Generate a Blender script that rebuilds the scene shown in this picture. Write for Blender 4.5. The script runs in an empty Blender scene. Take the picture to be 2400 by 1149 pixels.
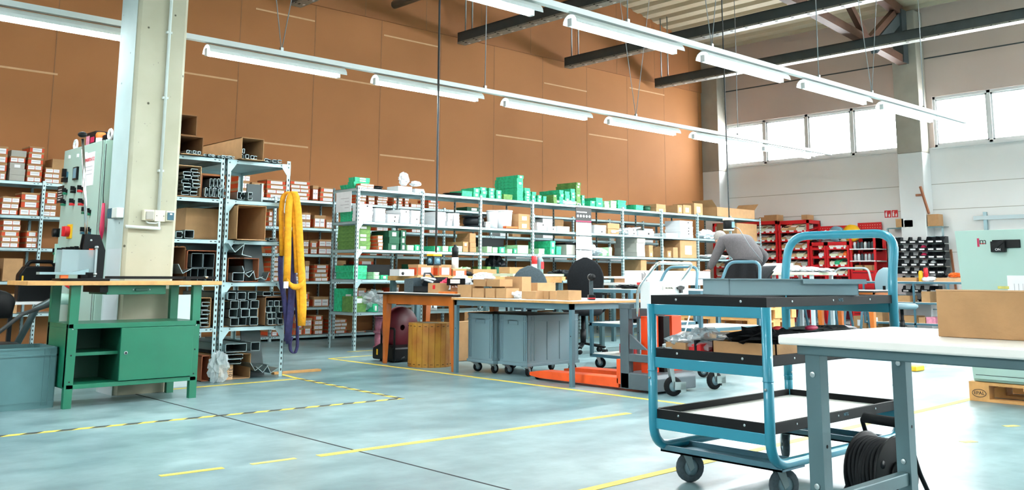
import bpy, math, random
from mathutils import Vector, Matrix
R = random.Random(7)
PI = math.pi
SC = bpy.context.scene
COL = SC.collection

# ------------------------------------------------------------------ camera
F_PX, CX, CY = 2162.0, 1200.0, 325.0
PIT, ROL, YAW, CAM_H = 0.14763, 0.005187, 0.82707, 0.925
_cp, _sp = math.cos(PIT), math.sin(PIT)
_fh = Vector((math.cos(YAW), math.sin(YAW), 0))
_r = Vector((math.sin(YAW), -math.cos(YAW), 0))
_u = Vector((0, 0, 1))
FW = _fh * _cp + _u * _sp
UP0 = -_fh * _sp + _u * _cp
RT = _r * math.cos(ROL) + UP0 * math.sin(ROL)
UPV = -_r * math.sin(ROL) + UP0 * math.cos(ROL)
cam_d = bpy.data.cameras.new('camera')
cam = bpy.data.objects.new('camera', cam_d)
COL.objects.link(cam)
m = Matrix((RT, UPV, -FW)).transposed().to_4x4()
m.translation = Vector((0, 0, CAM_H))
cam.matrix_world = m
cam_d.sensor_width = 36
cam_d.sensor_fit = 'HORIZONTAL'
cam_d.lens = F_PX / 2400 * 36
cam_d.shift_x = (1200 - CX) / 2400
cam_d.shift_y = -(574.5 - CY) / 2400
cam_d.clip_end = 200
SC.camera = cam
O = Vector((0, 0, CAM_H))

def ray(px, py): return FW * F_PX + RT * (px - CX) - UPV * (py - CY)
def hit(px, py, ax, v):
    d = ray(px, py); t = (v - O[ax]) / d[ax]; return O + d * t
def GZ(px, py, z=0.0): return hit(px, py, 2, z)
def GX(px, py, x): return hit(px, py, 0, x)
def GY(px, py, y): return hit(px, py, 1, y)

# ------------------------------------------------------------------ render look, world
vs = SC.view_settings
vs.view_transform = 'Standard'; vs.look = 'None'; vs.gamma = 1.0; vs.use_curve_mapping = False
vs.exposure = 0.25
w = bpy.data.worlds.new('world'); SC.world = w; w.use_nodes = True
bg = w.node_tree.nodes['Background']
bg.inputs[0].default_value = (0.94, 0.98, 1.0, 1)
bg.inputs[1].default_value = 36.0

def area(name, loc, direction, sx, sy, power, color=(1, 1, 1)):
    l = bpy.data.lights.new(name, 'AREA'); l.shape = 'RECTANGLE'; l.size = sx; l.size_y = sy
    l.energy = power; l.color = color
    o = bpy.data.objects.new(name, l); COL.objects.link(o)
    o.location = loc
    d = Vector(direction)
    o.rotation_euler = d.to_track_quat('-Z', 'Y').to_euler()
    return o
# daylight sampled through the window bands of the right wall (portals let the world in, add no light)
def portal(name, loc, direction, sx, sy):
    o = area(name, loc, direction, sx, sy, 1.0)
    o.data.cycles.is_portal = True
    return o
LAMP_W = 34.0
LAMP_COL = (0.90, 0.98, 1.0)
ROWS = [(8.2, 3.09, 3.62 - 1.9 * 6, 12, 15.3), (5.3, 3.16, 5.54 - 1.9 * 7, 12, 13.9)]
ROWS_BEHIND = [(2.2, 3.16), (-1.0, 3.16), (-4.2, 3.16), (-7.4, 3.16)]
WIN = [(7.98, 12.06), (3.3, 7.35), (-1.3, 2.8), (-5.9, -1.8), (-10.5, -6.4)]
WZ0, WZ1, X0 = 3.38, 4.36, 17.7
ADDED_ROOF_GAP = (13.24, 15.62, -7.0, 1.2)   # unseen rooflight added to brighten the right side: x0, x1, y0, y1
portal('added_rooflight_portal', (14.43, -2.9, 7.0), (0.16, 0, -1), 2.4, 8.2)
LWIN = [(2.5, 7.5)]; LZ0, LZ1 = 3.4, 4.4
for ya, yb in LWIN: portal('window_daylight', (-9.16, (ya + yb) / 2, (LZ0 + LZ1) / 2), (1, 0, 0), LZ1 - LZ0, yb - ya)
for i, (ya, yb) in enumerate(WIN):
    portal('window_daylight', (X0 + 0.16, (ya + yb) / 2, (WZ0 + WZ1) / 2), (-1, 0, 0), WZ1 - WZ0, yb - ya)

# ------------------------------------------------------------------ materials
def hx(s):
    s = s.lstrip('#'); out = []
    for i in (0, 2, 4):
        c = int(s[i:i + 2], 16) / 255
        out.append(c / 12.92 if c <= 0.04045 else ((c + 0.055) / 1.055) ** 2.4)
    return tuple(out) + (1,)
MATS = {}
def mat(name, col, rough=0.5, metal=0.0, var=0.0, scale=8.0, bump=0.0, bscale=60.0, col2=None, emit=None, alpha=None, trans=0.0, coat=0.0):
    if name in MATS: return MATS[name]
    m = bpy.data.materials.new(name); m.use_nodes = True
    nt = m.node_tree; b = nt.nodes['Principled BSDF']
    c = hx(col) if isinstance(col, str) else col
    b.inputs['Base Color'].default_value = c
    b.inputs['Roughness'].default_value = rough
    b.inputs['Metallic'].default_value = metal
    if name in ('cart_black', 'black_plastic', 'black_rubber', 'bin_black', 'black_fabric'): b.inputs['Specular IOR Level'].default_value = 0.22
    if coat: b.inputs['Coat Weight'].default_value = coat
    tc = nt.nodes.new('ShaderNodeTexCoord')
    if var or col2:
        n = nt.nodes.new('ShaderNodeTexNoise'); n.inputs['Scale'].default_value = scale; n.inputs['Detail'].default_value = 5
        nt.links.new(tc.outputs['Object'], n.inputs['Vector'])
        r = nt.nodes.new('ShaderNodeValToRGB')
        r.color_ramp.elements[0].position = 0.35; r.color_ramp.elements[1].position = 0.65
        if col2: ca, cb = c, hx(col2)
        else:
            ca = tuple(max(0, x * (1 - var)) for x in c[:3]) + (1,); cb = tuple(min(1, x * (1 + var)) for x in c[:3]) + (1,)
        r.color_ramp.elements[0].color = ca; r.color_ramp.elements[1].color = cb
        nt.links.new(n.outputs['Fac'], r.inputs[0]); nt.links.new(r.outputs[0], b.inputs['Base Color'])
    if bump:
        n2 = nt.nodes.new('ShaderNodeTexNoise'); n2.inputs['Scale'].default_value = bscale; n2.inputs['Detail'].default_value = 3
        nt.links.new(tc.outputs['Object'], n2.inputs['Vector'])
        bp = nt.nodes.new('ShaderNodeBump'); bp.inputs['Strength'].default_value = bump; bp.inputs['Distance'].default_value = 0.01
        nt.links.new(n2.outputs['Fac'], bp.inputs['Height']); nt.links.new(bp.outputs[0], b.inputs['Normal'])
    if emit:
        b.inputs['Emission Color'].default_value = c; b.inputs['Emission Strength'].default_value = emit
    if alpha is not None: b.inputs['Alpha'].default_value = alpha
    if trans: b.inputs['Transmission Weight'].default_value = trans
    MATS[name] = m
    return m
def M(n): return MATS[n]
mat('steel_shelf', '#a9c4c8', 0.35, 0.35, 0.08, 3)
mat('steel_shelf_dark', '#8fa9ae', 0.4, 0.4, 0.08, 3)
mat('hole', '#15191a', 0.8)
mat('kraft', '#aa835a', 0.85, 0, 0.07, 12, 0.15, 90)
mat('kraft_dark', '#8a6240', 0.85, 0, 0.08, 12)
mat('kraft_light', '#c9a27a', 0.85, 0, 0.06, 12)
mat('carton_orange', '#cf4a1d', 0.7, 0, 0.08, 10)
mat('carton_brown', '#9a5a3a', 0.8, 0, 0.1, 10)
mat('paper', '#e9e9ea', 0.7, 0, 0.03, 10)
mat('paper_print', '#b9b4b8', 0.7)
mat('green_box', '#1f9a6a', 0.6, 0, 0, 26, col2='#2fc08c')
mat('olive_box', '#4f7a3c', 0.7, 0, 0, 22, col2='#6c9449')
mat('dark_green_box', '#0e5238', 0.7, 0, 0.15, 10)
mat('pale_green_box', '#9ccf9c', 0.65, 0, 0, 24, col2='#b9dfb4')
mat('white_box', '#e6e8ea', 0.6, 0, 0.03, 8)
mat('grey_box', '#a7a59c', 0.7, 0, 0.05, 8)
mat('black_plastic', '#0d0f11', 0.42, 0, 0.1, 10)
mat('black_rubber', '#101315', 0.7, 0, 0.1, 10)
mat('black_fabric', '#16181b', 0.95, 0, 0.15, 60)
mat('grey_fabric', '#3d4a50', 0.95, 0, 0.15, 60)
mat('chrome', '#d9dcde', 0.16, 1.0)
mat('zinc', '#a8b4b6', 0.33, 0.9)
mat('alu', '#9fb0b2', 0.36, 0.85, 0.06, 6)
mat('alu_dark', '#5d6b6d', 0.45, 0.8, 0.1, 6)
mat('green_steel', '#106a4e', 0.42, 0, 0.07, 4, coat=0.2)
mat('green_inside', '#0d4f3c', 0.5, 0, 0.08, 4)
mat('beech', '#c9975c', 0.5, 0, 0.12, 14)
mat('pine', '#cf9a5d', 0.65, 0, 0.13, 10, 0.2, 40)
mat('pine_dark', '#8a5d35', 0.75, 0, 0.15, 10)
mat('spool_wood', '#b8862c', 0.6, 0, 0, 5, 0.2, 30, col2='#a0611f')
mat('spool_wood_pale', '#c9a35e', 0.6, 0, 0.15, 9)
mat('orange_wood', '#c0651f', 0.42, 0, 0.12, 5, coat=0.3)
mat('cab_mint', '#a3c6ba', 0.42, 0, 0.03, 2)
mat('cab_mint2', '#a5c1b7', 0.38, 0, 0.03, 2)
mat('crate_grey', '#728d96', 0.5, 0, 0.04, 3)
mat('crate_teal', '#4c7376', 0.5, 0, 0.1, 4)
mat('table_blue_grey', '#5d7c88', 0.42, 0.1, 0.05, 3)
mat('cart_blue', '#1f8299', 0.36, 0.1, 0.04, 3, coat=0.3)
mat('cart_black', '#090d0f', 0.6, 0, 0.12, 12)
mat('cart_steel', '#466f7e', 0.4, 0.2, 0.06, 3)
mat('laminate', '#eceae4', 0.35, 0, 0.02, 3)
mat('laminate_dark_edge', '#23282a', 0.5)
mat('leg_steel', '#4d686d', 0.4, 0.35, 0.08, 4)
mat('stacker_grey', '#4f5b61', 0.45, 0.1, 0.1, 5)
mat('stacker_orange', '#f0440c', 0.42, 0, 0.04, 4)
mat('fork_orange', '#e8541b', 0.45, 0, 0.12, 6)
mat('red_shelf', '#c4141c', 0.45, 0, 0.05, 3)
mat('red', '#c81a22', 0.45)
mat('magenta', '#b21848', 0.5)
mat('yellow', '#e8b21a', 0.5)
mat('yellow_tape', '#ddc44a', 0.6, 0, 0.12, 20)
mat('pale_yellow', '#e0dcae', 0.6, 0, 0.08, 20)
mat('faded_yellow', '#c9bd62', 0.6, 0, 0.15, 30)
mat('black_tape', '#1c2526', 0.6)
mat('orange', '#e5641c', 0.5)
mat('bin_black', '#14191d', 0.4, 0, 0.08, 5)
mat('sling_yellow', '#e09a12', 0.85, 0, 0.12, 30, 0.3, 120)
mat('sling_purple', '#2f2c58', 0.85, 0, 0.2, 30, 0.3, 120)
mat('screen_blue', '#6f97a8', 0.25)
mat('reel_red', '#5e1523', 0.4)
mat('pink', '#d98aa0', 0.6, 0, 0.2, 20)
mat('skin', '#a87661', 0.6)
mat('hair', '#7f7a75', 0.8, 0, 0.12, 60)
mat('pullover', '#555153', 0.95, 0, 0.1, 50, 0.3, 150)
mat('trousers', '#191b1e', 0.9, 0, 0.15, 30)
mat('white_paint', '#d5d8d8', 0.55, 0, 0.02, 2)
mat('truss_wood', '#4d3122', 0.6, 0, 0.2, 6)
mat('beam_steel', '#414a4d', 0.45, 0.3, 0.1, 4)
mat('beam_lip', '#8f918a', 0.45, 0.4, 0.15, 30)
mat('pipe_grey', '#6c7474', 0.45, 0.2, 0.08, 6)
mat('cable', '#2a2f31', 0.6)
mat('wire', '#8d9496', 0.4, 0.6)
mat('cream', '#d8d6c2', 0.5, 0, 0.03, 6)
mat('conduit', '#cbd6d2', 0.45)
mat('lens_blue', '#2f5d6e', 0.3)
mat('pale_table', '#cfd8b8', 0.45, 0, 0.04, 4)
mat('bag_white', '#e2e6ea', 0.35, 0, 0.06, 18, 0.5, 25)
mat('foil', '#c3ccd0', 0.22, 0.3, 0.1, 18, 0.6, 25)
mat('bottle_green', '#1fa56b', 0.35)
mat('label_dark', '#232323', 0.5)
mat('tube_light', (0.95, 1.0, 1.0, 1), 0.5, emit=40.0)
mat('lamp_white', '#d3dede', 0.4, 0, 0.02, 2)
mat('wood_stick', '#8f5a3c', 0.7, 0, 0.1, 10)
mat('board_grey', '#4c5658', 0.6, 0, 0.06, 3)
mat('board_white', '#b9c8cc', 0.5, 0, 0.03, 3)
def glassy(name, col, alpha, rough=0.1):
    m = bpy.data.materials.new(name); m.use_nodes = True; nt = m.node_tree
    for n in list(nt.nodes): nt.nodes.remove(n)
    o = nt.nodes.new('ShaderNodeOutputMaterial'); mx = nt.nodes.new('ShaderNodeMixShader')
    t = nt.nodes.new('ShaderNodeBsdfTransparent'); g = nt.nodes.new('ShaderNodeBsdfPrincipled')
    g.inputs['Base Color'].default_value = hx(col); g.inputs['Roughness'].default_value = rough
    mx.inputs[0].default_value = alpha
    nt.links.new(t.outputs[0], mx.inputs[1]); nt.links.new(g.outputs[0], mx.inputs[2]); nt.links.new(mx.outputs[0], o.inputs[0])
    MATS[name] = m; return m
glassy('window_glass', '#eef4f6', 0.08, 0.03)
glassy('clear_plastic', '#c9d6da', 0.38, 0.25)
glassy('clear_guard', '#a9bcc0', 0.45, 0.15)

# concrete floor
def floor_mat():
    m = bpy.data.materials.new('floor_concrete'); m.use_nodes = True; nt = m.node_tree; b = nt.nodes['Principled BSDF']
    tc = nt.nodes.new('ShaderNodeTexCoord')
    def noise(s, d=6, rough=0.6, sc=(1, 1, 1)):
        mp = nt.nodes.new('ShaderNodeMapping'); mp.inputs['Scale'].default_value = sc
        n = nt.nodes.new('ShaderNodeTexNoise'); n.inputs['Scale'].default_value = s; n.inputs['Detail'].default_value = d
        n.inputs['Roughness'].default_value = rough
        nt.links.new(tc.outputs['Object'], mp.inputs[0]); nt.links.new(mp.outputs[0], n.inputs['Vector']); return n
    def ramp(src, a, ca, bb, cb):
        r = nt.nodes.new('ShaderNodeValToRGB'); e = r.color_ramp.elements
        e[0].position = a; e[0].color = ca; e[1].position = bb; e[1].color = cb
        nt.links.new(src, r.inputs[0]); return r
    n1 = noise(0.5, 8, 0.55); n2 = noise(4.5, 9, 0.6); n3 = noise(1.1, 9, 0.55, (1, 2.2, 1))
    base = ramp(n1.outputs['Fac'], 0.3, hx('#6b8e93'), 0.7, hx('#adc6c8'))
    det = ramp(n2.outputs['Fac'], 0.30, (0.34, 0.42, 0.45, 1), 0.66, (1, 1, 1, 1))
    st = ramp(n3.outputs['Fac'], 0.30, (0.25, 0.34, 0.37, 1), 0.68, (1, 1, 1, 1))
    def mul(a, bb, f):
        mx = nt.nodes.new('ShaderNodeMixRGB'); mx.blend_type = 'MULTIPLY'; mx.inputs[0].default_value = f
        nt.links.new(a, mx.inputs[1]); nt.links.new(bb, mx.inputs[2]); return mx.outputs[0]
    c = mul(mul(base.outputs[0], det.outputs[0], 0.6), st.outputs[0], 0.7)
    nt.links.new(c, b.inputs['Base Color'])
    rr = ramp(n2.outputs['Fac'], 0.3, (0.22,) * 3 + (1,), 0.75, (0.42,) * 3 + (1,))
    b.inputs['Roughness'].default_value = 0.34
    bp = nt.nodes.new('ShaderNodeBump'); bp.inputs['Strength'].default_value = 0.06; bp.inputs['Distance'].default_value = 0.01
    nt.links.new(n2.outputs['Fac'], bp.inputs['Height']); nt.links.new(bp.outputs[0], b.inputs['Normal'])
    MATS['floor'] = m
floor_mat()
def two_noise(name, c1, c2, s, rough, spots=None, c3=None):
    m = bpy.data.materials.new(name); m.use_nodes = True; nt = m.node_tree; b = nt.nodes['Principled BSDF']
    b.inputs['Roughness'].default_value = rough
    tc = nt.nodes.new('ShaderNodeTexCoord')
    n = nt.nodes.new('ShaderNodeTexNoise'); n.inputs['Scale'].default_value = s; n.inputs['Detail'].default_value = 7
    nt.links.new(tc.outputs['Object'], n.inputs['Vector'])
    r = nt.nodes.new('ShaderNodeValToRGB'); e = r.color_ramp.elements
    e[0].position = 0.3; e[0].color = hx(c1); e[1].position = 0.7; e[1].color = hx(c2)
    nt.links.new(n.outputs['Fac'], r.inputs[0]); src = r.outputs[0]
    if spots:
        v = nt.nodes.new('ShaderNodeTexVoronoi'); v.inputs['Scale'].default_value = spots
        nt.links.new(tc.outputs['Object'], v.inputs['Vector'])
        r2 = nt.nodes.new('ShaderNodeValToRGB'); e = r2.color_ramp.elements
        e[0].position = 0.05; e[0].color = hx(c3); e[1].position = 0.09; e[1].color = (1, 1, 1, 1)
        nt.links.new(v.outputs['Distance'], r2.inputs[0])
        mx = nt.nodes.new('ShaderNodeMixRGB'); mx.blend_type = 'MULTIPLY'; mx.inputs[0].default_value = 1
        nt.links.new(src, mx.inputs[1]); nt.links.new(r2.outputs[0], mx.inputs[2]); src = mx.outputs[0]
    nt.links.new(src, b.inputs['Base Color']); MATS[name] = m
two_noise('wall_brown', '#9a6436', '#a66e3f', 0.6, 0.8)
two_noise('wall_brown_up', '#8f5a31', '#9b6539', 0.7, 0.8)
two_noise('wall_white', '#dededc', '#e6e6e4', 0.8, 0.75)
two_noise('wall_upper', '#b7a69d', '#c0afa6', 0.7, 0.75)
two_noise('concrete_warm', '#a9a791', '#b9b8a4', 2.2, 0.8, 7.0, '#6f6f66')
two_noise('concrete_daylit', '#a9bfc0', '#b9cdcd', 2.2, 0.8, 7.0, '#7f8f90')  # concrete tinted with the bluish daylight of the left side
two_noise('concrete_grey', '#8e8a80', '#a29d92', 2.2, 0.8)
two_noise('deck', '#b3a88e', '#bfb59c', 1.0, 0.55)

# ------------------------------------------------------------------ mesh builder
class MB:
    def __init__(self): self.v = []; self.f = []; self.mi = []; self.ms = []; self.sm = []
    def _m(self, m):
        m = MATS[m] if isinstance(m, str) else m
        if m not in self.ms: self.ms.append(m)
        return self.ms.index(m)
    def add(self, vs, fs, m, smooth=False, T=None):
        k = len(self.v); i = self._m(m)
        for p in vs:
            p = Vector(p)
            self.v.append(T @ p if T else p)
        for f in fs: self.f.append([a + k for a in f]); self.mi.append(i); self.sm.append(smooth)
        return self
    def box(self, a, b, m, T=None):
        (x0, y0, z0), (x1, y1, z1) = a, b
        if x0 > x1: x0, x1 = x1, x0
        if y0 > y1: y0, y1 = y1, y0
        if z0 > z1: z0, z1 = z1, z0
        vs = [(x0, y0, z0), (x1, y0, z0), (x1, y1, z0), (x0, y1, z0), (x0, y0, z1), (x1, y0, z1), (x1, y1, z1), (x0, y1, z1)]
        return self.add(vs, [(3, 2, 1, 0), (4, 5, 6, 7), (0, 1, 5, 4), (1, 2, 6, 5), (2, 3, 7, 6), (3, 0, 4, 7)], m, False, T)
    def cb(self, c, s, m, T=None):
        return self.box([c[i] - s[i] / 2 for i in range(3)], [c[i] + s[i] / 2 for i in range(3)], m, T)
    def hexa(self, p, m):       # 8 points: bottom 4 ccw, top 4 ccw
        return self.add(p, [(3, 2, 1, 0), (4, 5, 6, 7), (0, 1, 5, 4), (1, 2, 6, 5), (2, 3, 7, 6), (3, 0, 4, 7)], m)
    def bar(self, a, b, w, h, m, up=(0, 0, 1)):      # rectangular bar from a to b
        a, b = Vector(a), Vector(b); d = (b - a).normalized(); u = Vector(up)
        if abs(d.dot(u)) > 0.98: u = Vector((1, 0, 0))
        s = d.cross(u).normalized(); u = s.cross(d).normalized()
        p = [a - s * w / 2 - u * h / 2, a + s * w / 2 - u * h / 2, a + s * w / 2 + u * h / 2, a - s * w / 2 + u * h / 2]
        q = [x + (b - a) for x in p]
        return self.add(p + q, [(3, 2, 1, 0), (4, 5, 6, 7), (0, 1, 5, 4), (1, 2, 6, 5), (2, 3, 7, 6), (3, 0, 4, 7)], m)
    def tube(self, pts, r, m, n=8, cap=True, rad=None, flat=1.0):
        pts = [Vector(p) for p in pts]; N = len(pts); base = len(self.v); vs = []
        d0 = (pts[1] - pts[0]).normalized(); u = Vector((0, 0, 1)) if abs(d0.z) < 0.9 else Vector((1, 0, 0))
        s = d0.cross(u).normalized()
        for i, p in enumerate(pts):
            d = ((pts[min(i + 1, N - 1)] - pts[max(i - 1, 0)])).normalized()
            s = (s - d * s.dot(d)).normalized(); t = d.cross(s)
            rr = rad[i] if rad else r
            for k in range(n):
                a = 2 * PI * k / n
                vs.append(p + s * rr * math.cos(a) + t * rr * flat * math.sin(a))
        fs = []
        for i in range(N - 1):
            for k in range(n):
                fs.append((i * n + k, i * n + (k + 1) % n, (i + 1) * n + (k + 1) % n, (i + 1) * n + k))
        if cap: fs.append(tuple(range(n))[::-1]); fs.append(tuple((N - 1) * n + k for k in range(n)))
        return self.add(vs, fs, m, True)
    def cyl(self, a, b, r, m, n=16, r2=None):
        return self.tube([a, b], r, m, n, True, [r, r if r2 is None else r2])
    def lathe(self, prof, m, n=24, c=(0, 0, 0), ax='z', smooth=True, T=None):   # prof: (r, h)
        vs = []; P = len(prof)
        for k in range(n):
            a = 2 * PI * k / n
            for r, h in prof:
                x, y = r * math.cos(a), r * math.sin(a)
                p = {'z': (x, y, h), 'x': (h, x, y), 'y': (y, h, x)}[ax]
                vs.append((p[0] + c[0], p[1] + c[1], p[2] + c[2]))
        fs = []
        for k in range(n):
            k2 = (k + 1) % n
            for i in range(P - 1): fs.append((k * P + i, k2 * P + i, k2 * P + i + 1, k * P + i + 1))
        return self.add(vs, fs, m, smooth, T)
    def ell(self, c, s, m, n=14, T=None):
        prof = []; K = n // 2
        for i in range(K + 1):
            a = -PI / 2 + PI * i / K
            prof.append((math.cos(a), math.sin(a)))
        Ts = Matrix.Translation(c) @ Matrix.Diagonal((s[0], s[1], s[2], 1))
        if T: Ts = T @ Ts
        return self.lathe(prof, m, n, T=Ts)
    def prism(self, poly, ax, a, b, m, smooth=False):     # poly in the two other axes (order x,y,z without ax)
        n = len(poly); vs = []
        for h in (a, b):
            for p in poly:
                q = list(p); q.insert(ax, h); vs.append(q)
        fs = [tuple(range(n))[::-1], tuple(range(n, 2 * n))] + [(i, (i + 1) % n, n + (i + 1) % n, n + i) for i in range(n)]
        return self.add(vs, fs, m, smooth)
    def sheet(self, grid, m, th=0.0, smooth=True):     # grid of points, optional thickness along z offset list
        nr, nc = len(grid), len(grid[0]); vs = [p for r in grid for p in r]
        fs = [(i * nc + j, i * nc + j + 1, (i + 1) * nc + j + 1, (i + 1) * nc + j) for i in range(nr - 1) for j in range(nc - 1)]
        return self.add(vs, fs, m, smooth)
    def build(self, name, parent=None, bevel=0.0, loc=None, solid=0.0):
        me = bpy.data.meshes.new(name); me.from_pydata([tuple(p) for p in self.v], [], self.f)
        for x in self.ms: me.materials.append(x)
        for p, i, s in zip(me.polygons, self.mi, self.sm): p.material_index = i; p.use_smooth = s
        me.validate(); me.update()
        import bmesh as _b
        bm = _b.new(); bm.from_mesh(me); _b.ops.recalc_face_normals(bm, faces=bm.faces); bm.to_mesh(me); bm.free()
        o = bpy.data.objects.new(name, me); COL.objects.link(o)
        if parent: o.parent = parent
        if loc: o.location = loc
        if solid:
            s = o.modifiers.new('thickness', 'SOLIDIFY'); s.thickness = solid
        if bevel:
            bv = o.modifiers.new('bevel', 'BEVEL'); bv.width = bevel; bv.segments = 2; bv.limit_method = 'ANGLE'
        return o
def tag(o, label, cat, group=None):
    o['label'] = label; o['category'] = cat
    if group: o['group'] = group
    return o
def thing(name, label, cat, loc=(0, 0, 0), rz=0.0, group=None):
    o = bpy.data.objects.new(name, None); COL.objects.link(o); o.location = loc; o.rotation_euler = (0, 0, rz)
    o.empty_display_size = 0.1
    return tag(o, label, cat, group)
def struct(o): o['kind'] = 'structure'; return o
def copy_tree(o, parent=None):
    c = o.copy(); COL.objects.link(c)
    if parent: c.parent = parent
    for ch in list(o.children): copy_tree(ch, c)
    return c
def fillet(pts, r, n=5):
    pts = [Vector(p) for p in pts]; out = [pts[0]]
    for i in range(1, len(pts) - 1):
        a, b, c = pts[i - 1], pts[i], pts[i + 1]
        d1 = (a - b).normalized(); d2 = (c - b).normalized()
        rr = min(r, (a - b).length * 0.49, (c - b).length * 0.49)
        p1, p2 = b + d1 * rr, b + d2 * rr
        for k in range(n + 1):
            t = k / n
            out.append(p1 * (1 - t) ** 2 + b * 2 * t * (1 - t) + p2 * t * t)
    out.append(pts[-1]); return out
def text_mesh(s, size, m, loc, rot, parent=None, name='lettering', depth=0.0008):
    c = bpy.data.curves.new(name, 'FONT'); c.body = s; c.size = size; c.extrude = depth; c.align_x = 'CENTER'; c.align_y = 'CENTER'
    o = bpy.data.objects.new(name, c); COL.objects.link(o)
    dg = bpy.context.evaluated_depsgraph_get(); me = bpy.data.meshes.new_from_object(o.evaluated_get(dg))
    bpy.data.objects.remove(o)
    me.materials.clear(); me.materials.append(MATS[m])
    o = bpy.data.objects.new(name, me); COL.objects.link(o); o.location = loc; o.rotation_euler = rot
    if parent: o.parent = parent
    return o
ORD = ['', 'first', 'second', 'third', 'fourth', 'fifth', 'sixth', 'seventh', 'eighth', 'ninth', 'tenth', 'eleventh', 'twelfth', 'thirteenth', 'fourteenth', 'fifteenth', 'sixteenth', 'seventeenth', 'eighteenth', 'nineteenth', 'twentieth']
def ordn(i):
    if i <= 20: return ORD[i]
    return 'twenty-' + ORD[i - 20] if i < 30 else 'thirty-' + ORD[i - 30] if i > 30 else 'thirtieth'
# ------------------------------------------------------------------ the hall
YB, XL, YF = 12.45, -9.0, -12.0
def roof_z(x): return 6.19 + (17.4 - x) * 0.16
mb = MB(); mb.box((XL - .2, YF - .2, -0.2), (X0 + .3, YB + .3, 0), 'floor')
struct(mb.build('floor'))
# ceiling: trapezoid deck whose ribs run away from the camera
mb = MB()
def deck(xa, xb, ya, yb):
    poly = []; x = xa
    while x < xb - .01:
        for dx, dz in ((0, 0), (0.17, 0), (0.21, 0.07), (0.30, 0.07)):
            poly.append((x + dx, roof_z(x + dx) + dz))
        x += 0.34
    up = [(px_, pz + 0.03) for px_, pz in reversed(poly)]
    mb.prism(poly + up, 1, ya, yb, 'deck')
K0 = XL - .2; KA = K0 + .34 * 66; KB = K0 + .34 * 73; KE = K0 + .34 * 80
deck(K0, KE, ADDED_ROOF_GAP[3], YB + .3); deck(K0, KE, YF - .2, ADDED_ROOF_GAP[2]); deck(K0, KA, ADDED_ROOF_GAP[2], ADDED_ROOF_GAP[3]); deck(KB, KE, ADDED_ROOF_GAP[2], ADDED_ROOF_GAP[3])
struct(mb.build('ceiling'))
w_ = bpy.data.objects.new('window_20', None); COL.objects.link(w_); w_['kind'] = 'structure'  # unseen roof opening, added to let daylight onto the right side
f = MB()
for k in range(9):
    yy = ADDED_ROOF_GAP[2] + (ADDED_ROOF_GAP[3] - ADDED_ROOF_GAP[2]) * k / 8; f.bar((KA, yy, roof_z(KA) + .05), (KB, yy, roof_z(KB) + .05), .06, .08, 'white_paint')
f.build('window_frame', w_)
f = MB(); f.add([(KA, ADDED_ROOF_GAP[2], roof_z(KA) + .09), (KB, ADDED_ROOF_GAP[2], roof_z(KB) + .09), (KB, ADDED_ROOF_GAP[3], roof_z(KB) + .09), (KA, ADDED_ROOF_GAP[3], roof_z(KA) + .09)], [(0, 1, 2, 3)], 'window_glass'); f.build('pane', w_)
'''
while False:
    for dx, dz in ((0, 0), (0.17, 0), (0.21, 0.07), (0.30, 0.07)):
        poly.append((x + dx, roof_z(x + dx) + dz))
    x += 0.34
up = [(px_, pz + 0.03) for px_, pz in reversed(poly)]
'''
# back wall: lower panels, protruding upper strip, dark joints, pale putty joints
mb = MB()
mb.box((XL - .2, YB, 0), (17.4, YB + .25, 5.12), 'wall_brown')
mb.prism([(XL - .2, 5.12), (17.4, 5.12), (17.4, 6.22), (XL - .2, roof_z(XL - .2) + .03)], 1, YB - .03, YB + .25, 'wall_brown_up')
for k in range(-11, 10):
    xs = 6.0 + 1.25 * k
    if XL < xs < 17.3: mb.box((xs - .006, YB - .002, 0), (xs + .006, YB, 5.12), 'kraft_dark')
    xu = xs + 0.9
    if XL < xu < 17.3: mb.box((xu - .006, YB - .033, 5.12), (xu + .006, YB - .03, roof_z(xu) - .03), 'kraft_dark')
def joint(pa, pb):
    a = GY(pa[0], pa[1], YB); b = GY(pb[0], pb[1], YB); z = (a.z + b.z) / 2
    mb.box((a.x, YB - .003, z - .012), (b.x, YB, z + .012), 'kraft_light')
for pa, pb in (((0, 155), (135, 175)), ((430, 170), (556, 189)), ((600, 332), (722, 346)), ((600, 20), (738, 50)), ((890, 362), (1018, 378)), ((900, 84), (1027, 108)), ((1162, 315), (1272, 333)), ((1275, 195), (1375, 214)), ((1475, 206), (1557, 223)), ((738, 176), (888, 200)), ((1380, 315), (1470, 328))):
    joint(pa, pb)
struct(mb.build('wall_back'))
# right wall with its window bands
mb = MB()
Z2 = 6.6
mb.box((X0, YF, 0), (X0 + .3, YB, WZ0), 'wall_white')
mb.box((X0, YF, WZ1), (X0 + .3, YB, Z2), 'wall_upper')
edges = [YF] + [v for ab in reversed(WIN) for v in ab] + [YB]
for i in range(0, len(edges), 2): mb.box((X0, edges[i], WZ0), (X0 + .3, edges[i + 1], WZ1), 'wall_upper')
for z in (0.55, 1.4, 2.2, 2.68): mb.box((X0 - .003, YF, z - .006), (X0, YB, z + .006), 'grey_box')
for z in (5.13,): mb.box((X0 - .004, YF, z - .012), (X0, YB, z + .012), 'beam_steel')
struct(mb.build('wall_right'))
mb = MB()
mb.box((XL - .2, YF, 0), (XL, YB, LZ0), 'wall_white'); mb.box((XL - .2, YF, LZ1), (XL, YB, 10.6), 'wall_white')
ed_ = [YF] + [v for ab in LWIN for v in ab] + [YB]
for i in range(0, len(ed_), 2): mb.box((XL - .2, ed_[i], LZ0), (XL, ed_[i + 1], LZ1), 'wall_white')
struct(mb.build('wall_left'))
mb = MB()
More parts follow.
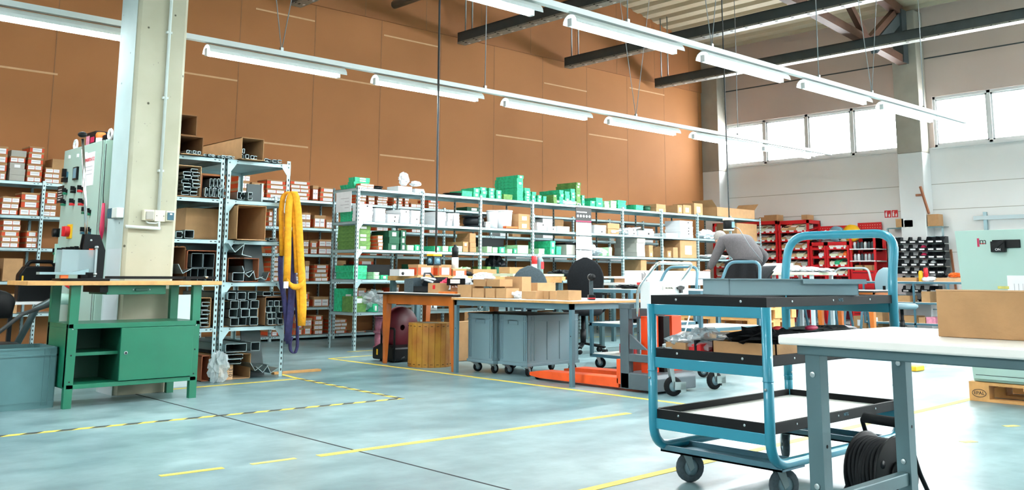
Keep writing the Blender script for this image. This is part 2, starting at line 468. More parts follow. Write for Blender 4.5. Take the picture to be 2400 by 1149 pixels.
mb.prism([(XL - .2, 0), (X0 + .3, 0), (X0 + .3, 6.2), (XL - .2, 10.6)], 1, YF - .2, YF, 'wall_white'); struct(mb.build('wall_front'))
# windows: frame, panes with their own sash
n = 0
for ya, yb in WIN:
    n += 1
    w_ = bpy.data.objects.new('window_%d' % n, None); COL.objects.link(w_); w_['kind'] = 'structure'; w_.location = (X0 + .05, ya, WZ0)
    L = yb - ya; Hh = WZ1 - WZ0
    f = MB()
    f.box((-.02, 0, 0), (.08, L, .05), 'white_paint'); f.box((-.02, 0, Hh - .05), (.08, L, Hh), 'white_paint')
    for k in range(5):
        yy = k * L / 4; ww = .045 if k in (0, 4) else .03
        f.box((-.02, max(0, yy - ww), 0), (.08, min(L, yy + ww), Hh), 'white_paint')
    f.build('window_frame', w_)
    s = MB(); s.box((-.09, -.04, -.03), (.06, L + .04, 0), 'white_paint'); s.build('window_sill', w_)
    for k in range(4):
        y0, y1 = k * L / 4 + .03, (k + 1) * L / 4 - .03
        s = MB()
        for a, b in (((0, y0, .04), (.05, y0 + .035, Hh - .04)), ((0, y1 - .035, .04), (.05, y1, Hh - .04)), ((0, y0, .04), (.05, y1, .08)), ((0, y0, Hh - .08), (.05, y1, Hh - .04))):
            s.box(a, b, 'white_paint')
        sash = s.build('sash', w_)
        g = MB(); g.box((.02, y0 + .03, .07), (.028, y1 - .03, Hh - .07), 'window_glass'); g.build('pane', sash)
for ya, yb in LWIN:
    n += 1
    w_ = bpy.data.objects.new('window_%d' % n, None); COL.objects.link(w_); w_['kind'] = 'structure'; w_.location = (XL - .1, ya, LZ0)
    L = yb - ya; Hh = LZ1 - LZ0; f = MB(); f.box((-.03, 0, 0), (.03, L, .05), 'white_paint'); f.box((-.03, 0, Hh - .05), (.03, L, Hh), 'white_paint')
    for k in range(6): f.box((-.03, max(0, k * L / 5 - .03), 0), (.03, min(L, k * L / 5 + .03), Hh), 'white_paint')
    f.build('window_frame', w_); g = MB(); g.box((-.004, .03, .05), (.004, L - .03, Hh - .05), 'window_glass'); g.build('pane', w_)
# concrete columns, painted white up to 3.3 m
def column(x0, x1, y0, y1, ztop, zpaint, label, left_mat, front_mat):
    mb = MB()
    if zpaint: mb.box((x0, y0, 0), (x1, y1, zpaint), 'white_paint')
    mb.box((x0, y0, zpaint), (x1, y1, ztop), front_mat)
    c = .02
    o = mb.build('concrete_column', bevel=.012)
    tag(o, label, 'column'); return o
column(17.36, 17.7, 12.0, YB, 6.15, 3.28, 'narrow concrete column in the far corner where brown and white walls meet', 0, 'concrete_grey')
column(17.36, 17.7, 7.45, 7.93, 6.05, 3.28, 'concrete column between the two window bands, lower part painted white', 0, 'concrete_grey')
for y in (2.95, -1.65, -6.2):
    pass
# big column standing by the green bench
t = thing('concrete_column', 'massive concrete column in the left foreground with conduit and sockets', 'column', (2.68, 7.4, 0))
mb = MB(); CW, CD = .42, .39
ch = .03
pr_ = [(ch, 0), (CW - ch, 0), (CW, ch), (CW, CD - ch), (CW - ch, CD), (ch, CD), (0, CD - ch), (0, ch)]
mb.prism(pr_, 2, 0, 8.2, 'concrete_warm')
for k, (px_, pz) in enumerate([(R.uniform(.05, .37), R.uniform(.9, 3)) for _ in range(26)]):
    mb.cb((px_, 0, pz), (R.choice([.004, .006, .012]), .0012, R.choice([.004, .006, .01])), 'concrete_grey')
mb.build('shaft', t)
# bluish daylight painted as a skin on the left column face, paler lower patch
mb = MB(); mb.box((-.002, .02, 0), (0, CD - .02, 8.2), 'concrete_daylit'); mb.box((-.003, .03, 0), (-.002, CD - .06, 1.12), 'board_white'); mb.build('painted_daylight', t)
cd = MB(); cx_ = .255
cd.cyl((cx_, -.02, 1.43), (cx_, -.02, 7.5), .0125, 'conduit', 12)
for z in (1.75, 2.35, 2.9, 3.6): cd.cb((cx_, -.012, z), (.045, .03, .018), 'conduit')
cd.build('conduit', t)
s = MB(); s.box((.13, -.045, 1.345), (.215, 0, 1.43), 'cream'); s.box((.145, -.06, 1.352), (.205, -.045, 1.415), 'grey_box'); s.build('socket', t, .004)
s = MB(); s.box((.218, -.04, 1.34), (.305, 0, 1.43), 'cream'); s.cyl((.235, -.042, 1.385), (.235, -.038, 1.385), .004, 'hole', 8); s.cyl((.292, -.042, 1.385), (.292, -.038, 1.385), .004, 'hole', 8); s.build('junction_box', t, .004)
s = MB(); s.box((.308, -.045, 1.345), (.38, 0, 1.428), 'cream'); s.box((.318, -.056, 1.355), (.37, -.045, 1.415), 'lens_blue'); s.cb((.344, -.057, 1.402), (.02, .003, .012), 'paper'); s.build('socket', t, .006)
s = MB(); s.tube(fillet([(.16, -.02, 1.345), (.17, -.03, 1.325), (.24, -.03, 1.325), (.27, -.02, 1.345)], .02), .006, 'conduit', 8)
s.cyl((.0, -.03, 1.29), (.27, -.03, 1.285), .014, 'conduit', 10); s.tube([(.262, -.03, 1.288), (.262, -.03, 1.34)], .008, 'conduit', 8); s.build('conduit', t)
s = MB()
s.prism([(.02, 1.36), (.13, 1.36), (.13, 1.44), (.02, 1.44)], 0, -.06, -.002, 'conduit')
for k in range(2): s.box((-.062, .14 + .05 * k, 1.36), (-.004, .18 + .05 * k, 1.44), 'lens_blue')
s.build('socket', t, .006)

# roof structure: slotted steel beams on rods, running away from the camera
def beam(x, yend, z0, label, y0=-6):
    t = thing('slotted_steel_beam', label, 'beam', (x, yend, z0), 0, None)
    L = y0 - yend; H_ = .2; W_ = .17
    mb = MB(); mb.box((0, L, .03), (.012, 0, H_), 'beam_steel'); mb.box((.012, L, .09), (.03, 0, .13), 'beam_steel')
    mb.box((0, L, H_ - .012), (W_, 0, H_), 'beam_steel'); mb.box((W_ - .012, L, .03), (W_, 0, H_), 'beam_steel'); mb.box((.0, -.01, .0), (W_, 0, H_), 'beam_steel')
    mb.build('channel', t)
    lp = MB(); lp.box((-.005, L, 0), (W_ + .005, 0, .03), 'beam_lip')
    y = -.15
    while y > L:
        lp.box((.03, y - .05, -.002), (.06, y, 0), 'hole'); lp.box((.11, y - .05, -.002), (.14, y, 0), 'paper'); lp.box((-.007, y - .03, .008), (-.005, y, .02), 'hole')
        y -= .28
    lp.build('perforated_lip', t)
    for k, yy in enumerate((-.12, -.30)):
        rd = MB(); rd.cyl((.08, yy, H_), (.08, yy, roof_z(x) - z0 if k == 0 else roof_z(x) - z0), .012, 'zinc', 8); rd.build('threaded_rod', t)
beam(6.72, 12.3, 4.98, 'dark slotted beam under the roof, leftmost, ending above the carton racks')
beam(10.0, 12.3, 4.96, 'dark slotted beam under the roof, second from the left')
beam(12.7, 12.3, 4.96, 'dark slotted beam crossing above the near lamp row')
beam(15.5, 12.3, 4.96, 'dark slotted beam nearest the windows, passing the lattice girder')
mb = MB(); mb.tube([(8.6, 12.25, 5.37), (8.6, -6, 5.37)], .07, 'pipe_grey', 16); tag(mb.build('pipe'), 'thin grey round pipe under the roof between two dark beams', 'pipe')
# lattice girder resting on the middle column
t = thing('lattice_girder', 'reddish brown lattice girder running from the window column up under the roof', 'girder', (17.36, 7.69, 5.0))
def gb(name, a, b, w_, h_, m='truss_wood'):
    q = MB(); q.bar((a[0] - 17.36, 0, a[1] - 5.0), (b[0] - 17.36, 0, b[1] - 5.0), w_, h_, m); q.build(name, t)
gb('bottom_chord', (17.3, 5.06), (4, 6.35), .16, .15)
gb('top_chord', (17.25, roof_z(17.3) - .16), (4, roof_z(4) - .16), .16, .18)
gb('end_post', (17.24, 5.0), (17.24, 6.05), .2, .2, 'beam_steel')
xs = [17.0, 15.9, 14.6, 13.3, 12.0, 10.7, 9.4, 8.1, 6.8]
for i, xx in enumerate(xs[:-1]):
    def ch_z(x): return 5.06 + (17.3 - x) * (1.29 / 13.3)
    x2 = xs[i + 1]
    if i % 2 == 0: gb('brace', (xx, roof_z(xx) - .3), (x2, ch_z(x2)), .1, .12, 'truss_wood')
    else: gb('brace', (xx, ch_z(xx)), (x2, roof_z(x2) - .3), .1, .12)
gb('brace', (17.2, 5.9), (16.1, 5.1), .12, .2, 'beam_steel')

# lamps: one luminaire built once, copied along the trunking
def make_lamp():
    t = thing('strip_lamp', 'lamp', 'lamp')
    h = MB(); prof = []
    for k in range(9):
        a = PI * k / 8; prof.append((-.085 * math.cos(a), -.10 + .085 * math.sin(a)))
    inner = [(x * .93, (z + .10) * .93 - .10) for x, z in reversed(prof)]
    h.prism(prof + inner, 0, 0, 1.5, 'lamp_white', False)
    h.build('reflector', t)
    q = MB(); q.tube([(.02, 0, -.105), (1.42, 0, -.105)], .024, 'tube_light', 12); q.build('fluorescent_tube', t)
    q = MB(); q.cb((.01, 0, -.09), (.03, .05, .07), 'white_paint'); q.build('lamp_holder', t)
    q = MB(); q.cb((1.44, 0, -.09), (.03, .05, .07), 'white_paint'); q.build('lamp_holder', t)
    return t
lamp0 = make_lamp(); first = [True]
def put_lamp(x, y, z, label, group):
    if first[0]: o = lamp0; first[0] = False
    else: o = copy_tree(lamp0)
    o.location = (x, y, z); o['label'] = label; o['group'] = group
    a = area('lamp_light', (x + .73, y, z - .135), (0, 0, -1), 1.36, .06, LAMP_W * min(1.9, max(.45, .45 + .105 * x)), LAMP_COL)
    a.data.shape = 'RECTANGLE'
def wires(x, y, z, kind):
    t = MB()
    top = roof_z(x) - .35
    if kind == 0: t.tube([(x, y, z), (x + .02, y, (z + top) / 2), (x, y, top)], .006, 'wire', 6)
    else:
        t.tube([(x, y, z), (x - .75, y, top)], .005, 'wire', 6); t.tube([(x, y, z), (x + .75, y, top)], .005, 'wire', 6)
    t.cb((x, y, z + .01), (.03, .03, .05), 'zinc')
    return t
names = {0: 'far lamp row', 1: 'near lamp row'}
for r_i, (y, z, xs0, cnt, xend) in enumerate(ROWS):
    tr = MB(); tr.box((XL, y - .03, z), (xend, y + .03, z + .05), 'lamp_white')
    tag(tr.build('lamp_rail'), 'long white mounting rail carrying the %s' % names[r_i], 'rail')
    vis = 0
    for k in range(cnt + (0 if r_i else 0)):
        xx = xs0 + 1.9 * k
        if xx + 1.5 > xend + .4: break
        seen = xx > (.0 if r_i == 0 else 2.5)
        if seen: vis += 1
        lab = ('lit strip lamp, %s from the left in the %s' % (ordn(vis), names[r_i])) if seen else 'lit strip lamp out of the picture on the left'
        put_lamp(xx, y, z, lab, names[r_i] if seen else 'strip lamps beyond the left edge')
    for k, xx in enumerate([4.4, 7.1, 9.9, 12.4] if r_i == 0 else [6.3, 7.6, 9.7, 11.0, 12.5]):
        kk = wires(xx, y, z + .05, 0 if (k + r_i) % 2 else 1)
        tag(kk.build('suspension_wire'), 'thin steel wire holding up the %s, %s from the left' % (names[r_i], ordn(k + 1)), 'wire')
for y, z in ROWS_BEHIND:
    tr = MB(); tr.box((XL, y - .03, z), (15.3, y + .03, z + .05), 'lamp_white')
    tag(tr.build('lamp_rail'), 'white mounting rail of a lamp row behind the camera', 'rail', 'lamp rails out of view')
    for k in range(6):
        put_lamp(-6.5 + 3.6 * k, y, z, 'lit strip lamp hanging out of view behind the camera', 'strip lamps out of view')

# hanging power cords with socket cubes
def cord(o_, ztop, zbot, r, parent):
    x = y = 0
    t = MB(); pts = []
    N = 14
    for i in range(N + 1):
        f = i / N; pts.append((x + .03 * math.sin(f * 2.2), y + .02 * math.sin(f * 3), ztop + (zbot - ztop) * f))
    t.tube(pts, r, 'cable', 8); return t.build('power_cord', parent)
c1 = GY(1018, 592, 8.0)
t = thing('hanging_socket_box', 'yellow and black socket cube hanging over the wooden workbench', 'socket box', (c1.x, c1.y, c1.z - .14))
q = MB(); q.box((-.055, -.055, 0), (.055, .055, .10), 'black_plastic'); q.box((-.04, -.057, .015), (.04, -.055, .09), 'lens_blue'); q.box((-.057, -.04, .015), (-.055, .04, .09), 'lens_blue'); q.build('body', t, .006)
cord((c1.x, c1.y, c1.z - .14), roof_z(6) - .3 - c1.z + .14, .14, .012, t)
q = MB(); q.cyl((0, -.066, .05), (0, -.055, .05), .026, 'screen_blue', 16); q.cyl((-.066, 0, .05), (-.055, 0, .05), .026, 'screen_blue', 16); q.build('socket', t)
q = MB(); q.box((-.06, -.06, .10), (.06, .06, .122), 'yellow'); q.cyl((0, 0, .122), (0, 0, .15), .012, 'paper', 10); q.build('cover', t, .006)
c2 = GX(1707, 512, 10.8)
t = thing('hanging_socket_box', 'round yellow and black socket unit hanging above the bending person', 'socket box', (c2.x, c2.y, c2.z - .17))
q = MB(); q.lathe([(.0, .02), (.07, .02), (.075, .03), (.075, .13), (.07, .14), (0, .14)], 'black_plastic', 10); q.box((-.03, -.078, .04), (.03, -.07, .12), 'screen_blue'); q.build('body', t)
cord((0, 0, 0), roof_z(10.8) - .3 - c2.z + .17, .17, .009, t)
q = MB(); q.lathe([(0, .14), (.08, .14), (.075, .165), (.02, .18), (0, .18)], 'cream', 16); q.build('cover', t)
q = MB(); q.lathe([(0, 0), (.07, 0), (.078, .02), (0, .02)], 'cream', 16); q.build('cover', t)
q = MB(); q.tube([(.07, -.03, .07), (.16, -.06, .03), (.3, -.13, -.2), (.5, -.2, -.42)], .005, 'wire', 6); q.build('cable', t)

# fire extinguisher signs on the right wall
def sign(pxl, pxr, pyt, pyb, label):
    a = GX(pxl, pyt, X0); b = GX(pxr, pyb, X0)
    w_, h_ = abs(a.y - b.y), a.z - b.z
    t = thing('fire_extinguisher_sign', label, 'sign', (X0 - .006, (a.y + b.y) / 2, b.z))
    q = MB(); q.box((0, -w_ / 2, 0), (.006, w_ / 2, h_), 'red'); q.build('panel', t)
    q = MB()
    q.prism([(w_ * .36, h_ * .12), (w_ * .1, h_ * .12), (w_ * .1, h_ * .6), (w_ * .18, h_ * .7), (w_ * .28, h_ * .7), (w_ * .36, h_ * .6)], 0, -.002, 0, 'paper')
    q.box((-.002, w_ * .18, h_ * .72), (0, w_ * .28, h_ * .86), 'paper'); q.box((-.002, w_ * .06, h_ * .78), (0, w_ * .18, h_ * .84), 'paper')
    q.prism([(-w_ * .12, h_ * .1), (-w_ * .32, h_ * .1), (-w_ * .36, h_ * .35), (-w_ * .26, h_ * .6), (-w_ * .2, h_ * .45), (-w_ * .1, h_ * .35)], 0, -.002, 0, 'paper')
    q.build('pictogram', t)
sign(2073, 2089, 494, 510, 'red fire extinguisher sign on the white wall, left of the two')
sign(2090, 2105, 493, 509, 'red fire extinguisher sign on the white wall, right of the two')
# floor joints and marking tapes
def strip(a, b, w_, m, z=.0015):
    a = Vector((a[0], a[1])); b = Vector((b[0], b[1])); d = (b - a).normalized(); s = Vector((-d.y, d.x)) * w_ / 2
    q = MB(); q.prism([tuple(a - s), tuple(b - s), tuple(b + s), tuple(a + s)], 2, 0.0002, z, m); return q
q = strip((2.855, 9.5), (2.83, -6), .012, 'hole', .0012); struct(q.build('trim_1'))
q = strip((5.95, 9.0), (3.2, 9.0), .008, 'hole', .0012)
def tape(a, b, label, m='yellow_tape', w_=.05):
    return tag(strip(a, b, w_, m).build('floor_tape'), label, 'floor marking')
def hazard(a, b, label):
    t = strip(a, b, .05, 'yellow_tape'); a = Vector((a[0], a[1])); b = Vector((b[0], b[1])); d = (b - a); L = d.length; d.normalize(); s = Vector((-d.y, d.x)) * .0252
    x = .05
    while x < L - .12:
        p = a + d * x
        sh = d * .05
        t.prism([tuple(p - s), tuple(p + d * .09 - s), tuple(p + d * .09 + s + sh), tuple(p + s + sh)], 2, .0012, .002, 'black_tape')
        x += .19
    return tag(t.build('floor_tape'), label, 'floor marking')
hazard((-2, 6.2), (4.25, 5.86), 'black and yellow hazard tape crossing the floor in front of the green bench')
hazard((4.36, 7.55), (4.26, 5.84), 'short black and yellow hazard tape running from the rack corner toward the camera')
tape((3.1, 7.52), (4.36, 7.55), 'yellow tape along the front foot of the profile rack')
tape((4.36, 7.55), (4.5, 8.6), 'yellow tape running back along the right side of the profile rack', w_=.04)
tape((5.64, 9.12), (5.66, 4.05), 'long yellow tape in front of the orange and grey tables')
tape((5.64, 9.12), (6.6, 9.2), 'yellow tape turning from the long line toward the shelf run', w_=.04)
tape((6.3, 9.78), (16.0, 9.7), 'yellow tape on the floor along the front of the long shelf run', w_=.04)
tape((1.82, 4.37), (2.12, 4.35), 'worn piece of yellow floor tape near the left foreground', 'yellow_tape', .04)
tape((2.26, 4.34), (2.5, 4.33), 'faint worn yellow floor tape between the left scrap and the long line', 'faded_yellow', .035)
tape((2.62, 4.31), (5.0, 4.24), 'worn yellow floor tape crossing the centre foreground', 'yellow_tape', .055)
tape((3.05, 2.87), (9.5, 3.05), 'yellow floor tape passing under the blue trolley toward the pallet', 'yellow_tape', .055)
tape((5.66, 4.05), (13.5, 4.5), 'pale yellow tape on the bright floor behind the blue trolley', 'pale_yellow', .05)
for i, (p0, p1) in enumerate((((2255, 1037), (2285, 1035)), ((2355, 1000), (2385, 998)))):
    a = GZ(*p0); b = GZ(*p1)
    tape((a.x, a.y), (b.x, b.y), 'worn scrap of yellow floor tape at right, %s' % ('nearer the table' if i == 0 else 'by the picture edge'), 'faded_yellow', .05)
# ------------------------------------------------------------------ shelving
LV = ['top', 'second', 'third', 'fourth', 'fifth', 'floor']
def upright(x, y, h, sx, sy, parent, m='steel_shelf', holes=True, face='y'):
    q = MB()      # L profile, corner at origin, flanges toward sx, sy
    q.box((0, 0, 0), (sx * .036, sy * .003, h), m); q.box((0, 0, 0), (sx * .003, sy * .036, h), m)
    if holes:
        z = .05
        while z < h - .03:
            q.box((sx * .012, -sy * .0006, z), (sx * .024, 0, z + .022), 'hole')
            if sx > 0: q.box((-.0006, sy * .012, z), (0, sy * .024, z + .022), 'hole')
            z += .05
    return q.build('upright', parent, loc=(x, y, 0))
def board(x0, x1, y0, y1, z, parent, m='steel_shelf', lip=.036):
    q = MB(); q.box((x0, y0, z - .004), (x1, y1, z), m)
    q.box((x0, y0, z - lip), (x1, y0 + .003, z), m); q.box((x0, y1 - .003, z - lip), (x1, y1, z), m)
    q.box((x0, y0, z - lip), (x0 + .003, y1, z), m); q.box((x1 - .003, y0, z - lip), (x1, y1, z), m)
    for xx in (x0 + .05, x0 + .09, x1 - .09, x1 - .05): q.cb((xx, y0 - .0008, z - lip / 2), (.018, .0016, .007), 'hole')
    return q.build('shelf_board', parent)
def gusset(x, y, z, s, parent):
    q = MB(); q.prism([(x, z), (x + s * .09, z), (x + s * .09, z - .036), (x + s * .035, z - .11), (x, z - .11)], 1, y - .002, y, 'steel_shelf')
    q.cyl((x + s * .02, y - .006, z - .03), (x + s * .02, y - .001, z - .03), .007, 'zinc', 8)
    return q.build('gusset_plate', parent)
def run(name, label, cat, posts, y0, y1, levels, top, back=True):
    t = thing(name, label, cat, (posts[0], y0, 0))
    ox = posts[0]
    for i, x in enumerate(posts):
        last = i == len(posts) - 1
        upright(x - ox, 0, top, -1 if last else 1, 1, t)
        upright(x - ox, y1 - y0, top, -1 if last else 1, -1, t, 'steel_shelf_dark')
    for i in range(len(posts) - 1):
        for z in levels: board(posts[i] - ox + .004, posts[i + 1] - ox - .001, .003, y1 - y0 - .003, z, t)
    return t
S1X = [6.446 + 1.0205 * k for k in range(10)]
S1L = [2.02, 1.60, 1.245, .87, .46]
s1 = run('shelving_unit', 'long light grey steel shelf run with green and white cartons behind the workbenches', 'shelf', S1X, 9.88, 10.47, S1L, 2.045)
for z in S1L[1:4]: gusset(0, -.0, z, 1, s1)
S0L = [2.0, 1.6, 1.22, .83, .46, .07]
s0 = run('shelving_unit', 'long grey steel shelf run against the brown wall filled with orange cartons', 'shelf', [2.3 + 1.02 * k for k in range(14)], 11.9, 12.38, S0L, 2.02)
RL = [1.96, 1.594, 1.23, .854, .46]
RXA, RXB, RXC = 3.215, 3.70, 4.36
rk = thing('shelving_unit', 'grey steel rack holding long metal profiles, left bay, beside the concrete column', 'shelf', (RXA, 7.85, 0))
rk2 = thing('shelving_unit', 'grey steel rack holding long metal profiles, narrow right bay with the yellow sling', 'shelf', (RXB + .025, 7.85, 0))
for t_, x0, x1 in ((rk, 0, RXB - RXA), (rk2, 0, RXC - RXB - .025)):
    for y, sy in ((0, 1), (1.0, -1)):
        upright(x0, y, 1.99, 1, sy, t_); upright(x1, y, 1.99, -1, sy, t_)
    for z in RL:
        board(x0 + .004, x1 - .004, .003, .997, z, t_)
        if t_ is rk2: gusset(x0, 0, z, 1, t_); gusset(x1, 0, z, -1, t_)

# ------------------------------------------------------------------ cartons
STY = {'orange': ('carton_brown', 'orange white-labelled carton', 'carton'), 'greenbox': ('green_box', 'green patterned carton', 'green_carton'),
       'olive': ('olive_box', 'olive green carton', 'green_carton'), 'dark': ('dark_green_box', 'dark green carton', 'green_carton'), 'pale': ('pale_green_box', 'pale green carton', 'green_carton'),
       'white': ('white_box', 'white carton', 'white_carton'), 'kraft': ('kraft', 'plain brown carton', 'cardboard_box'), 'grey': ('grey_box', 'grey brown carton', 'cardboard_box')}
def carton_mesh(w_, d, h, sty, v=0):
    q = MB(); b = STY[sty][0]; g = .0015
    if sty == 'orange':
        q.box((-w_ / 2, 0, g), (w_ / 2, d, h * .80), 'kraft' if v % 2 else 'carton_brown'); q.box((-w_ / 2 - .003, -.003, h * .80), (w_ / 2 + .003, d + .003, h), 'kraft')
        q.box((-w_ / 2 - .001, -.0015, h * .1), (w_ / 2 + .001, 0, h * .72), 'carton_orange')
        q.box((-w_ / 2 - .0015, .03, h * .1), (-w_ / 2, d - .02, h * .72), 'carton_orange')
        if v % 3 == 0: spans = ((-.46, -.02), (.02, .42))
        elif v % 3 == 1: spans = ((-.3, .34),)
        else: spans = ((-.48, .02), (.06, .48))
        for a, c in spans: q.box((w_ * a, -.0028, h * .12), (w_ * c, -.0015, h * .74), 'paper'); q.box((w_ * (a + .05), -.0034, h * .42), (w_ * (c - .06), -.0028, h * .52), 'paper_print')
    elif sty in ('greenbox', 'olive', 'dark', 'pale'):
        q.box((-w_ / 2, 0, g), (w_ / 2, d, h), b); q.box((-w_ / 2 - .002, -.002, h * .62), (w_ / 2 + .002, d, h - .001), b)
        if v % 2 == 0: q.box((-w_ * .18, -.0035, h * .15), (w_ * .22, -.002, h * .75), 'paper')
    elif sty == 'white':
        q.box((-w_ / 2, 0, g), (w_ / 2, d, h * .9), b); q.box((-w_ / 2 - .002, -.002, h * .6), (w_ / 2 + .002, d, h), b)
        if v % 3 == 0: q.box((w_ * .1, -.0035, h * .2), (w_ * .2, -.002, h * .6), 'label_dark')
    else:
        q.box((-w_ / 2, 0, g), (w_ / 2, d, h), b); q.box((-w_ / 2, d * .48, h), (w_ / 2, d * .52, h + .0005), 'kraft_light')
        if v % 2 == 0: q.box((-w_ * .2, -.0015, h * .2), (w_ * .2, 0, h * .7), 'paper')
    return q
cnt_stack = {}
def stack(x0, x1, y, z, n, ztop, sty, where, d=.3, wob=.006, rz=None, mixed=None):
    h = (ztop - z) / n; w_ = x1 - x0
    key = where; cnt_stack[key] = cnt_stack.get(key, 0) + 1; si = cnt_stack[key]
    for k in range(n):
        s = mixed[k % len(mixed)] if mixed else sty
        o = carton_mesh(w_ * R.uniform(.94, 1.0), d * R.uniform(.93, 1), h, s, R.randrange(6)).build(STY[s][2])
        o.location = ((x0 + x1) / 2 + R.uniform(-wob, wob), y + R.uniform(0, .012), z + h * k)
        o.rotation_euler = (0, 0, R.uniform(-.015, .015) if rz is None else rz)
        pos = '' if n == 1 else (', lowest' if k == 0 else ', topmost' if k == n - 1 else ', %s from bottom' % ordn(k + 1))
        body = '%s%s' % (STY[s][1], pos)
        tag(o, '%s, %s pile from left, %s' % (body, ordn(si), where), 'box', '%ss on the %s' % (STY[s][2].replace('_', ' '), where))
    return
def fill(y, shelf_z, zplane, specs, where, d=.3):
    for s in specs:
        pl, pr, n, pt, sty = s[:5]; dd = s[5] if len(s) > 5 else d
        a = GY(pl, 500, y); b = GY(pr, 500, y); zt = GY((pl + pr) / 2, pt, y).z
        zt = max(zt, shelf_z + .02 * n)
        nxt = [l for l in (S0L if y > 11 else S1L) if l > shelf_z + .05]
        if nxt: zt = min(zt, min(nxt) - .045)
        else: dd = min(dd, .5)
        if y > 11: dd = min(dd, .4)
        if s[1] < 843 and y < 11:      # seen end-on through the left end frame
            ya = GX(pr, 500, 6.49).y; yb = GX(pl, 500, 6.49).y
            ya, yb = max(ya, 9.9), min(yb, 10.44)
            stack(6.49, 6.72 if n > 3 else 6.7, ya, shelf_z + .001, n, zt, sty, where, yb - ya); continue
        xa, xb = a.x + .004, b.x - .004
        if y < 11: xa = max(xa, 6.735)
        for P_ in (S1X if y < 11 else [2.3 + 1.02 * k for k in range(14)]):
            if shelf_z > 1.99: break
            if xa < P_ + .04 and xb > P_ - .006:
                if P_ - xa > xb - P_ - .04: xb = P_ - .008
                else: xa = P_ + .042
        if xb - xa < .05: continue
        stack(xa, xb, y, shelf_z + .001, n, zt, sty, where, dd, mixed=s[6] if len(s) > 6 else None)
YA = 11.93
fill(YA, 2.0, 0, [(-20, 8, 4, 342, 'orange'), (13, 52, 5, 352, 'orange', .3, ['grey', 'grey', 'grey', 'orange', 'grey']), (56, 93, 6, 343, 'orange'), (97, 133, 3, 393, 'orange'),
    (557, 583, 3, 408, 'orange'), (588, 618, 2, 428, 'orange'), (622, 668, 4, 422, 'orange'), (678, 725, 5, 424, 'orange'), (731, 745, 1, 435, 'orange'), (749, 784, 3, 440, 'orange'),
    (834, 858, 4, 448, 'orange'), (862, 878, 3, 452, 'orange'), (883, 909, 5, 452, 'orange'), (922, 944, 4, 458, 'orange'), (948, 958, 3, 464, 'orange'), (962, 990, 1, 477, 'orange'), (1003, 1030, 3, 469, 'orange'), (1094, 1128, 1, 486, 'dark')], 'top shelf of wall rack')
fill(YA, 1.6, 0, [(2, 44, 3, 461, 'orange'), (46, 98, 3, 452, 'orange'), (101, 131, 4, 449, 'orange'), (630, 655, 3, 495, 'orange'), (704, 730, 2, 499, 'orange'), (737, 764, 1, 505, 'orange'), (766, 784, 1, 516, 'orange'),
    (850, 862, 1, 534, 'orange'), (884, 912, 1, 531, 'orange'), (918, 936, 1, 533, 'orange'), (965, 988, 1, 536, 'orange'), (1007, 1030, 1, 537, 'orange'), (1172, 1192, 1, 498, 'white'), (1202, 1222, 1, 520, 'kraft'), (1272, 1296, 2, 494, 'white'), (1300, 1322, 1, 492, 'kraft_b' if False else 'kraft'), (1420, 1440, 1, 520, 'grey'), (1500, 1530, 1, 536, 'white')], 'second shelf of wall rack')
fill(YA, 1.22, 0, [(8, 51, 5, 515, 'orange'), (52, 64, 1, 541, 'orange'), (66, 106, 3, 542, 'orange'), (632, 655, 3, 560, 'orange'), (714, 727, 2, 563, 'orange'), (730, 747, 2, 566, 'orange'), (750, 783, 2, 562, 'orange'),
    (864, 890, 1, 590, 'orange'), (898, 925, 1, 592, 'orange'), (930, 952, 1, 596, 'orange'), (970, 1002, 1, 594, 'kraft'), (1210, 1260, 1, 590, 'white'), (1290, 1330, 1, 598, 'white'), (1430, 1480, 1, 600, 'white')], 'third shelf of wall rack')
fill(YA, .83, 0, [(-4, 12, 1, 627, 'kraft'), (17, 66, 1, 606, 'kraft'), (640, 660, 5, 590, 'orange'), (698, 717, 4, 599, 'orange'), (719, 729, 1, 612, 'orange'), (742, 775, 4, 620, 'orange'), (790, 815, 1, 611, 'orange'), (845, 880, 2, 603, 'orange')], 'fourth shelf of wall rack')
fill(YA, .46, 0, [(10, 60, 1, 690, 'kraft'), (80, 110, 1, 700, 'kraft'), (705, 733, 2, 685, 'orange'), (742, 778, 1, 696, 'orange'), (806, 824, 1, 682, 'orange'), (840, 864, 2, 676, 'orange'), (868, 900, 1, 680, 'orange'), (918, 940, 2, 668, 'orange')], 'fifth shelf of wall rack')
fill(YA, .07, 0, [(646, 664, 4, 736, 'orange'), (700, 720, 3, 738, 'orange'), (722, 741, 2, 746, 'orange'), (746, 766, 4, 739, 'orange'), (787, 822, 4, 748, 'orange'), (828, 866, 1, 780, 'orange'), (914, 926, 3, 740, 'orange'), (928, 940, 3, 741, 'orange')], 'lowest shelf of wall rack')
YS = 9.905
T = 'top shelf of long run'
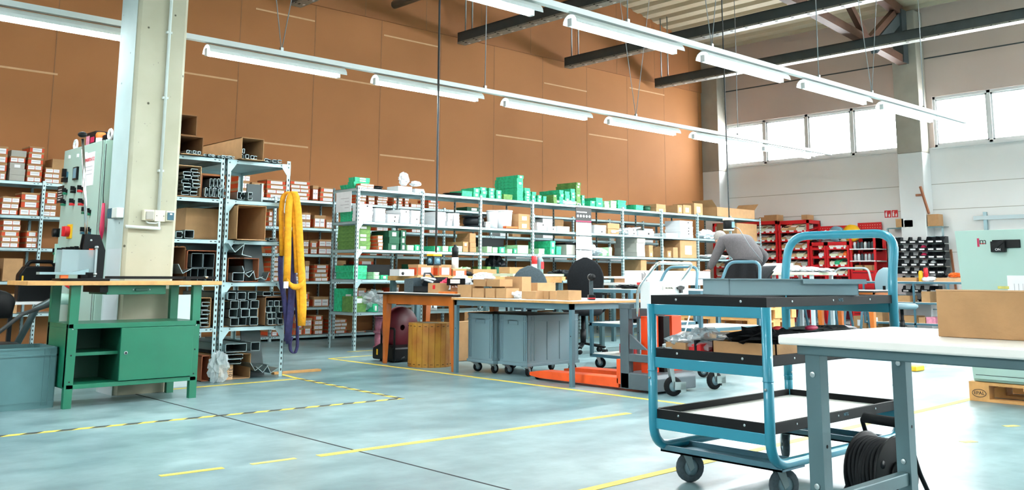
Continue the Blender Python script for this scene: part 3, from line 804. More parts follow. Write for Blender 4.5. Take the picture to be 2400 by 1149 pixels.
fill(YS, 2.02, 0, [(796, 812, 3, 427, 'greenbox', .3), (814, 829, 5, 411, 'greenbox', .3), (831, 842, 2, 429, 'orange', .3), (843, 862, 2, 428, 'greenbox', .3),
    (931, 966, 1, 437, 'white', .25), (972, 993, 1, 443, 'white', .2), (1082, 1106, 1, 448, 'greenbox', .3), (1109, 1124, 2, 441, 'greenbox', .3), (1126, 1141, 3, 439, 'greenbox', .3), (1146, 1160, 3, 441, 'greenbox', .3), (1163, 1176, 2, 446, 'greenbox', .3),
    (1180, 1202, 1, 456, 'olive', .3), (1212, 1227, 8, 411, 'greenbox', .52), (1230, 1244, 5, 441, 'greenbox', .3), (1247, 1257, 3, 450, 'greenbox', .3), (1260, 1270, 2, 458, 'greenbox', .3), (1274, 1282, 2, 460, 'greenbox', .3),
    (1297, 1306, 4, 457, 'olive', .4), (1312, 1322, 4, 446, 'greenbox', .45), (1324, 1336, 4, 449, 'greenbox', .3), (1338, 1349, 5, 443, 'greenbox', .5), (1351, 1362, 8, 428, 'olive', .45), (1364, 1371, 4, 458, 'greenbox', .3),
    (1384, 1396, 2, 471, 'greenbox', .3), (1398, 1414, 4, 464, 'greenbox', .45), (1417, 1428, 2, 472, 'pale', .3), (1432, 1446, 3, 471, 'pale', .3), (1449, 1469, 4, 470, 'greenbox', .35), (1490, 1508, 1, 481, 'greenbox', .3),
    (1538, 1562, 2, 479, 'kraft', .45), (1588, 1600, 1, 481, 'kraft', .5), (1602, 1622, 1, 481, 'kraft', .5), (1627, 1648, 1, 477, 'kraft', .5)], T)
W = 'second shelf of long run'
fill(YS, 1.6, 0, [(797, 822, 4, 490, 'greenbox', .45), (826, 838, 5, 476, 'white', .35), (846, 866, 5, 477, 'white', .35), (869, 904, 3, 488, 'white', .3), (908, 936, 2, 503, 'white', .3), (938, 960, 4, 492, 'white', .35), (964, 988, 4, 494, 'white', .35), (1020, 1046, 3, 497, 'white', .3), (1050, 1062, 3, 500, 'white', .3), (1064, 1078, 4, 500, 'white', .3),
    (1140, 1152, 2, 520, 'white', .3), (1216, 1246, 2, 502, 'kraft', .5), (1259, 1282, 2, 522, 'white', .3), (1284, 1304, 1, 531, 'white', .3), (1306, 1336, 1, 531, 'white', .3), (1392, 1420, 2, 528, 'white', .3), (1424, 1452, 2, 524, 'kraft', .35), (1472, 1492, 2, 534, 'white', .3), (1496, 1532, 1, 541, 'white', .3), (1594, 1624, 6, 518, 'white', .35), (1560, 1588, 1, 547, 'white', .3)], W)
W = 'third shelf of long run'
fill(YS, 1.245, 0, [(792, 835, 6, 526, 'olive', .5), (846, 878, 5, 542, 'olive', .5), (880, 886, 2, 548, 'dark', .3), (888, 900, 4, 552, 'orange', .25), (912, 938, 3, 541, 'dark', .4), (940, 953, 3, 540, 'dark', .4), (956, 972, 1, 575, 'pale', .3), (974, 988, 1, 574, 'greenbox', .3),
    (1018, 1034, 1, 577, 'greenbox', .3), (1038, 1052, 1, 577, 'pale', .3), (1054, 1068, 1, 578, 'greenbox', .3), (1070, 1084, 1, 577, 'pale', .3), (1087, 1100, 2, 567, 'kraft', .35), (1102, 1117, 4, 547, 'kraft', .3), (1119, 1128, 1, 583, 'white', .2),
    (1142, 1154, 1, 578, 'pale', .3), (1156, 1168, 1, 580, 'pale', .3), (1170, 1184, 1, 579, 'greenbox', .3), (1190, 1202, 1, 584, 'pale', .3), (1204, 1212, 1, 583, 'greenbox', .3), (1214, 1240, 1, 575, 'pale', .35), (1262, 1276, 1, 583, 'pale', .3), (1290, 1302, 2, 565, 'greenbox', .5), (1304, 1316, 1, 578, 'greenbox', .3), (1328, 1350, 1, 574, 'grey', .4),
    (1412, 1422, 1, 588, 'pale', .3), (1426, 1434, 1, 580, 'pale', .3), (1492, 1512, 4, 558, 'grey', .5), (1520, 1530, 2, 575, 'kraft', .2), (1546, 1556, 2, 578, 'kraft', .3), (1562, 1572, 1, 588, 'kraft', .3), (1576, 1588, 1, 580, 'kraft', .3), (1592, 1634, 1, 561, 'kraft', .5)], W)
W = 'fourth shelf of long run'
fill(YS, .87, 0, [(790, 832, 2, 622, 'greenbox', .45), (846, 868, 1, 645, 'greenbox', .3), (871, 893, 2, 638, 'pale', .35), (896, 913, 1, 645, 'greenbox', .3), (916, 930, 1, 648, 'pale', .3), (846, 870, 1, 608, 'dark', .2) if False else (934, 944, 1, 646, 'greenbox', .3), (1142, 1152, 1, 625, 'olive', .3), (1160, 1200, 1, 626, 'dark', .4), (1500, 1514, 1, 602, 'kraft', .4), (1600, 1632, 1, 612, 'kraft', .5)], W)
W = 'lowest shelf of long run'
fill(YS, .46, 0, [(788, 806, 1, 678, 'greenbox', .35), (808, 832, 2, 696, 'olive', .4), (845, 866, 2, 672, 'orange', .3), (868, 878, 1, 715, 'greenbox', .25), (857, 876, 1, 706, 'dark', .3) if False else (880, 893, 1, 712, 'greenbox', .25), (1000, 1030, 1, 700, 'white', .3), (1350, 1380, 2, 690, 'kraft', .35), (1420, 1450, 1, 700, 'kraft', .35)], W)
# loose things among the cartons
def shelf_obj(name, px, z, label, cat, y=YS, grp=None):
    a = GY(px, 500, y); return thing(name, label, cat, (a.x, y, z), 0, grp)
def spoolreel(name, px, z, r, h, m, label, y=YS + .15):
    a = GY(px, 500, y); t = thing(name, label, 'reel', (a.x, y, z + .001))
    q = MB(); q.lathe([(r * .35, 0), (r, 0), (r, h * .12), (r * .8, h * .15), (r * .8, h * .85), (r, h * .88), (r, h), (r * .35, h), (r * .35, 0)], m, 20); q.build('flange', t)
    q = MB(); q.lathe([(r * .8, h * .2), (r * .88, h * .3), (r * .9, h * .5), (r * .88, h * .7), (r * .8, h * .8)], m, 20); q.build('winding', t)
    return t
spoolreel('cable_reel', 873, 2.02, .13, .045, 'black_plastic', 'flat black reel lying on the top shelf left of the white bag')
spoolreel('cable_reel', 1062, 2.02, .15, .04, 'black_plastic', 'flat black reel lying on the top shelf left of the green cartons')
for i, (px, m_) in enumerate(((1482, 'dark_green_box'), (1497, 'bin_black'), (1514, 'dark_green_box'), (1530, 'lens_blue'), (1546, 'bin_black'))):
    spoolreel('cable_reel', px, 2.02, .085, .09, m_, '%s small reel on the top shelf right of the green cartons, %s in the row' % ('green' if 'green' in m_ else 'dark', ordn(i + 1)))
spoolreel('cable_reel', 1110, 1.6, .17, .16, 'bin_black', 'dark crate-like reel on the second shelf at the black cord')
for i, (px, z) in enumerate(((897, .055), (897, .165))):
    pass
a = GY(899, 790, 10.15)
for k in range(2):
    t = thing('wire_spool', 'pink wire spool under the shelf run, %s of two' % ('lower' if k == 0 else 'upper'), 'spool', (a.x, 10.12, .0 + .2 * k))
    q = MB(); q.lathe([(0, 0), (.15, 0), (.15, .012), (.05, .012)], 'pink', 20); q.build('flange', t); q = MB(); q.lathe([(.05, .183), (.15, .183), (.15, .197), (0, .197)], 'pink', 20); q.build('flange', t)
    q = MB(); q.lathe([(.05, .012), (.13, .013), (.135, .1), (.13, .182), (.05, .183)], 'pink', 20); q.build('winding', t)
def crumple(name, c, s, m, label, cat='bag', seed=1, n=12, group=None):
    rr = random.Random(seed); q = MB(); K = n
    vs = []; fs = []
    for i in range(K + 1):
        th = PI * i / K
        for j in range(K * 2):
            ph = PI * j / K; d = 1 + rr.uniform(-.28, .25)
            z = max(-.98, math.cos(th) * d) * .5 + .5
            vs.append((s[0] / 2 * math.sin(th) * math.cos(ph) * d, s[1] / 2 * math.sin(th) * math.sin(ph) * d, s[2] * max(z, .0)))
    for i in range(K):
        for j in range(K * 2): fs.append((i * K * 2 + j, (i + 1) * K * 2 + j, (i + 1) * K * 2 + (j + 1) % (K * 2), i * K * 2 + (j + 1) % (K * 2)))
    q.add(vs, fs, m, False)
    o = q.build(name, loc=c); return tag(o, label, cat, group)
def sh(px, z, y=YS + .15): a = GY(px, 500, y); return (a.x, a.y, z + .001)
p = GY(934, 425, 10.15); crumple('plastic_bag', (p.x, 10.03, 2.108), (.14, .12, .17), 'bag_white', 'crumpled white plastic bag standing on a white carton atop the shelf run', 'bag', 3)
p = GY(958, 425, 10.15); crumple('plastic_bag', (p.x, 10.0, 2.108), (.15, .12, .07), 'bag_white', 'small low white plastic bag beside the taller one atop the shelf run', 'bag', 4)
# white tubs and trays on the second shelf
def tub(px, z, r, h, m, label, y=YS + .16):
    t = thing('tub', label, 'tub', sh(px, z, y)); q = MB(); q.lathe([(0, 0), (r * .88, 0), (r, h), (r * .95, h), (r * .84, .01), (0, .01)], m, 20); q.build('body', t)
    q = MB(); q.lathe([(r * .98, h - .02), (r * 1.05, h - .02), (r * 1.05, h), (r * .97, h)], m, 20); q.build('rim', t)
tub(1180, 1.6, .13, .27, 'white_box', 'large white tub on the second shelf, right one of two')
tub(1154, 1.6, .085, .26, 'white_box', 'white tub partly hidden by an upright on the second shelf, left one of two')
def tray(px, z, w_, d, h, m, label, cat='tray', y=YS + .02, rz=0):
    q = MB(); th = .006
    q.box((-w_ / 2, 0, 0), (w_ / 2, d, th), m)
    for a, b in (((-w_ / 2, 0, 0), (w_ / 2, th, h)), ((-w_ / 2, d - th, 0), (w_ / 2, d, h)), ((-w_ / 2, 0, 0), (-w_ / 2 + th, d, h)), ((w_ / 2 - th, 0, 0), (w_ / 2, d, h))): q.box(a, b, m)
    o = q.build('tray', loc=sh(px, z, y)); o.rotation_euler = (0, 0, rz); return tag(o, label, cat)
tray(1108, 1.6, .42, .4, .11, 'bin_black', 'black open tray on the second shelf just right of the hanging cord') if False else None
tray(1215, 1.6, .5, .3, .035, 'orange', 'flat orange tray on the second shelf beside the white tubs')
tray(1268, 1.76, .01, .01, .01, 'orange', 'x') if False else None
tray(1155, 1.245, .45, .4, .22, 'bin_black', 'dark open crate on the third shelf above the pale green cartons', y=YS + .3)
tray(1345, 1.245, .4, .4, .2, 'bin_black', 'dark open box on the third shelf behind the hanging calendar', y=YS + .28)
tray(1020, .87, .5, .4, .2, 'dark_green_box', 'dark green open crate on the fourth shelf left of the socket cube')
tray(880, .87, .55, .3, .19, 'bin_black', 'dark open carton on the fourth shelf behind the green boxes', y=YS + .28)
crumple('plastic_bag', sh(885, .46, YS + .12), (.4, .3, .26), 'clear_plastic', 'clear plastic bag on the lowest shelf right of the green cartons', 'bag', 11)
crumple('plastic_bag', sh(1085, .87, YS - .0 + .15), (.5, .3, .16), 'pale_green_box', 'yellow green bag lying on the fourth shelf right of the cord', 'bag', 12)
crumple('black_bag', sh(1160, .87, YS + .2), (.35, .3, .33), 'bin_black', 'black bag hanging full on the fourth shelf', 'bag', 13)
crumple('plastic_bag', sh(1372, 1.245), (.3, .3, .22), 'foil', 'silvery foil bag on the third shelf right of the calendar', 'bag', 14)
crumple('parts_bag', sh(1402, 1.245), (.25, .3, .12), 'bag_white', 'heap of small white parts on the third shelf right of the foil bag', 'bag', 15)
crumple('plastic_bag', sh(1652, 1.6), (.35, .3, .17), 'bag_white', 'white plastic bag on the second shelf, left one near the bending person', 'bag', 16)
crumple('plastic_bag', sh(1672, 1.6), (.3, .3, .13), 'bag_white', 'white plastic bag on the second shelf, right one near the bending person', 'bag', 17)
crumple('paper_pile', sh(1668, 1.245), (.7, .4, .08), 'paper', 'flat pile of white paper on the third shelf near the bending person', 'paper', 18)
crumple('parts_bag', sh(1446, 1.6), (.4, .3, .1), 'bag_white', 'heap of white parts on the second shelf right of the calendar', 'bag', 19)
crumple('parts_bag', sh(1232, 2.02) if False else sh(1332, 2.02, 9.93), (.55, .06, .07), 'foil', 'row of silvery bags in front of green cartons on the top shelf', 'bag', 20)
q = MB(); q.bar((0, 0, .03), (.75, .02, .13), .12, .02, 'bag_white'); tag(q.build('paper_roll', loc=sh(1427, 1.6, 9.95)), 'pinkish white wrapped roll lying slanted on the second shelf', 'roll')
# big cartons standing open at the right end of the run
def open_box(x0, x1, y0, y1, z0, z1, m, label, flaps=True, inner='kraft_dark', cat='box', open_side=None, grp=None, name='cardboard_box', fl=.12):
    t = thing(name, label, cat, ((x0 + x1) / 2, (y0 + y1) / 2, z0), 0, grp); w_, d, h = x1 - x0, y1 - y0, z1 - z0; th = .005
    q = MB(); q.box((-w_ / 2, -d / 2, .001), (w_ / 2, d / 2, th), m)
    if open_side != 'y-': q.box((-w_ / 2, -d / 2, 0.001), (w_ / 2, -d / 2 + th, h), m)
    q.box((-w_ / 2, d / 2 - th, 0.001), (w_ / 2, d / 2, h), m); q.box((-w_ / 2, -d / 2, 0.001), (-w_ / 2 + th, d / 2, h), m); q.box((w_ / 2 - th, -d / 2, 0.001), (w_ / 2, d / 2, h), m)
    if open_side: q.box((-w_ / 2, -d / 2, h - th), (w_ / 2, d / 2, h), m)
    q.build('body', t)
    if flaps:
        for sgn in (-1, 1):
            f = MB(); f.bar((sgn * w_ / 2, 0, h), (sgn * (w_ / 2 + fl * .8), 0, h + fl * .5), d * .96, .004, m, up=(0, 1, 0)) if False else f.add([(sgn * w_ / 2, -d / 2, h), (sgn * w_ / 2, d / 2, h), (sgn * (w_ / 2 + fl * .7), d / 2, h + fl * .6), (sgn * (w_ / 2 + fl * .7), -d / 2, h + fl * .6)], [(0, 1, 2, 3)], m)
            f.build('flap', t, solid=.004)
    return t
a = GY(1680, 500, 9.95); b = GY(1772, 500, 9.95)
open_box(a.x, b.x - .05, 9.95, 10.4, 2.021, 2.2, 'kraft', 'large open brown carton atop the right end of the shelf run', fl=.2)
a = GY(1722, 500, 9.95); b = GY(1776, 500, 9.95)
q = carton_mesh(b.x - a.x - .1, .45, .33, 'kraft', 1).build('cardboard_box', loc=((a.x + b.x) / 2, 9.95, 1.602)); tag(q, 'large brown carton on the second shelf at the right end of the run', 'box')
# calendar with its four sheets hung on the shelf run, label sheet at the left end
a = GY(1350, 487, 9.86); b = GY(1386, 487, 9.86); cw = b.x - a.x
t = thing('wall_calendar', 'long hanging wall calendar with dark header sheet and three white month sheets', 'calendar', (a.x, 9.862, 1.13))
q = MB(); q.box((0, 0, .63), (cw, .006, .86), 'label_dark'); q.box((0, -.001, .63), (cw, 0, .65), 'magenta')
for k in range(5): q.cyl((cw * (.12 + .19 * k), -.002, .72), (cw * (.12 + .19 * k), 0, .72), .022, 'bag_white', 10)
q.box((cw * .05, -.001, .775), (cw * .7, 0, .79), 'paper'); q.build('header_sheet', t)
for k in range(3):
    q = MB(); z0 = .42 - .215 * k; q.box((.005, 0, z0), (cw + .006 * k, .005, z0 + .2), 'paper')
    for i in range(6): q.box((.02, -.0008, z0 + .02 + .022 * i), (cw - .02, 0, z0 + .024 + .022 * i), 'paper_print')
    q.build('month_sheet', t)
t = thing('paper_sign', 'white paper sheet with small print hanging at the left end of the shelf run', 'sign', (6.43, 10.0, 1.72))
q = MB(); q.box((0, 0, 0), (.004, .36, .26), 'paper')
for i in range(4): q.box((-.001, .05, .05 + .04 * i), (0, .05 + .1 + .1 * (i % 2), .057 + .04 * i), 'paper_print')
q.build('sheet', t)
# ------------------------------------------------------------------ left foreground: green bench
BX0, BX1, BY0, BY1 = 2.165, 3.115, 6.90, 7.36
t = thing('workbench', 'green steel workbench with beech top, open compartment and sliding door, beside the concrete column', 'workbench', (BX0, BY0, 0))
L, D = BX1 - BX0, BY1 - BY0
q = MB(); q.box((-.30, -.05, .842), (L + .14, D - .02, .872), 'beech'); q.build('tabletop', t, .003)
for (x, y) in ((0, 0), (L, 0), (0, D - .04), (L, D - .04)):
    q = MB(); s = -1 if x else 1
    top_x = x
    q.hexa([(x, y, 0), (x + s * .055, y, 0), (x + s * .055, y + .045, 0), (x, y + .045, 0), (x, y, .842), (x + s * .065, y, .842), (x + s * .065, y + .045, .842), (x, y + .045, .842)], 'green_steel')
    for z in (.18, .36, .54): q.cyl((x + s * .03, y - .002, z), (x + s * .03, y, z), .006, 'zinc' if z > .5 else 'hole', 8)
    q.build('leg', t, .003)
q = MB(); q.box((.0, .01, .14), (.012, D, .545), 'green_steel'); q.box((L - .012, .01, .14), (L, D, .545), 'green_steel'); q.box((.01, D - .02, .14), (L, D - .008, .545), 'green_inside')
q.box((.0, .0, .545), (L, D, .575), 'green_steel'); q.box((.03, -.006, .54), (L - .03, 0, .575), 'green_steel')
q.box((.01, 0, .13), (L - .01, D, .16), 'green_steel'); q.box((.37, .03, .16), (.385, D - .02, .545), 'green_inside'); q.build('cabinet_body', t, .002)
q = MB(); q.box((.02, .06, .35), (.37, D - .03, .372), 'green_steel'); q.build('shelf', t)
q = MB(); q.box((.36, -.012, .165), (L - .05, .006, .538), 'green_steel'); q.build('door', t, .004)
dr = t.children[-1]
q = MB(); q.lathe([(0, -.016), (.013, -.016), (.013, -.012)], 'zinc', 14, (.40, 0, .36), 'y') ; q.lathe([(0, -.0165), (.008, -.0165)], 'hole', 14, (.40, 0, .36), 'y'); q.build('finger_hole', dr)
q = MB(); q.box((.25, .02, .775), (.68, D - .06, .84), 'green_steel'); q.box((.20, .02, .79), (.26, D - .08, .84), 'black_plastic'); q.build('drawer', t, .003)
dd = t.children[-1]
q = MB(); q.box((.45, .004, .80), (.54, .02, .82), 'green_inside'); q.cyl((.435, .012, .81), (.435, .02, .81), .006, 'zinc', 8); q.cyl((.555, .012, .81), (.555, .02, .81), .006, 'zinc', 8); q.build('handle', dd, .003)
# long flat steel guide and shear on the bench
t = thing('profile_shear', 'black manual profile shear with long chrome lever and clear guard on the beech bench top', 'machine', (2.265, 7.0, .872))
q = MB(); q.box((-.17, -.10, 0), (.16, .12, .018), 'black_plastic'); q.build('base', t, .004)
for yy in (-.035, .03):
    q = MB(); q.prism([(-.02, .015), (.13, .015), (.135, .22), (.09, .33), (-.01, .335), (-.02, .25)], 1, yy, yy + .014, 'black_plastic')
    q.box((.02, yy - .001, .17), (.05, yy, .23), 'carton_orange'); q.cyl((.03, yy - .004, .29), (.03, yy, .29), .008, 'zinc', 10); q.build('side_plate', t)
q = MB(); q.tube([(.005, 0, .33), (-.02, -.01, .55), (-.075, -.02, 1.02)], .011, 'chrome', 12); q.build('lever', t)
lv = t.children[-1]
q = MB(); q.ell((-.078, -.02, 1.05), (.032, .032, .022), 'black_plastic'); q.build('knob', lv)
q = MB(); q.box((-.17, -.07, .06), (.07, -.064, .22), 'clear_guard'); q.build('guard', t); q = MB(); q.box((-.17, .06, .06), (.07, .066, .22), 'clear_guard'); q.build('guard', t)
q = MB(); q.box((.05, -.08, .03), (.065, -.066, .25), 'zinc'); q.cyl((.0575, -.085, .24), (.0575, -.06, .24), .012, 'zinc', 10); q.cyl((.0575, -.085, .05), (.0575, -.06, .05), .012, 'zinc', 10); q.build('bracket', t)
q = MB(); q.box((-.32, -.12, .045), (-.02, -.04, .062), 'steel_shelf_dark'); q.prism([(-.1, .062), (.0, .062), (.0, .085)], 1, -.12, -.04, 'steel_shelf_dark'); q.build('feed_table', t)
q = MB(); q.box((-.18, -.11, 0.019), (-.13, -.08, .042), 'orange'); q.build('foot', t)
q = MB(); q.box((.16, -.02, .015), (1.0, .012, .035), 'black_plastic'); q.box((.75, -.03, .002), (.79, .02, .03), 'black_plastic'); q.cyl((.92, -.03, .03), (.92, .02, .03), .01, 'chrome', 8); q.build('stop_rail', t)
# mint control cabinet
t = thing('control_cabinet', 'tall mint green electrical control cabinet standing left of the concrete column', 'cabinet', (2.78, 8.3, 0), 0)
CWd, CDp, CHt = 1.06, .42, 2.09
q = MB(); q.box((0.02, 0, .05), (CDp, CWd, CHt), 'cab_mint'); q.box((.05, .03, 0), (CDp - .03, CWd - .03, .05), 'bin_black'); q.build('body', t, .006)
q = MB(); q.box((0, .01, .08), (.02, CWd - .01, CHt - .005), 'cab_mint2'); q.build('door', t, .005)
dr = t.children[-1]
q = MB(); q.box((-.001, .012, .08), (.021, .018, CHt), 'hole'); q.build('seal', dr)
def face(px, py): p = GX(px, py, 2.78); return p.y - 8.3, p.z
def fitting(name, pts, px, py, m_, sz, knob=None, knob_m='green_steel'):
    y, z = face(px, py); q = MB(); q.box((-.012, y - sz / 2, z - sz / 2), (0, y + sz / 2, z + sz / 2), m_)
    if knob == 'lever': q.box((-.045, y - sz * .18, z - sz * .2), (-.01, y + sz * .18, z + sz * .9), 'black_plastic'); q.box((-.04, y - sz * .5, z - sz * .9), (0, y + sz * .5, z - sz * .3), knob_m)
    if knob == 'round': q.cyl((-.05, y, z), (-.012, y, z), sz * .5, knob_m, 14)
    q.build(name, dr)
for px, py in ((164, 368), (184, 365), (204, 361)): fitting('indicator_lamp', 0, px, py, 'paper', .03); 
for px, py in ((157, 412),): fitting('rotary_switch', 0, px, py, 'lens_blue', .07, 'lever', 'black_plastic')
y, z = face(180, 407); q = MB(); q.box((-.02, y - .055, z - .06), (0, y + .055, z + .06), 'black_plastic'); q.box((-.022, y - .04, z - .045), (-.02, y + .04, z + .05), 'screen_blue'); q.build('display', dr, .003)
for px, py, m_ in ((157, 449, 'green_steel'), (177, 445, 'black_plastic'), (153, 475, 'green_steel'), (174, 474, 'red'), (193, 443, 'red'), (195, 474, 'red'), (203, 494, 'green_steel'), (212, 497, 'green_steel'), (200, 541, 'lens_blue'), (212, 541, 'lens_blue')):
    fitting('switch', 0, px, py, 'black_plastic', .035, 'lever', m_)
for i in range(6): fitting('switch', 0, 135 + 10.3 * i, 590 - 1.0 * i, 'black_plastic', .032, 'lever', 'green_steel')
fitting('rotary_switch', 0, 137, 546, 'black_plastic', .08, 'round', 'black_plastic'); 
y, z = face(165, 543); q = MB(); q.box((-.015, y - .06, z - .065), (0, y + .06, z + .065), 'yellow'); q.cyl((-.06, y, z), (-.015, y, z), .048, 'red', 18); q.box((-.075, y - .01, z - .045), (-.055, y + .01, z + .045), 'red'); q.build('main_switch', dr, .003)
y, z = face(142, 457); q = MB(); q.box((-.004, y - .09, z - .075), (0, y + .09, z + .085), 'label_dark')
for i in range(5): q.box((-.005, y - .07, z - .05 + .024 * i), (-.004, y + .06, z - .042 + .024 * i), 'paper')
q.build('notice_plate', dr)
y, z = face(208, 397); q = MB(); q.box((-.003, y - .14, z - .15), (0, y + .15, z + .15), 'paper')
for i in range(3): q.box((-.004, y - .1, z - .05 + .035 * i), (-.003, y + .1, z - .044 + .035 * i), 'paper_print')
q.build('paper_sheet', dr)
y, z = face(212, 372)
text_mesh('PARKPLATZ', .045, 'red', (2.775, 8.3 + y, z - .005), (PI / 2, 0, -PI / 2), name='lettering').name = 'lettering'
lt = bpy.data.objects['lettering']; lt.parent = dr; lt.location = (-.005, y, z - .01)
for yy in (.0, .06):
    q = MB(); yv = .02
    q.tube([(.02 + yy, -.012, 2.05), (.022 + yy, -.014, 1.6), (.03 + yy, -.014, 1.52)], .004, 'hole', 6); q.tube([(.03 + yy, -.02, 1.53), (.03 + yy, -.02, 1.30), (.03 + yy, -.02, 1.2)], .02, 'magenta', 10, rad=[.012, .02, .006]); q.build('test_probe', t)
for yy in (.02, CWd - .12):
    q = MB(); pts = [(.06, yy + .045 * math.cos(a), CHt + .05 + .045 * math.sin(a)) for a in [2 * PI * k / 14 for k in range(15)]]
    q.tube(pts, .011, 'paper', 8); q.cyl((.06, yy, CHt - .002), (.06, yy, CHt + .012), .02, 'zinc', 10); q.build('lifting_eye', t)
q = MB(); q.box((-.03, CWd - .05, 1.02), (.05, CWd - .02, 1.2), 'cab_mint'); q.build('hinge_box', t, .003)
q = MB(); q.tube([(-.01, .55, .72), (-.12, .6, .7), (-.25, .66, .62), (-.32, .9, .3)], .03, 'alu_dark', 10); q.box((-.02, .35, .62), (0, .6, .8), 'cab_mint'); q.cyl((-.14, .5, .7), (0, .5, .7), .05, 'cab_mint', 14); q.build('cable_gland', t)
q = MB(); q.tube([(-.05, .45, .8), (-.1, .5, .84), (-.14, .56, .74), (-.14, .57, .5)], .012, 'red', 8); q.tube([(-.05, .48, .8), (-.1, .53, .84), (-.13, .6, .74), (-.13, .62, .4)], .012, 'paper', 8); q.build('cable', t)
# helmet case and lamp on the cabinet
t = thing('signal_lamp', 'small orange capped lamp on top of the mint cabinet', 'lamp', (2.86, 8.62, CHt + .001)); q = MB(); q.cyl((0, 0, 0), (0, 0, .05), .04, 'paper', 14); q.build('base', t); q = MB(); q.lathe([(.042, .05), (.045, .08), (.035, .1), (0, .105)], 'orange', 14); q.build('cap', t)
q = MB(); q.box((-.1, -.13, 0), (.12, .13, .13), 'bin_black'); q.box((-.101, .03, .01), (-.1, .12, .1), 'pink'); q.box((-.102, -.1, .03), (-.1, .0, .08), 'magenta'); o = q.build('tool_case', loc=(2.95, 8.86, CHt + .001), bevel=.02); tag(o, 'dark case with pink label lying on top of the mint cabinet', 'case')
q = MB(); q.lathe([(0, 0), (.14, 0), (.14, .06), (.12, .07), (0, .07)], 'black_plastic', 20); tag(q.build('round_lid', loc=(2.98, 8.5, CHt + .001)), 'round black lid on top of the mint cabinet near the column', 'lid')
o = carton_mesh(.55, .3, .3, 'kraft', 1).build('cardboard_box', loc=(2.9, 9.8, 2.06)); o.location = (3.7, 11.95, 2.001); tag(o, 'big brown carton on the wall shelving seen between cabinet and column', 'box')
# grey crate bottom left
def crate(name, loc, w_, d, h, m, label, rz=0, ribs=True, grp=None, wheels=False, base=0.0, lid=False):
    t = thing(name, label, 'crate', loc, rz, grp); th = .008; z0 = base
    q = MB(); tp = .0075
    q.box((-w_ / 2 + tp, -d / 2 + tp, z0), (w_ / 2 - tp, d / 2 - tp, z0 + .01), m)
    for sx, sy in ((1, 0), (-1, 0), (0, 1), (0, -1)):
        if sx:
            a = sx * (w_ / 2 - tp); b = sx * w_ / 2
            q.hexa([(a, -d / 2 + tp, z0), (a - sx * th, -d / 2 + tp, z0), (a - sx * th, d / 2 - tp, z0), (a, d / 2 - tp, z0), (b - sx * .006, -d / 2 + .006, z0 + h), (b - sx * (th + .006), -d / 2 + .006, z0 + h), (b - sx * (th + .006), d / 2 - .006, z0 + h), (b - sx * .006, d / 2 - .006, z0 + h)], m)
        else:
            a = sy * (d / 2 - tp); b = sy * d / 2
            q.hexa([(-w_ / 2 + tp, a, z0), (-w_ / 2 + tp, a - sy * th, z0), (w_ / 2 - tp, a - sy * th, z0), (w_ / 2 - tp, a, z0), (-w_ / 2 + .006, b - sy * .006, z0 + h), (-w_ / 2 + .006, b - sy * (th + .006), z0 + h), (w_ / 2 - .006, b - sy * (th + .006), z0 + h), (w_ / 2 - .006, b - sy * .006, z0 + h)], m)
    q.build('shell', t)
    r = MB()
    for zz in ((z0 + h - .012), (z0 + h - .06)):
        for a, b in (((-w_ / 2, -d / 2, zz), (w_ / 2, -d / 2 + .012, zz + .01)), ((-w_ / 2, d / 2 - .012, zz), (w_ / 2, d / 2, zz + .01)), ((-w_ / 2, -d / 2, zz), (-w_ / 2 + .012, d / 2, zz + .01)), ((w_ / 2 - .012, -d / 2, zz), (w_ / 2, d / 2, zz + .01))): r.box(a, b, m)
    r.build('rim', t)
    r = MB()
    for f in (-.42, -.36, .36, .42):
        for sy in (-1, 1): r.box((w_ * f - .003, sy * (d / 2 - .016), z0 + .02), (w_ * f + .003, sy * (d / 2 - .001), z0 + h), m)
        for sx in (-1, 1): r.box((sx * (w_ / 2 - .016), d * f - .003, z0 + .02), (sx * (w_ / 2 - .001), d * f + .003, z0 + h), m)
    if not wheels:
        for sy in (-1, 1): r.box((-w_ / 2 + .01, sy * (d / 2 - .012), z0 + .04), (w_ / 2 - .01, sy * (d / 2 - .004), z0 + .046), m)
        for sx in (-1, 1): r.box((sx * (w_ / 2 - .012), -d / 2 + .01, z0 + .04), (sx * (w_ / 2 - .004), d / 2 - .01, z0 + .046), m)
    else:
        for f in (-.12, .12): r.box((w_ * f - .004, -d / 2 + .001, z0 + .02), (w_ * f + .004, -d / 2 + .016, z0 + h - .06), m)
    r.build('ribs', t)
    for sx in (-1, 1):
        g = MB(); g.box((sx * (w_ / 2 - .012), -.07, z0 + h - .055), (sx * (w_ / 2 + .0), .07, z0 + h - .05), m); g.box((sx * (w_ / 2 - .012), -.07, z0 + h - .09), (sx * (w_ / 2 + .0), .07, z0 + h - .085), m)
        g.box((sx * (w_ / 2 - .012), -.07, z0 + h - .09), (sx * w_ / 2, -.064, z0 + h - .05), m); g.box((sx * (w_ / 2 - .012), .064, z0 + h - .09), (sx * w_ / 2, .07, z0 + h - .05), m); g.build('handle', t)
    if lid:
        q = MB(); q.box((-w_ / 2 + .004, -d / 2 + .004, z0 + h), (w_ / 2 - .004, d / 2 - .004, z0 + h + .008), 'black_plastic'); q.build('lid', t)
    if wheels:
        q = MB(); q.box((-w_ / 2 - .003, -d / 2 - .003, z0 - .03), (w_ / 2 + .003, d / 2 + .003, z0 - .001), m); q.build('dolly_frame', t, .004)
        for sx in (-1, 1):
            for sy in (-1, 1): caster(t, (sx * (w_ / 2 - .06), sy * (d / 2 - .06)), .045, z0 - .035, R.uniform(-.6, .6))
    return t
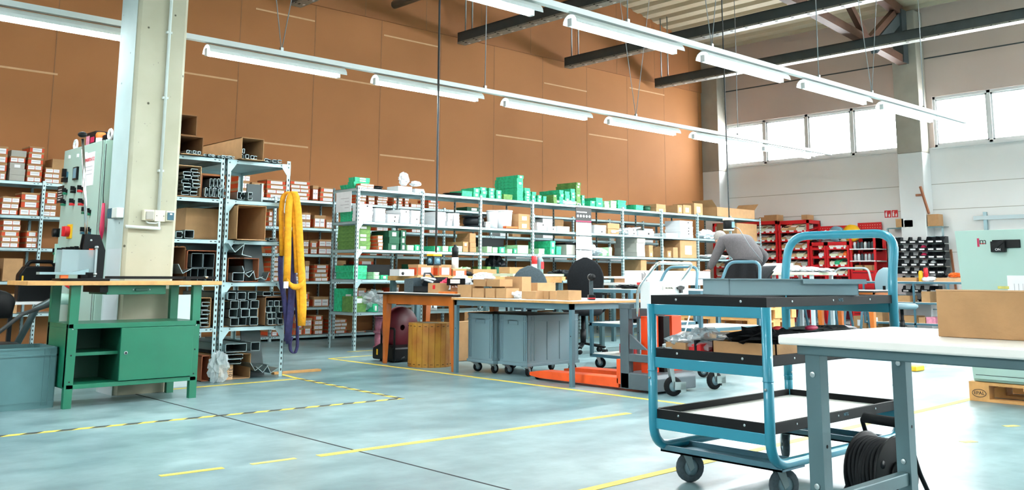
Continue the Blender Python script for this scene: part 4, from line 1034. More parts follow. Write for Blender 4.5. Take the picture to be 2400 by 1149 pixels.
def caster(parent, xy, r, ztop, a=0.0, wm='black_rubber', w_=.028, brake=False):
    q = MB(); T = Matrix.Translation((xy[0], xy[1], 0)) @ Matrix.Rotation(a, 4, 'Z')
    q.box((-.035, -.03, ztop - .006), (.035, .03, ztop), 'zinc', T)
    q.lathe([(0, ztop - .02), (.018, ztop - .02), (.022, ztop - .006), (0, ztop - .006)], 'zinc', 12, T=T)
    for s in (-1, 1):
        y = s * (w_ / 2 + .004)
        pts = [(-.02, y, ztop - .012), (.02, y, ztop - .012), (.035, y, r + .0), (.015, y, r - .015)]
        q.add([(p[0], p[1] - .002, p[2]) for p in pts] + [(p[0], p[1] + .002, p[2]) for p in pts], [(0, 1, 2, 3), (7, 6, 5, 4), (0, 4, 5, 1), (1, 5, 6, 2), (2, 6, 7, 3), (3, 7, 4, 0)], 'zinc', False, T)
    o = q.build('caster', parent)
    wq = MB()
    wq.lathe([(r * .55, -w_ / 2), (r * .9, -w_ / 2), (r, -w_ / 4), (r, w_ / 4), (r * .9, w_ / 2), (r * .55, w_ / 2)], wm, 20, (.022, 0, r), 'y', T=T)
    wq.lathe([(0, -w_ / 2 + .003), (r * .58, -w_ / 2 + .003), (r * .58, w_ / 2 - .003), (0, w_ / 2 - .003)], 'crate_grey', 20, (.022, 0, r), 'y', T=T)
    wq.lathe([(0, -w_ / 2 - .004), (r * .16, -w_ / 2 - .004), (r * .16, w_ / 2 + .004), (0, w_ / 2 + .004)], 'zinc', 10, (.022, 0, r), 'y', T=T)
    wq.build('wheel', o)
    return o
crate('stacking_crate', (1.845, 7.25, 0), .62, .42, .415, 'crate_teal', 'dull teal grey stacking crate on the floor at the left picture edge', 0)
# black office chair back at the left edge
def office_chair(loc, rz, label, fabric, h=1.12, seat_z=.47, bw=.46, back0=None, arms=True, name='office_chair', bellows=False):
    t = thing(name, label, 'chair', loc, rz)
    q = MB(); q.lathe([(0, 0), (.21, 0), (.24, .03), (.24, .06), (.2, .085), (0, .09)], fabric, 24, (0, 0, 0), T=Matrix.Translation((0, 0, seat_z - .05)) @ Matrix.Diagonal((1, .98, 1, 1))); q.build('seat', t)
    b0 = seat_z + .06 if back0 is None else back0; hb = h - b0
    q = MB(); N = 12; ring = []
    prof = []
    for i in range(N + 1):
        f = i / N; wv = bw / 2 * (1 - .12 * f) * (math.sqrt(max(0, 1 - ((f - .55) / .45) ** 2)) if f > .55 else (.80 + .36 * f))
        prof.append((max(wv, .02), b0 + hb * f))
    poly = [(x, z) for x, z in prof] + [(-x, z) for x, z in reversed(prof)]
    K = len(poly); vs = []
    for off, sc in ((-.0, .9), (.015, 1.0), (.055, 1.0), (.07, .88)):
        for x, z in poly:
            zc = b0 + hb / 2; curve = .05 * ((z - zc) / hb) ** 2 - .03 * (x / bw * 2) ** 2
            vs.append((x * sc, -.23 - off + curve * 0 + .0, zc + (z - zc) * (1 - (1 - sc) * .35)))
    fs = [tuple(range(K)), tuple(3 * K + k for k in range(K))[::-1]]
    for r_ in range(3):
        for k in range(K): fs.append((r_ * K + k, r_ * K + (k + 1) % K, (r_ + 1) * K + (k + 1) % K, (r_ + 1) * K + k))
    q.add(vs, fs, fabric, True); q.build('backrest', t)
    q = MB(); q.bar((0, -.1, seat_z - .06), (0, -.29, seat_z - .05), .05, .012, 'black_plastic'); q.bar((0, -.29, seat_z - .06), (0, -.305, max(seat_z + .3, b0 + .08)), .05, .014, 'black_plastic', up=(0, 1, 0)); q.build('back_bracket', t)
    q = MB(); q.cyl((0, 0, .1), (0, 0, seat_z - .05), .026, 'black_plastic', 12); q.cyl((0, 0, .1), (0, 0, .28), .035, 'black_plastic', 12)
    if bellows:
        for k in range(16): q.lathe([(.022, 0), (.036, .008), (.022, .016)], 'black_plastic', 14, (0, -.3, .32 + .017 * k))
    q.build('gas_lift', t)
    if arms:
        for s in (-1, 1):
            q = MB(); q.tube(fillet([(s * .2, -.05, seat_z - .03), (s * .27, -.03, seat_z + .02), (s * .28, .0, seat_z + .2), (s * .28, -.02, seat_z + .21)], .03), .013, 'black_plastic', 8); q.box((s * .28 - .03, -.13, seat_z + .2), (s * .28 + .03, .12, seat_z + .225), 'black_plastic'); q.build('armrest', t)
    for k in range(5):
        a = 2 * PI * k / 5 + .3; q = MB(); e = (.29 * math.cos(a), .29 * math.sin(a), .075)
        q.bar((0, 0, .115), e, .04, .025, 'black_plastic'); lg = q.build('leg', t)
        w2 = MB(); 
        for s in (-.018, .018): w2.lathe([(0, -.009), (.027, -.009), (.027, .009), (0, .009)], 'black_rubber', 14, (s, 0, .028), 'x', T=Matrix.Translation((e[0], e[1], 0)) @ Matrix.Rotation(a, 4, 'Z'))
        w2.cyl((e[0], e[1], .03), (e[0], e[1], .07), .006, 'zinc', 8); w2.build('caster_wheel', lg)
    return t
office_chair((1.93, 7.98, 0), 2.9, 'black work chair with bellows column cut by the left picture edge', 'black_plastic', h=.80, seat_z=.36, bw=.36, back0=.57, arms=False, bellows=True)
# black power tool case on a small table behind
t = thing('side_table', 'small pale topped table behind the black chair at the left edge', 'table', (GY(95, 700, 9.6).x - .3, 9.5, 0))
q = MB(); q.box((0, 0, .635), (.62, .5, .66), 'paper'); q.build('tabletop', t)
for x in (.03, .57):
    for y in (.03, .45): q = MB(); q.cb((x, y, .3175), (.035, .035, .635), 'bin_black'); q.build('leg', t)
t = thing('tool_case', 'black plastic power tool case with carry handle standing behind the bench', 'case', (GY(95, 700, 9.6).x, 9.6, .661))
q = MB(); q.prism([(-.2, 0), (.2, 0), (.2, .28), (.15, .33), (-.15, .33), (-.2, .25)], 1, 0, .13, 'black_plastic'); q.build('shell', t, .012)
q = MB(); q.tube(fillet([(-.13, .065, .31), (-.11, .065, .375), (.11, .065, .375), (.13, .065, .31)], .04), .018, 'black_plastic', 10); q.build('handle', t)
q = MB(); q.box((-.18, -.006, .18), (-.165, 0, .24), 'yellow'); q.build('latch', t)
q = MB(); q.tube([(1.6, 8.3, .12), (2.0, 8.45, .35), (2.35, 8.7, .58), (2.6, 8.75, .66)], .018, 'cable', 8); tag(q.build('hose'), 'black hose running up from behind the chair to the mint cabinet', 'hose')
q = MB(); q.bar((3.22, 7.62, 0.0), (3.22, 7.74, .75), .38, .012, 'board_white', up=(0, 1, 0)); tag(q.build('leaning_panel'), 'pale plastic panel leaning behind the right legs of the green bench', 'panel')

# ------------------------------------------------------------------ profiles and boxes in the rack
def square_profile(q, x, z, s, y0, L, m='alu', th=.004, h=None):
    h = h or s
    q.box((x, y0, z), (x + s, y0 + L, z + th), m); q.box((x, y0, z + h - th), (x + s, y0 + L, z + h), m); q.box((x, y0, z), (x + th, y0 + L, z + h), m); q.box((x + s - th, y0, z), (x + s, y0 + L, z + h), m)
    q.box((x + th, y0 + .25, z + th), (x + s - th, y0 + .26, z + h - th), 'hole')
def angle_profile(q, x, z, s, y0, L, m='alu', a=0.0, th=.005):
    for k in range(2):
        b = a + k * PI / 2
        q.bar((x + math.cos(b) * s / 2, y0, z + math.sin(b) * s / 2), (x + math.cos(b) * s / 2, y0 + L, z + math.sin(b) * s / 2), s, th, m, up=(-math.sin(b), 0, math.cos(b)))
def rp(px, py, y=7.85): p = GY(px, py, y); return p.x, p.z
def profile_group(kind, px0, px1, z, nx, nz, s, label, y0=7.84, L=.95, h=None, m='alu'):
    x0 = rp(px0, 600)[0]; x1 = rp(px1, 600)[0]; dx = (x1 - x0) / nx; k = 0
    for j in range(nz):
        for i in range(nx):
            k += 1; q = MB(); hh = h or s
            if kind == 'sq': square_profile(q, 0, 0, min(s, dx * .94), 0, L, m, h=hh * .96)
            elif kind == 'c':
                th = .004; q.box((0, 0, 0), (th, L, hh * .94), m); q.box((0, 0, 0), (dx * .85, L, th), m); q.box((0, 0, hh * .94 - th), (dx * .85, L, hh * .94), m); q.box((dx * .85 - th, 0, 0), (dx * .85, L, hh * .3), m); q.box((dx * .85 - th, 0, hh * .64), (dx * .85, L, hh * .94), m)
                q.box((th, .2, th), (dx * .85 - th, .21, hh * .94 - th), 'hole')
            o = q.build('metal_profile', loc=(x0 + dx * i, y0 + R.uniform(-.04, .03), z + hh * j))
            row = 'bottom row' if j == 0 else 'top row' if j == nz - 1 and nz > 1 else '%s row up' % ordn(j + 1)
            tag(o, '%s, %s%s' % (label, ordn(i + 1) + ' from left', (', ' + row) if nz > 1 else ''), 'profile', 'metal profiles in the rack')
def carton_sleeve(x0, x1, z0, z1, y0, y1, label, m='kraft', flap=True):
    t = thing('long_cardboard_box', label, 'box', (x0, y0, z0 + .001)); w_, h, d = x1 - x0, z1 - z0, y1 - y0; th = .006
    q = MB(); q.box((0, 0, 0), (w_, d, th), m); q.box((0, 0, h - th), (w_, d, h), m); q.box((0, 0, 0), (th, d, h), m); q.box((w_ - th, 0, 0), (w_, d, h), m); q.box((0, d - th, 0), (w_, d, h), 'kraft_dark')
    q.build('sleeve', t)
    if flap:
        f = MB(); f.add([(.01, 0, 0), (w_ - .01, 0, 0), (w_ - .02, -.07, -.005), (.02, -.07, -.005)], [(0, 1, 2, 3)], 'kraft_light'); f.build('flap', t, solid=.004)
    return t
X = lambda px: rp(px, 600)[0]
# top of the rack
carton_sleeve(X(548), X(601), 1.962, 2.165, 7.80, 9.3, 'long open brown carton atop the rack, pointing at the camera')
carton_sleeve(X(405), X(461), 1.962, 2.13, 7.84, 8.8, 'open brown carton atop the rack right beside the concrete column, lower of two', 'kraft_dark')
carton_sleeve(X(400), X(446), 2.135, 2.32, 7.86, 8.8, 'open brown carton atop the rack beside the concrete column, upper of two', 'kraft_dark', False)
profile_group('sq', 552, 569, 1.975, 2, 1, .04, 'small square metal profile inside the long carton atop the rack')
profile_group('c', 572, 590, 1.975, 2, 1, .035, 'small channel profile at right inside the long carton atop the rack')
profile_group('sq', 552, 558, 2.02, 1, 2, .045, 'small square profile stacked at left in the long carton')
profile_group('sq', 420, 455, 1.972, 5, 1, .03, 'thin profile in the lower carton by the column')
profile_group('c', 462, 536, 1.963, 9, 1, .022, 'flat profile loose on the rack top, left of the long carton', h=.02)
profile_group('c', 604, 648, 1.963, 4, 1, .03, 'flat profile loose on the rack top, right of the long carton', h=.03)
# level 2
carton_sleeve(X(404), X(463), 1.596, 1.87, 7.86, 8.8, 'upright open carton of flat profiles on the second rack level beside the column', 'kraft_light', False)
profile_group('c', 416, 437, 1.61, 1, 6, .04, 'flat clip profile at left in the upright carton', h=.034)
profile_group('c', 438, 458, 1.61, 1, 7, .04, 'flat clip profile on the right in the upright carton', h=.034)
carton_sleeve(X(464), X(522), 1.596, 1.80, 7.86, 8.8, 'open brown carton of upright channel profiles on the second rack level', 'carton_brown', False)
profile_group('c', 468, 518, 1.604, 8, 1, .02, 'upright channel profile, lower row of the brown carton', h=.085)
profile_group('c', 484, 518, 1.692, 5, 1, .02, 'upright channel profile, upper row of the brown carton', h=.085)
profile_group('c', 545, 582, 1.597, 3, 1, .05, 'short channel profile in the narrow rack bay, second level', h=.075)
q = MB(); q.bar((X(590), 7.95, 1.70), (X(622), 7.95, 1.66), .5, .006, 'board_grey', up=(0, 0, 1)); 
q = MB(); q.box((X(586), 7.97, 1.597), (X(622), 7.985, 1.76), 'board_grey'); q.box((X(620), 7.965, 1.597), (X(624), 8.0, 1.77), 'alu'); tag(q.build('grey_board'), 'dark grey panel standing on the second level of the narrow rack bay', 'panel')
# level 3
carton_sleeve(X(543), X(611), 1.232, 1.545, 7.78, 9.2, 'very large open brown carton sticking out of the middle of the rack', 'kraft')
q = MB(); q.box((0, 0, 0), (X(540) - X(455), .7, .28), 'kraft'); o = q.build('cardboard_box', loc=(X(453), 8.05, 1.233)); tag(o, 'closed brown carton behind the very large open one in the rack', 'box')
profile_group('sq', 428, 455, 1.233, 1, 1, .085, 'single wide box profile on the third rack level beside the column', h=.075)
profile_group('c', 408, 426, 1.233, 1, 1, .06, 'low profile on the third rack level tight beside the column', h=.06)
q = MB(); q.box((X(617), 7.9, 1.233), (X(622), 8.6, 1.47), 'board_white'); tag(q.build('narrow_board'), 'narrow pale board upright in the rack right of the very large carton', 'panel')
profile_group('c', 625, 650, 1.233, 2, 1, .05, 'flat profile lying right of the very large carton', h=.03)
profile_group('sq', 625, 640, 1.47, 1, 1, .07, 'short square tube standing high beside the very large carton', h=.1) if False else None
# level 4
carton_sleeve(X(441), X(512), .856, 1.13, 7.87, 8.8, 'open carton of large dark box profiles on the fourth rack level', 'carton_brown', False)
profile_group('sq', 446, 502, .864, 3, 1, .12, 'large dark box profile, lower row, fourth rack level', h=.115, m='alu_dark')
profile_group('sq', 446, 502, .98, 2, 1, .16, 'large dark box profile, upper row on the fourth rack level', h=.13, m='alu_dark')
carton_sleeve(X(400), X(440), .856, 1.16, 7.9, 8.8, 'dark open carton on the fourth rack level hidden by the column', 'kraft_dark', False)
q = MB(); angle_profile(q, X(425), .93, .09, 7.8, .9, 'alu', .5); tag(q.build('angle_profile'), 'wide bright angle profile poking out beside the column on the fourth level', 'profile')
carton_sleeve(X(536), X(609), .856, 1.07, 7.86, 8.8, 'open carton with angle profiles on the fourth level of the narrow bay', 'carton_brown', False)
profile_group('sq', 542, 572, .864, 1, 1, .11, 'bright box profile in the carton of the narrow bay', h=.08)
for i, (px, z, a_) in enumerate(((575, .93, .4), (585, .90, .9), (600, .88, .3), (625, .875, 1.2))):
    q = MB(); angle_profile(q, X(px), z, .075, 7.84, .9, 'alu', a_); tag(q.build('angle_profile'), 'angle profile leaning in the fourth level of the narrow bay, %s from left' % ordn(i + 1), 'profile')
for i, (px, z, a_) in enumerate(((540, 1.12, .7), (556, 1.10, -.2))):
    q = MB(); angle_profile(q, X(px), z, .1, 7.76, .95, 'alu', a_); tag(q.build('angle_profile'), 'wide ribbed angle profile lying above the carton in the narrow bay, %s' % ('upper' if i == 0 else 'lower'), 'profile')
q = MB(); q.hexa([(X(590), 7.95, .856), (X(636), 7.95, .856), (X(636), 7.965, .856), (X(590), 7.965, .856), (X(586), 7.99, 1.2), (X(628), 7.99, 1.2), (X(628), 8.005, 1.2), (X(586), 8.005, 1.2)], 'board_grey'); tag(q.build('grey_board'), 'dark panel standing on the fourth level of the narrow bay', 'panel')
# level 5
profile_group('sq', 543, 612, .47, 3, 3, .08, 'square profile block of the narrow rack bay', h=.075)
profile_group('sq', 533, 606, .70, 3, 1, .08, 'square profile on top of the block on the fifth level', h=.07)
carton_sleeve(X(531), X(614), .462, .69, 7.87, 8.8, 'open brown carton around the square profile block', 'kraft', False)
carton_sleeve(X(624), X(668), .462, .72, 7.83, 8.8, 'narrow brown carton of square profiles at the right end of the fifth level', 'kraft_dark', False)
profile_group('sq', 627, 664, .47, 3, 4, .055, 'small square profile in the narrow end carton', h=.055, y0=7.82)
profile_group('c', 620, 662, .73, 2, 1, .06, 'flat wide profile lying on the narrow carton', h=.04)
carton_sleeve(X(470), X(502), .462, .72, 7.86, 8.8, 'upright carton of thin profiles right behind the green bench', 'kraft', False)
profile_group('c', 476, 498, .47, 1, 6, .06, 'thin profile behind the green bench', h=.036)
# floor level
carton_sleeve(X(528), X(600), .002, .22, 7.86, 8.8, 'low open carton with profiles at the rack foot, printed 310 900', 'kraft', False)
q = MB(); q.box((X(526), 7.845, .003), (X(558), 7.855, .13), 'kraft_light'); fl = q.build('carton_flap'); tag(fl, 'folded down cardboard flap printed 310 900 at the rack foot', 'cardboard')
for i, s in enumerate(('310', '900')):
    o = text_mesh(s, .05, 'label_dark', (X(545 + 0) + .0 + (.03 if i == 0 else -.015), 7.8435, .065), (PI / 2, PI / 2, 0)); o.parent = fl
profile_group('c', 532, 578, .14, 1, 2, .1, 'broad clip profile in the rack foot carton', h=.045, y0=7.8)
for i, (px, z, a_) in enumerate(((604, .05, .6), (622, .03, .9), (640, .02, .5))):
    q = MB(); angle_profile(q, X(px), z + .02, .085, 7.8, .9, 'alu', a_); tag(q.build('angle_profile'), 'angle profile on the floor at the rack foot, %s from left' % ordn(i + 1), 'profile')
profile_group('sq', 532, 590, .245, 1, 1, .2, 'long wide box profile lying above the low carton at the rack foot', h=.075, y0=7.82)
profile_group('sq', 592, 614, .245, 1, 1, .1, 'short box profile end beside the long one at the rack foot', h=.08, y0=7.78)
q = MB(); q.hexa([(X(600), 8.0, .002), (X(650), 8.0, .002), (X(650), 8.015, .002), (X(600), 8.015, .002), (X(596), 8.05, .43), (X(640), 8.05, .43), (X(640), 8.065, .43), (X(596), 8.065, .43)], 'board_grey'); tag(q.build('grey_board'), 'dark panel standing on the floor inside the narrow rack bay', 'panel')
q = MB(); q.box((0, 0, 0), (.5, .06, .02), 'beech'); tag(q.build('wooden_board', loc=(4.35, 7.98, .002)), 'thin wooden board on the floor right of the rack foot', 'board')
a = GZ(490, 895); crumple('bubble_wrap', (a.x + .02, 7.72, 0.001), (.17, .12, .25), 'clear_plastic', 'clump of clear bubble wrap on the floor beside the rack post', 'wrapping', 31)
carton_sleeve(X(488), X(507), .002, .22, 7.87, 8.5, 'small torn carton on the floor beside the rack post', 'carton_brown', False)

# slings hanging from the rack corner
def ribbon(q, pts, w_, th, m, side=(1, 0, 0)):
    pts = [Vector(p) for p in pts]; s = Vector(side).normalized(); N = len(pts); vs = []
    for i, p in enumerate(pts):
        d = (pts[min(i + 1, N - 1)] - pts[max(i - 1, 0)]).normalized(); nrm = d.cross(s).normalized()
        ww = w_[i] if isinstance(w_, list) else w_
        K = 8
        for k in range(K):
            a = 2 * PI * k / K; vs.append(p + s * ww / 2 * math.copysign(abs(math.cos(a)) ** .6, math.cos(a)) + nrm * th / 2 * math.copysign(abs(math.sin(a)) ** .6, math.sin(a)))
    fs = [(i * 8 + k, i * 8 + (k + 1) % 8, (i + 1) * 8 + (k + 1) % 8, (i + 1) * 8 + k) for i in range(N - 1) for k in range(8)] + [tuple(range(8))[::-1], tuple((N - 1) * 8 + k for k in range(8))]
    q.add(vs, fs, m, True)
sy = 7.74
def sp(px, py, y=sy): p = GY(px, py, y); return (p.x, y, p.z)
t = thing('lifting_sling', 'yellow round lifting sling hanging in folds from the corner of the profile rack', 'sling', sp(690, 770))
oo = Vector(t.location)
for i, (pts, w_, yy) in enumerate((
    ([(661, 600), (660, 540), (659, 490), (664, 458), (676, 449)], .05, .03), 
    ([(672, 662), (674, 600), (675, 540), (676, 490), (680, 458), (690, 449)], .072, -.035),
    ([(697, 640), (695, 580), (691, 520), (688, 470), (690, 450)], .062, -.02),
    ([(707, 764), (710, 720), (708, 660), (704, 600), (701, 540), (698, 490), (693, 460), (688, 449)], .078, -.045),
    ([(704, 764), (702, 715), (699, 670)], .05, -.03))):
    q = MB(); ribbon(q, fillet([Vector(sp(a, b, sy + yy)) - oo for a, b in pts], .04, 3), w_, .034, 'sling_yellow'); q.build('strap', t)
q = MB(); ribbon(q, fillet([Vector(sp(a, b, sy - .085)) - oo for a, b in ((672, 658), (684, 672), (698, 674), (711, 662))], .03, 3), .055, .03, 'sling_yellow', (0, 0, 1)); q.build('strap', t)
q = MB(); q.cb(Vector(sp(670, 668, sy - .1)) - oo, (.045, .012, .06), 'paper'); q.build('care_tag', t)
t = thing('lifting_sling', 'dark purple lifting sling hanging behind the yellow one', 'sling', sp(688, 830))
oo = Vector(t.location)
for i, (pts, w_) in enumerate((([(684, 556), (686, 610), (684, 680), (680, 740), (674, 800)], .075), ([(658, 600), (657, 640), (660, 665), (666, 700), (672, 760), (676, 806)], .05), ([(690, 640), (694, 700), (697, 760), (697, 815), (690, 831), (681, 824), (679, 806), (684, 790)], .026))):
    q = MB(); ribbon(q, fillet([Vector(sp(a, b, sy + .02 + .025 * i)) - oo for a, b in pts], .05, 3), w_, .03, 'sling_purple'); q.build('strap', t)
# ------------------------------------------------------------------ orange table, spool, machines under it
t = thing('wooden_table', 'orange varnished wooden table with black edged white top beside the cable spool', 'table', (5.76, 7.10, 0))
L_, D_, H_ = 1.19, .62, .745
q = MB(); q.box((-.03, -.04, H_ - .022), (D_, L_ + .06, H_), 'laminate'); q.box((-.032, -.042, H_ - .022), (D_ + .002, L_ + .062, H_ - .003), 'laminate_dark_edge'); q.build('tabletop', t, .002)
q = MB(); q.box((.02, .05, H_ - .12), (.045, L_ - .05, H_ - .022), 'orange_wood'); q.box((D_ - .06, .05, H_ - .12), (D_ - .04, L_ - .05, H_ - .022), 'orange_wood'); q.box((.02, .02, H_ - .12), (D_ - .04, .045, H_ - .022), 'orange_wood'); q.box((.02, L_ - .05, H_ - .12), (D_ - .04, L_ - .03, H_ - .022), 'orange_wood'); q.build('apron', t, .002)
for x, sx in ((.0, 1), (D_ - .09, 1)):
    for y, s in ((0, 1), (L_, -1)):
        q = MB(); a, b = .035, .075
        q.hexa([(x + .02, y, 0), (x + .02 + a, y, 0), (x + .02 + a, y + s * a, 0), (x + .02, y + s * a, 0), (x, y, H_ - .022), (x + b, y, H_ - .022), (x + b, y + s * b, H_ - .022), (x, y + s * b, H_ - .022)], 'orange_wood'); q.build('leg', t, .003)
t = thing('wooden_spool', 'upright yellow brown wooden cable drum clad with vertical slats', 'spool', (5.99, 7.75, 0))
q = MB(); RR = .225; n = 22
for k in range(n):
    a0 = 2 * PI * k / n; a1 = 2 * PI * (k + .94) / n
    p = [(RR * math.cos(a), RR * math.sin(a)) for a in (a0, a1)] + [((RR - .02) * math.cos(a), (RR - .02) * math.sin(a)) for a in (a1, a0)]
    q.prism(p, 2, 0.001, .44, 'spool_wood')
    am = (a0 + a1) / 2
    for z in (.03, .41):
        for o_ in (-.03, .03): q.cb(((RR + .0) * math.cos(am + o_), (RR + .0) * math.sin(am + o_), z), (.006, .006, .006), 'hole')
q.build('slat_cladding', t)
q = MB(); q.lathe([(0, .40), (RR - .012, .40), (RR - .012, .436), (.03, .436), (.03, .42), (0, .42)], 'spool_wood_pale', 28); q.cb((.02, .05, .438), (.1, .2, .003), 'grey_box'); q.build('disc', t)
t = thing('vacuum_cleaner', 'black and red workshop machine standing behind the wooden drum', 'machine', (GY(930, 760, 8.42).x, 8.42, 0))
q = MB(); q.prism([(-.2, .02), (.2, .02), (.2, .14), (.05, .2), (-.2, .16)], 0, -.18, .18, 'black_plastic'); q.build('body', t, .02)
q = MB(); q.lathe([(.03, -.05), (.21, -.05), (.225, -.03), (.225, .03), (.21, .05), (.03, .05)], 'reel_red', 28, (.02, -.03, .36), 'y'); q.build('drum', t)
q = MB(); q.tube(fillet([(-.17, -.2, .01), (-.17, -.2, .36), (-.17, .04, .36), (-.17, .04, .01)], .03), .012, 'black_plastic', 8); q.build('frame', t)
q = MB(); q.cb((-.181, .1, .1), (.003, .025, .06), 'yellow'); q.build('label', t)
q = MB(); q.tube([(5.92, 8.36, .03), (5.9, 8.3, .02), (5.95, 8.25, .02), (6.0, 8.2, .06)], .008, 'cable', 8); q.cyl((5.92, 8.4, .03), (5.92, 8.36, .03), .02, 'black_rubber', 10); tag(q.build('power_plug'), 'black power plug and cable on the floor by the left orange table leg', 'plug')
o = carton_mesh(.5, .12, .42, 'kraft', 1).build('cardboard_box', loc=(6.75, 7.95, .002)); tag(o, 'upright brown carton under the orange table at the back', 'box')
o = carton_mesh(.5, .12, .5, 'kraft', 1).build('cardboard_box', loc=(7.3, 8.35, .002)); tag(o, 'dark brown carton leaning behind the orange table', 'box')
for i, (px, y0) in enumerate(((938, 8.0), (967, 7.85))):
    pass
# things on the orange table
TZ = .746
def on(px, py, z): p = GZ(px, py, z); return p
t = thing('parts_tray', 'dark grey open storage bin with cable coil on the orange table', 'bin', (5.92, 7.90, TZ))
q = MB(); q.box((0, -.22, 0), (.24, .22, .008), 'grey_fabric'); q.box((0, -.22, 0), (.008, .22, .065), 'bin_black'); q.box((.232, -.22, 0), (.24, .22, .16), 'bin_black'); q.prism([(0, 0), (.24, 0), (.24, .16), (.1, .15), (0, .065)], 1, -.222, -.214, 'bin_black'); q.prism([(0, 0), (.24, 0), (.24, .16), (0, .14)], 1, .214, .222, 'grey_fabric'); q.prism([(0, 0), (.0, .14), (.0, .14)], 1, .0, .01, 'bin_black') if False else None
q.box((-.002, .06, 0), (.006, .222, .14), 'grey_fabric'); q.build('body', t)
q = MB(); q.tube([(.12 + .07 * math.cos(a), -.05 + .09 * math.sin(a), .10 + .05 * abs(math.sin(a * .5))) for a in [PI * k / 8 for k in range(17)]], .012, 'bag_white', 8); q.build('cable_coil', t)
q = MB(); q.tube([(.05, -.02, .09), (.1, 0, .2), (.15, -.03, .2), (.2, -.1, .1)], .012, 'cable', 8); q.build('cable', t)
crumple('cloth', (6.12, 7.62, TZ), (.2, .14, .14), 'magenta', 'bright pink cloth lying behind the grey bin on the orange table', 'cloth', 41)
crumple('cable_bundle', (6.05, 7.33, TZ), (.22, .3, .17), 'bag_white', 'bundle of white cables on the orange table', 'cable', 42)
o = carton_mesh(.2, .15, .10, 'kraft', 1).build('cardboard_box', loc=(5.86, 7.53, TZ)); o.rotation_euler = (0, 0, -PI / 2); tag(o, 'small pinkish brown carton with red mark on the orange table', 'box')
q = MB(); q.box((-.003, -.02, .04), (0, .02, .08), 'red'); r_ = q.build('printed_mark'); r_.parent = o; r_.rotation_euler = (0, 0, PI / 2); r_.location = (.0, -.001, 0)
q = MB(); q.box((0, 0, 0), (.25, .26, .02), 'orange_wood'); tag(q.build('wooden_board', loc=(5.8, 7.12, TZ)), 'small orange wooden board at the right end of the orange table', 'board')
t = thing('black_tray', 'black framed tray with white label on the orange table', 'tray', (5.92, 7.12, TZ + .03))
q = MB(); q.box((0, 0, .05), (.2, .28, .06), 'black_plastic'); q.box((0, 0, .06), (.012, .28, .12), 'black_plastic'); q.box((.19, 0, .06), (.2, .28, .12), 'black_plastic'); q.box((.02, .04, -.008), (.16, .24, .05), 'kraft_dark'); q.build('body', t)
q = MB(); q.box((-.003, .07, .07), (0, .22, .11), 'paper'); q.build('label', t)
crumple('cable_bundle', (6.0, 6.92, .73 + .12), (.2, .22, .1), 'bag_white', 'loops of white and black cable above the corner carton on the grey table', 'cable', 43)
# ------------------------------------------------------------------ grey table with cartons, crates below
GT = .715
t = thing('work_table', 'grey steel legged table with light top and oak edge carrying small brown cartons', 'table', (5.76, 5.50, 0))
GL, GD = 1.575, .95
q = MB(); q.box((-.03, -.03, GT - .022), (GD, GL + .008, GT), 'laminate'); q.box((-.032, -.032, GT - .023), (GD + .002, GL + .010, GT - .004), 'beech'); q.build('tabletop', t)
q = MB(); q.box((.0, 0, GT - .075), (.025, GL, GT - .023), 'table_blue_grey'); q.box((GD - .05, 0, GT - .075), (GD - .025, GL, GT - .023), 'table_blue_grey'); q.box((0, 0, GT - .075), (GD - .03, .025, GT - .023), 'table_blue_grey'); q.box((0, GL - .025, GT - .075), (GD - .03, GL, GT - .023), 'table_blue_grey'); q.build('frame', t)
for x in (0, GD - .06):
    for y in (0, GL - .035): q = MB(); q.box((x, y, 0), (x + .035, y + .035, GT - .023), 'table_blue_grey'); q.cyl((x - .001, y + .017, .42), (x, y + .017, .42), .005, 'hole', 8); q.build('leg', t)
bk = [ # px left, right, ytop, base layer, kind
    (1072, 1105, 668, 0), (1107, 1134, 676, 0), (1137, 1160, 676, 0), (1162, 1187, 676, 0),
    (1108, 1138, 655, 1), (1140, 1172, 655, 1), (1222, 1256, 683, 0), (1257, 1286, 682, 0), (1288, 1303, 682, 0), (1305, 1333, 681, 0)]
names_ = ['tall corner carton at the left end of the grey table', 'small brown carton, second from left in the bottom row on the grey table', 'small brown carton, third from left in the bottom row on the grey table', 'small brown carton, rightmost in the left bottom row on the grey table', 'brown carton on top of the row, left one, grey table', 'brown carton on top of the row, right one, grey table', 'flat brown carton, leftmost of the four at right on the grey table', 'flat brown carton, second of the four at right on the grey table', 'flat brown carton, third of the four at right on the grey table', 'flat brown carton, rightmost of the four on the grey table']
for i, (pl, pr, pt, lay) in enumerate(bk):
    xf = 5.82 + (.04 if lay else 0) + (.1 if i in (7, 8) else 0); a = GX(pl, 690, xf); b = GX(pr, 690, xf); zb = GT + (.105 if lay else 0) + .001; zt = GX((pl + pr) / 2, pt, xf).z
    w_ = a.y - b.y; o = carton_mesh(w_ * .97, .16, max(.05, zt - zb), 'kraft', 1).build('cardboard_box', loc=(xf, (a.y + b.y) / 2, zb)); o.rotation_euler = (0, 0, -PI / 2 + R.uniform(-.03, .03)); tag(o, names_[i], 'box', 'brown cartons on the grey table')
o = carton_mesh(.24, .12, .2, 'kraft', 3).build('cardboard_box', loc=(6.1, 6.60, GT + .001)); o.rotation_euler = (0, 0, -PI / 2); tag(o, 'pale taller carton with printed patch behind the others on the grey table', 'box')
crumple('plastic_bag', (5.95, 6.42, GT + .001), (.13, .2, .07), 'bag_white', 'small white and blue plastic bag between the cartons on the grey table', 'bag', 44)
o = carton_mesh(.25, .2, .14, 'kraft', 1).build('cardboard_box', loc=(6.5, 6.55, GT + .001)); tag(o, 'brown carton at the back edge of the grey table', 'box')
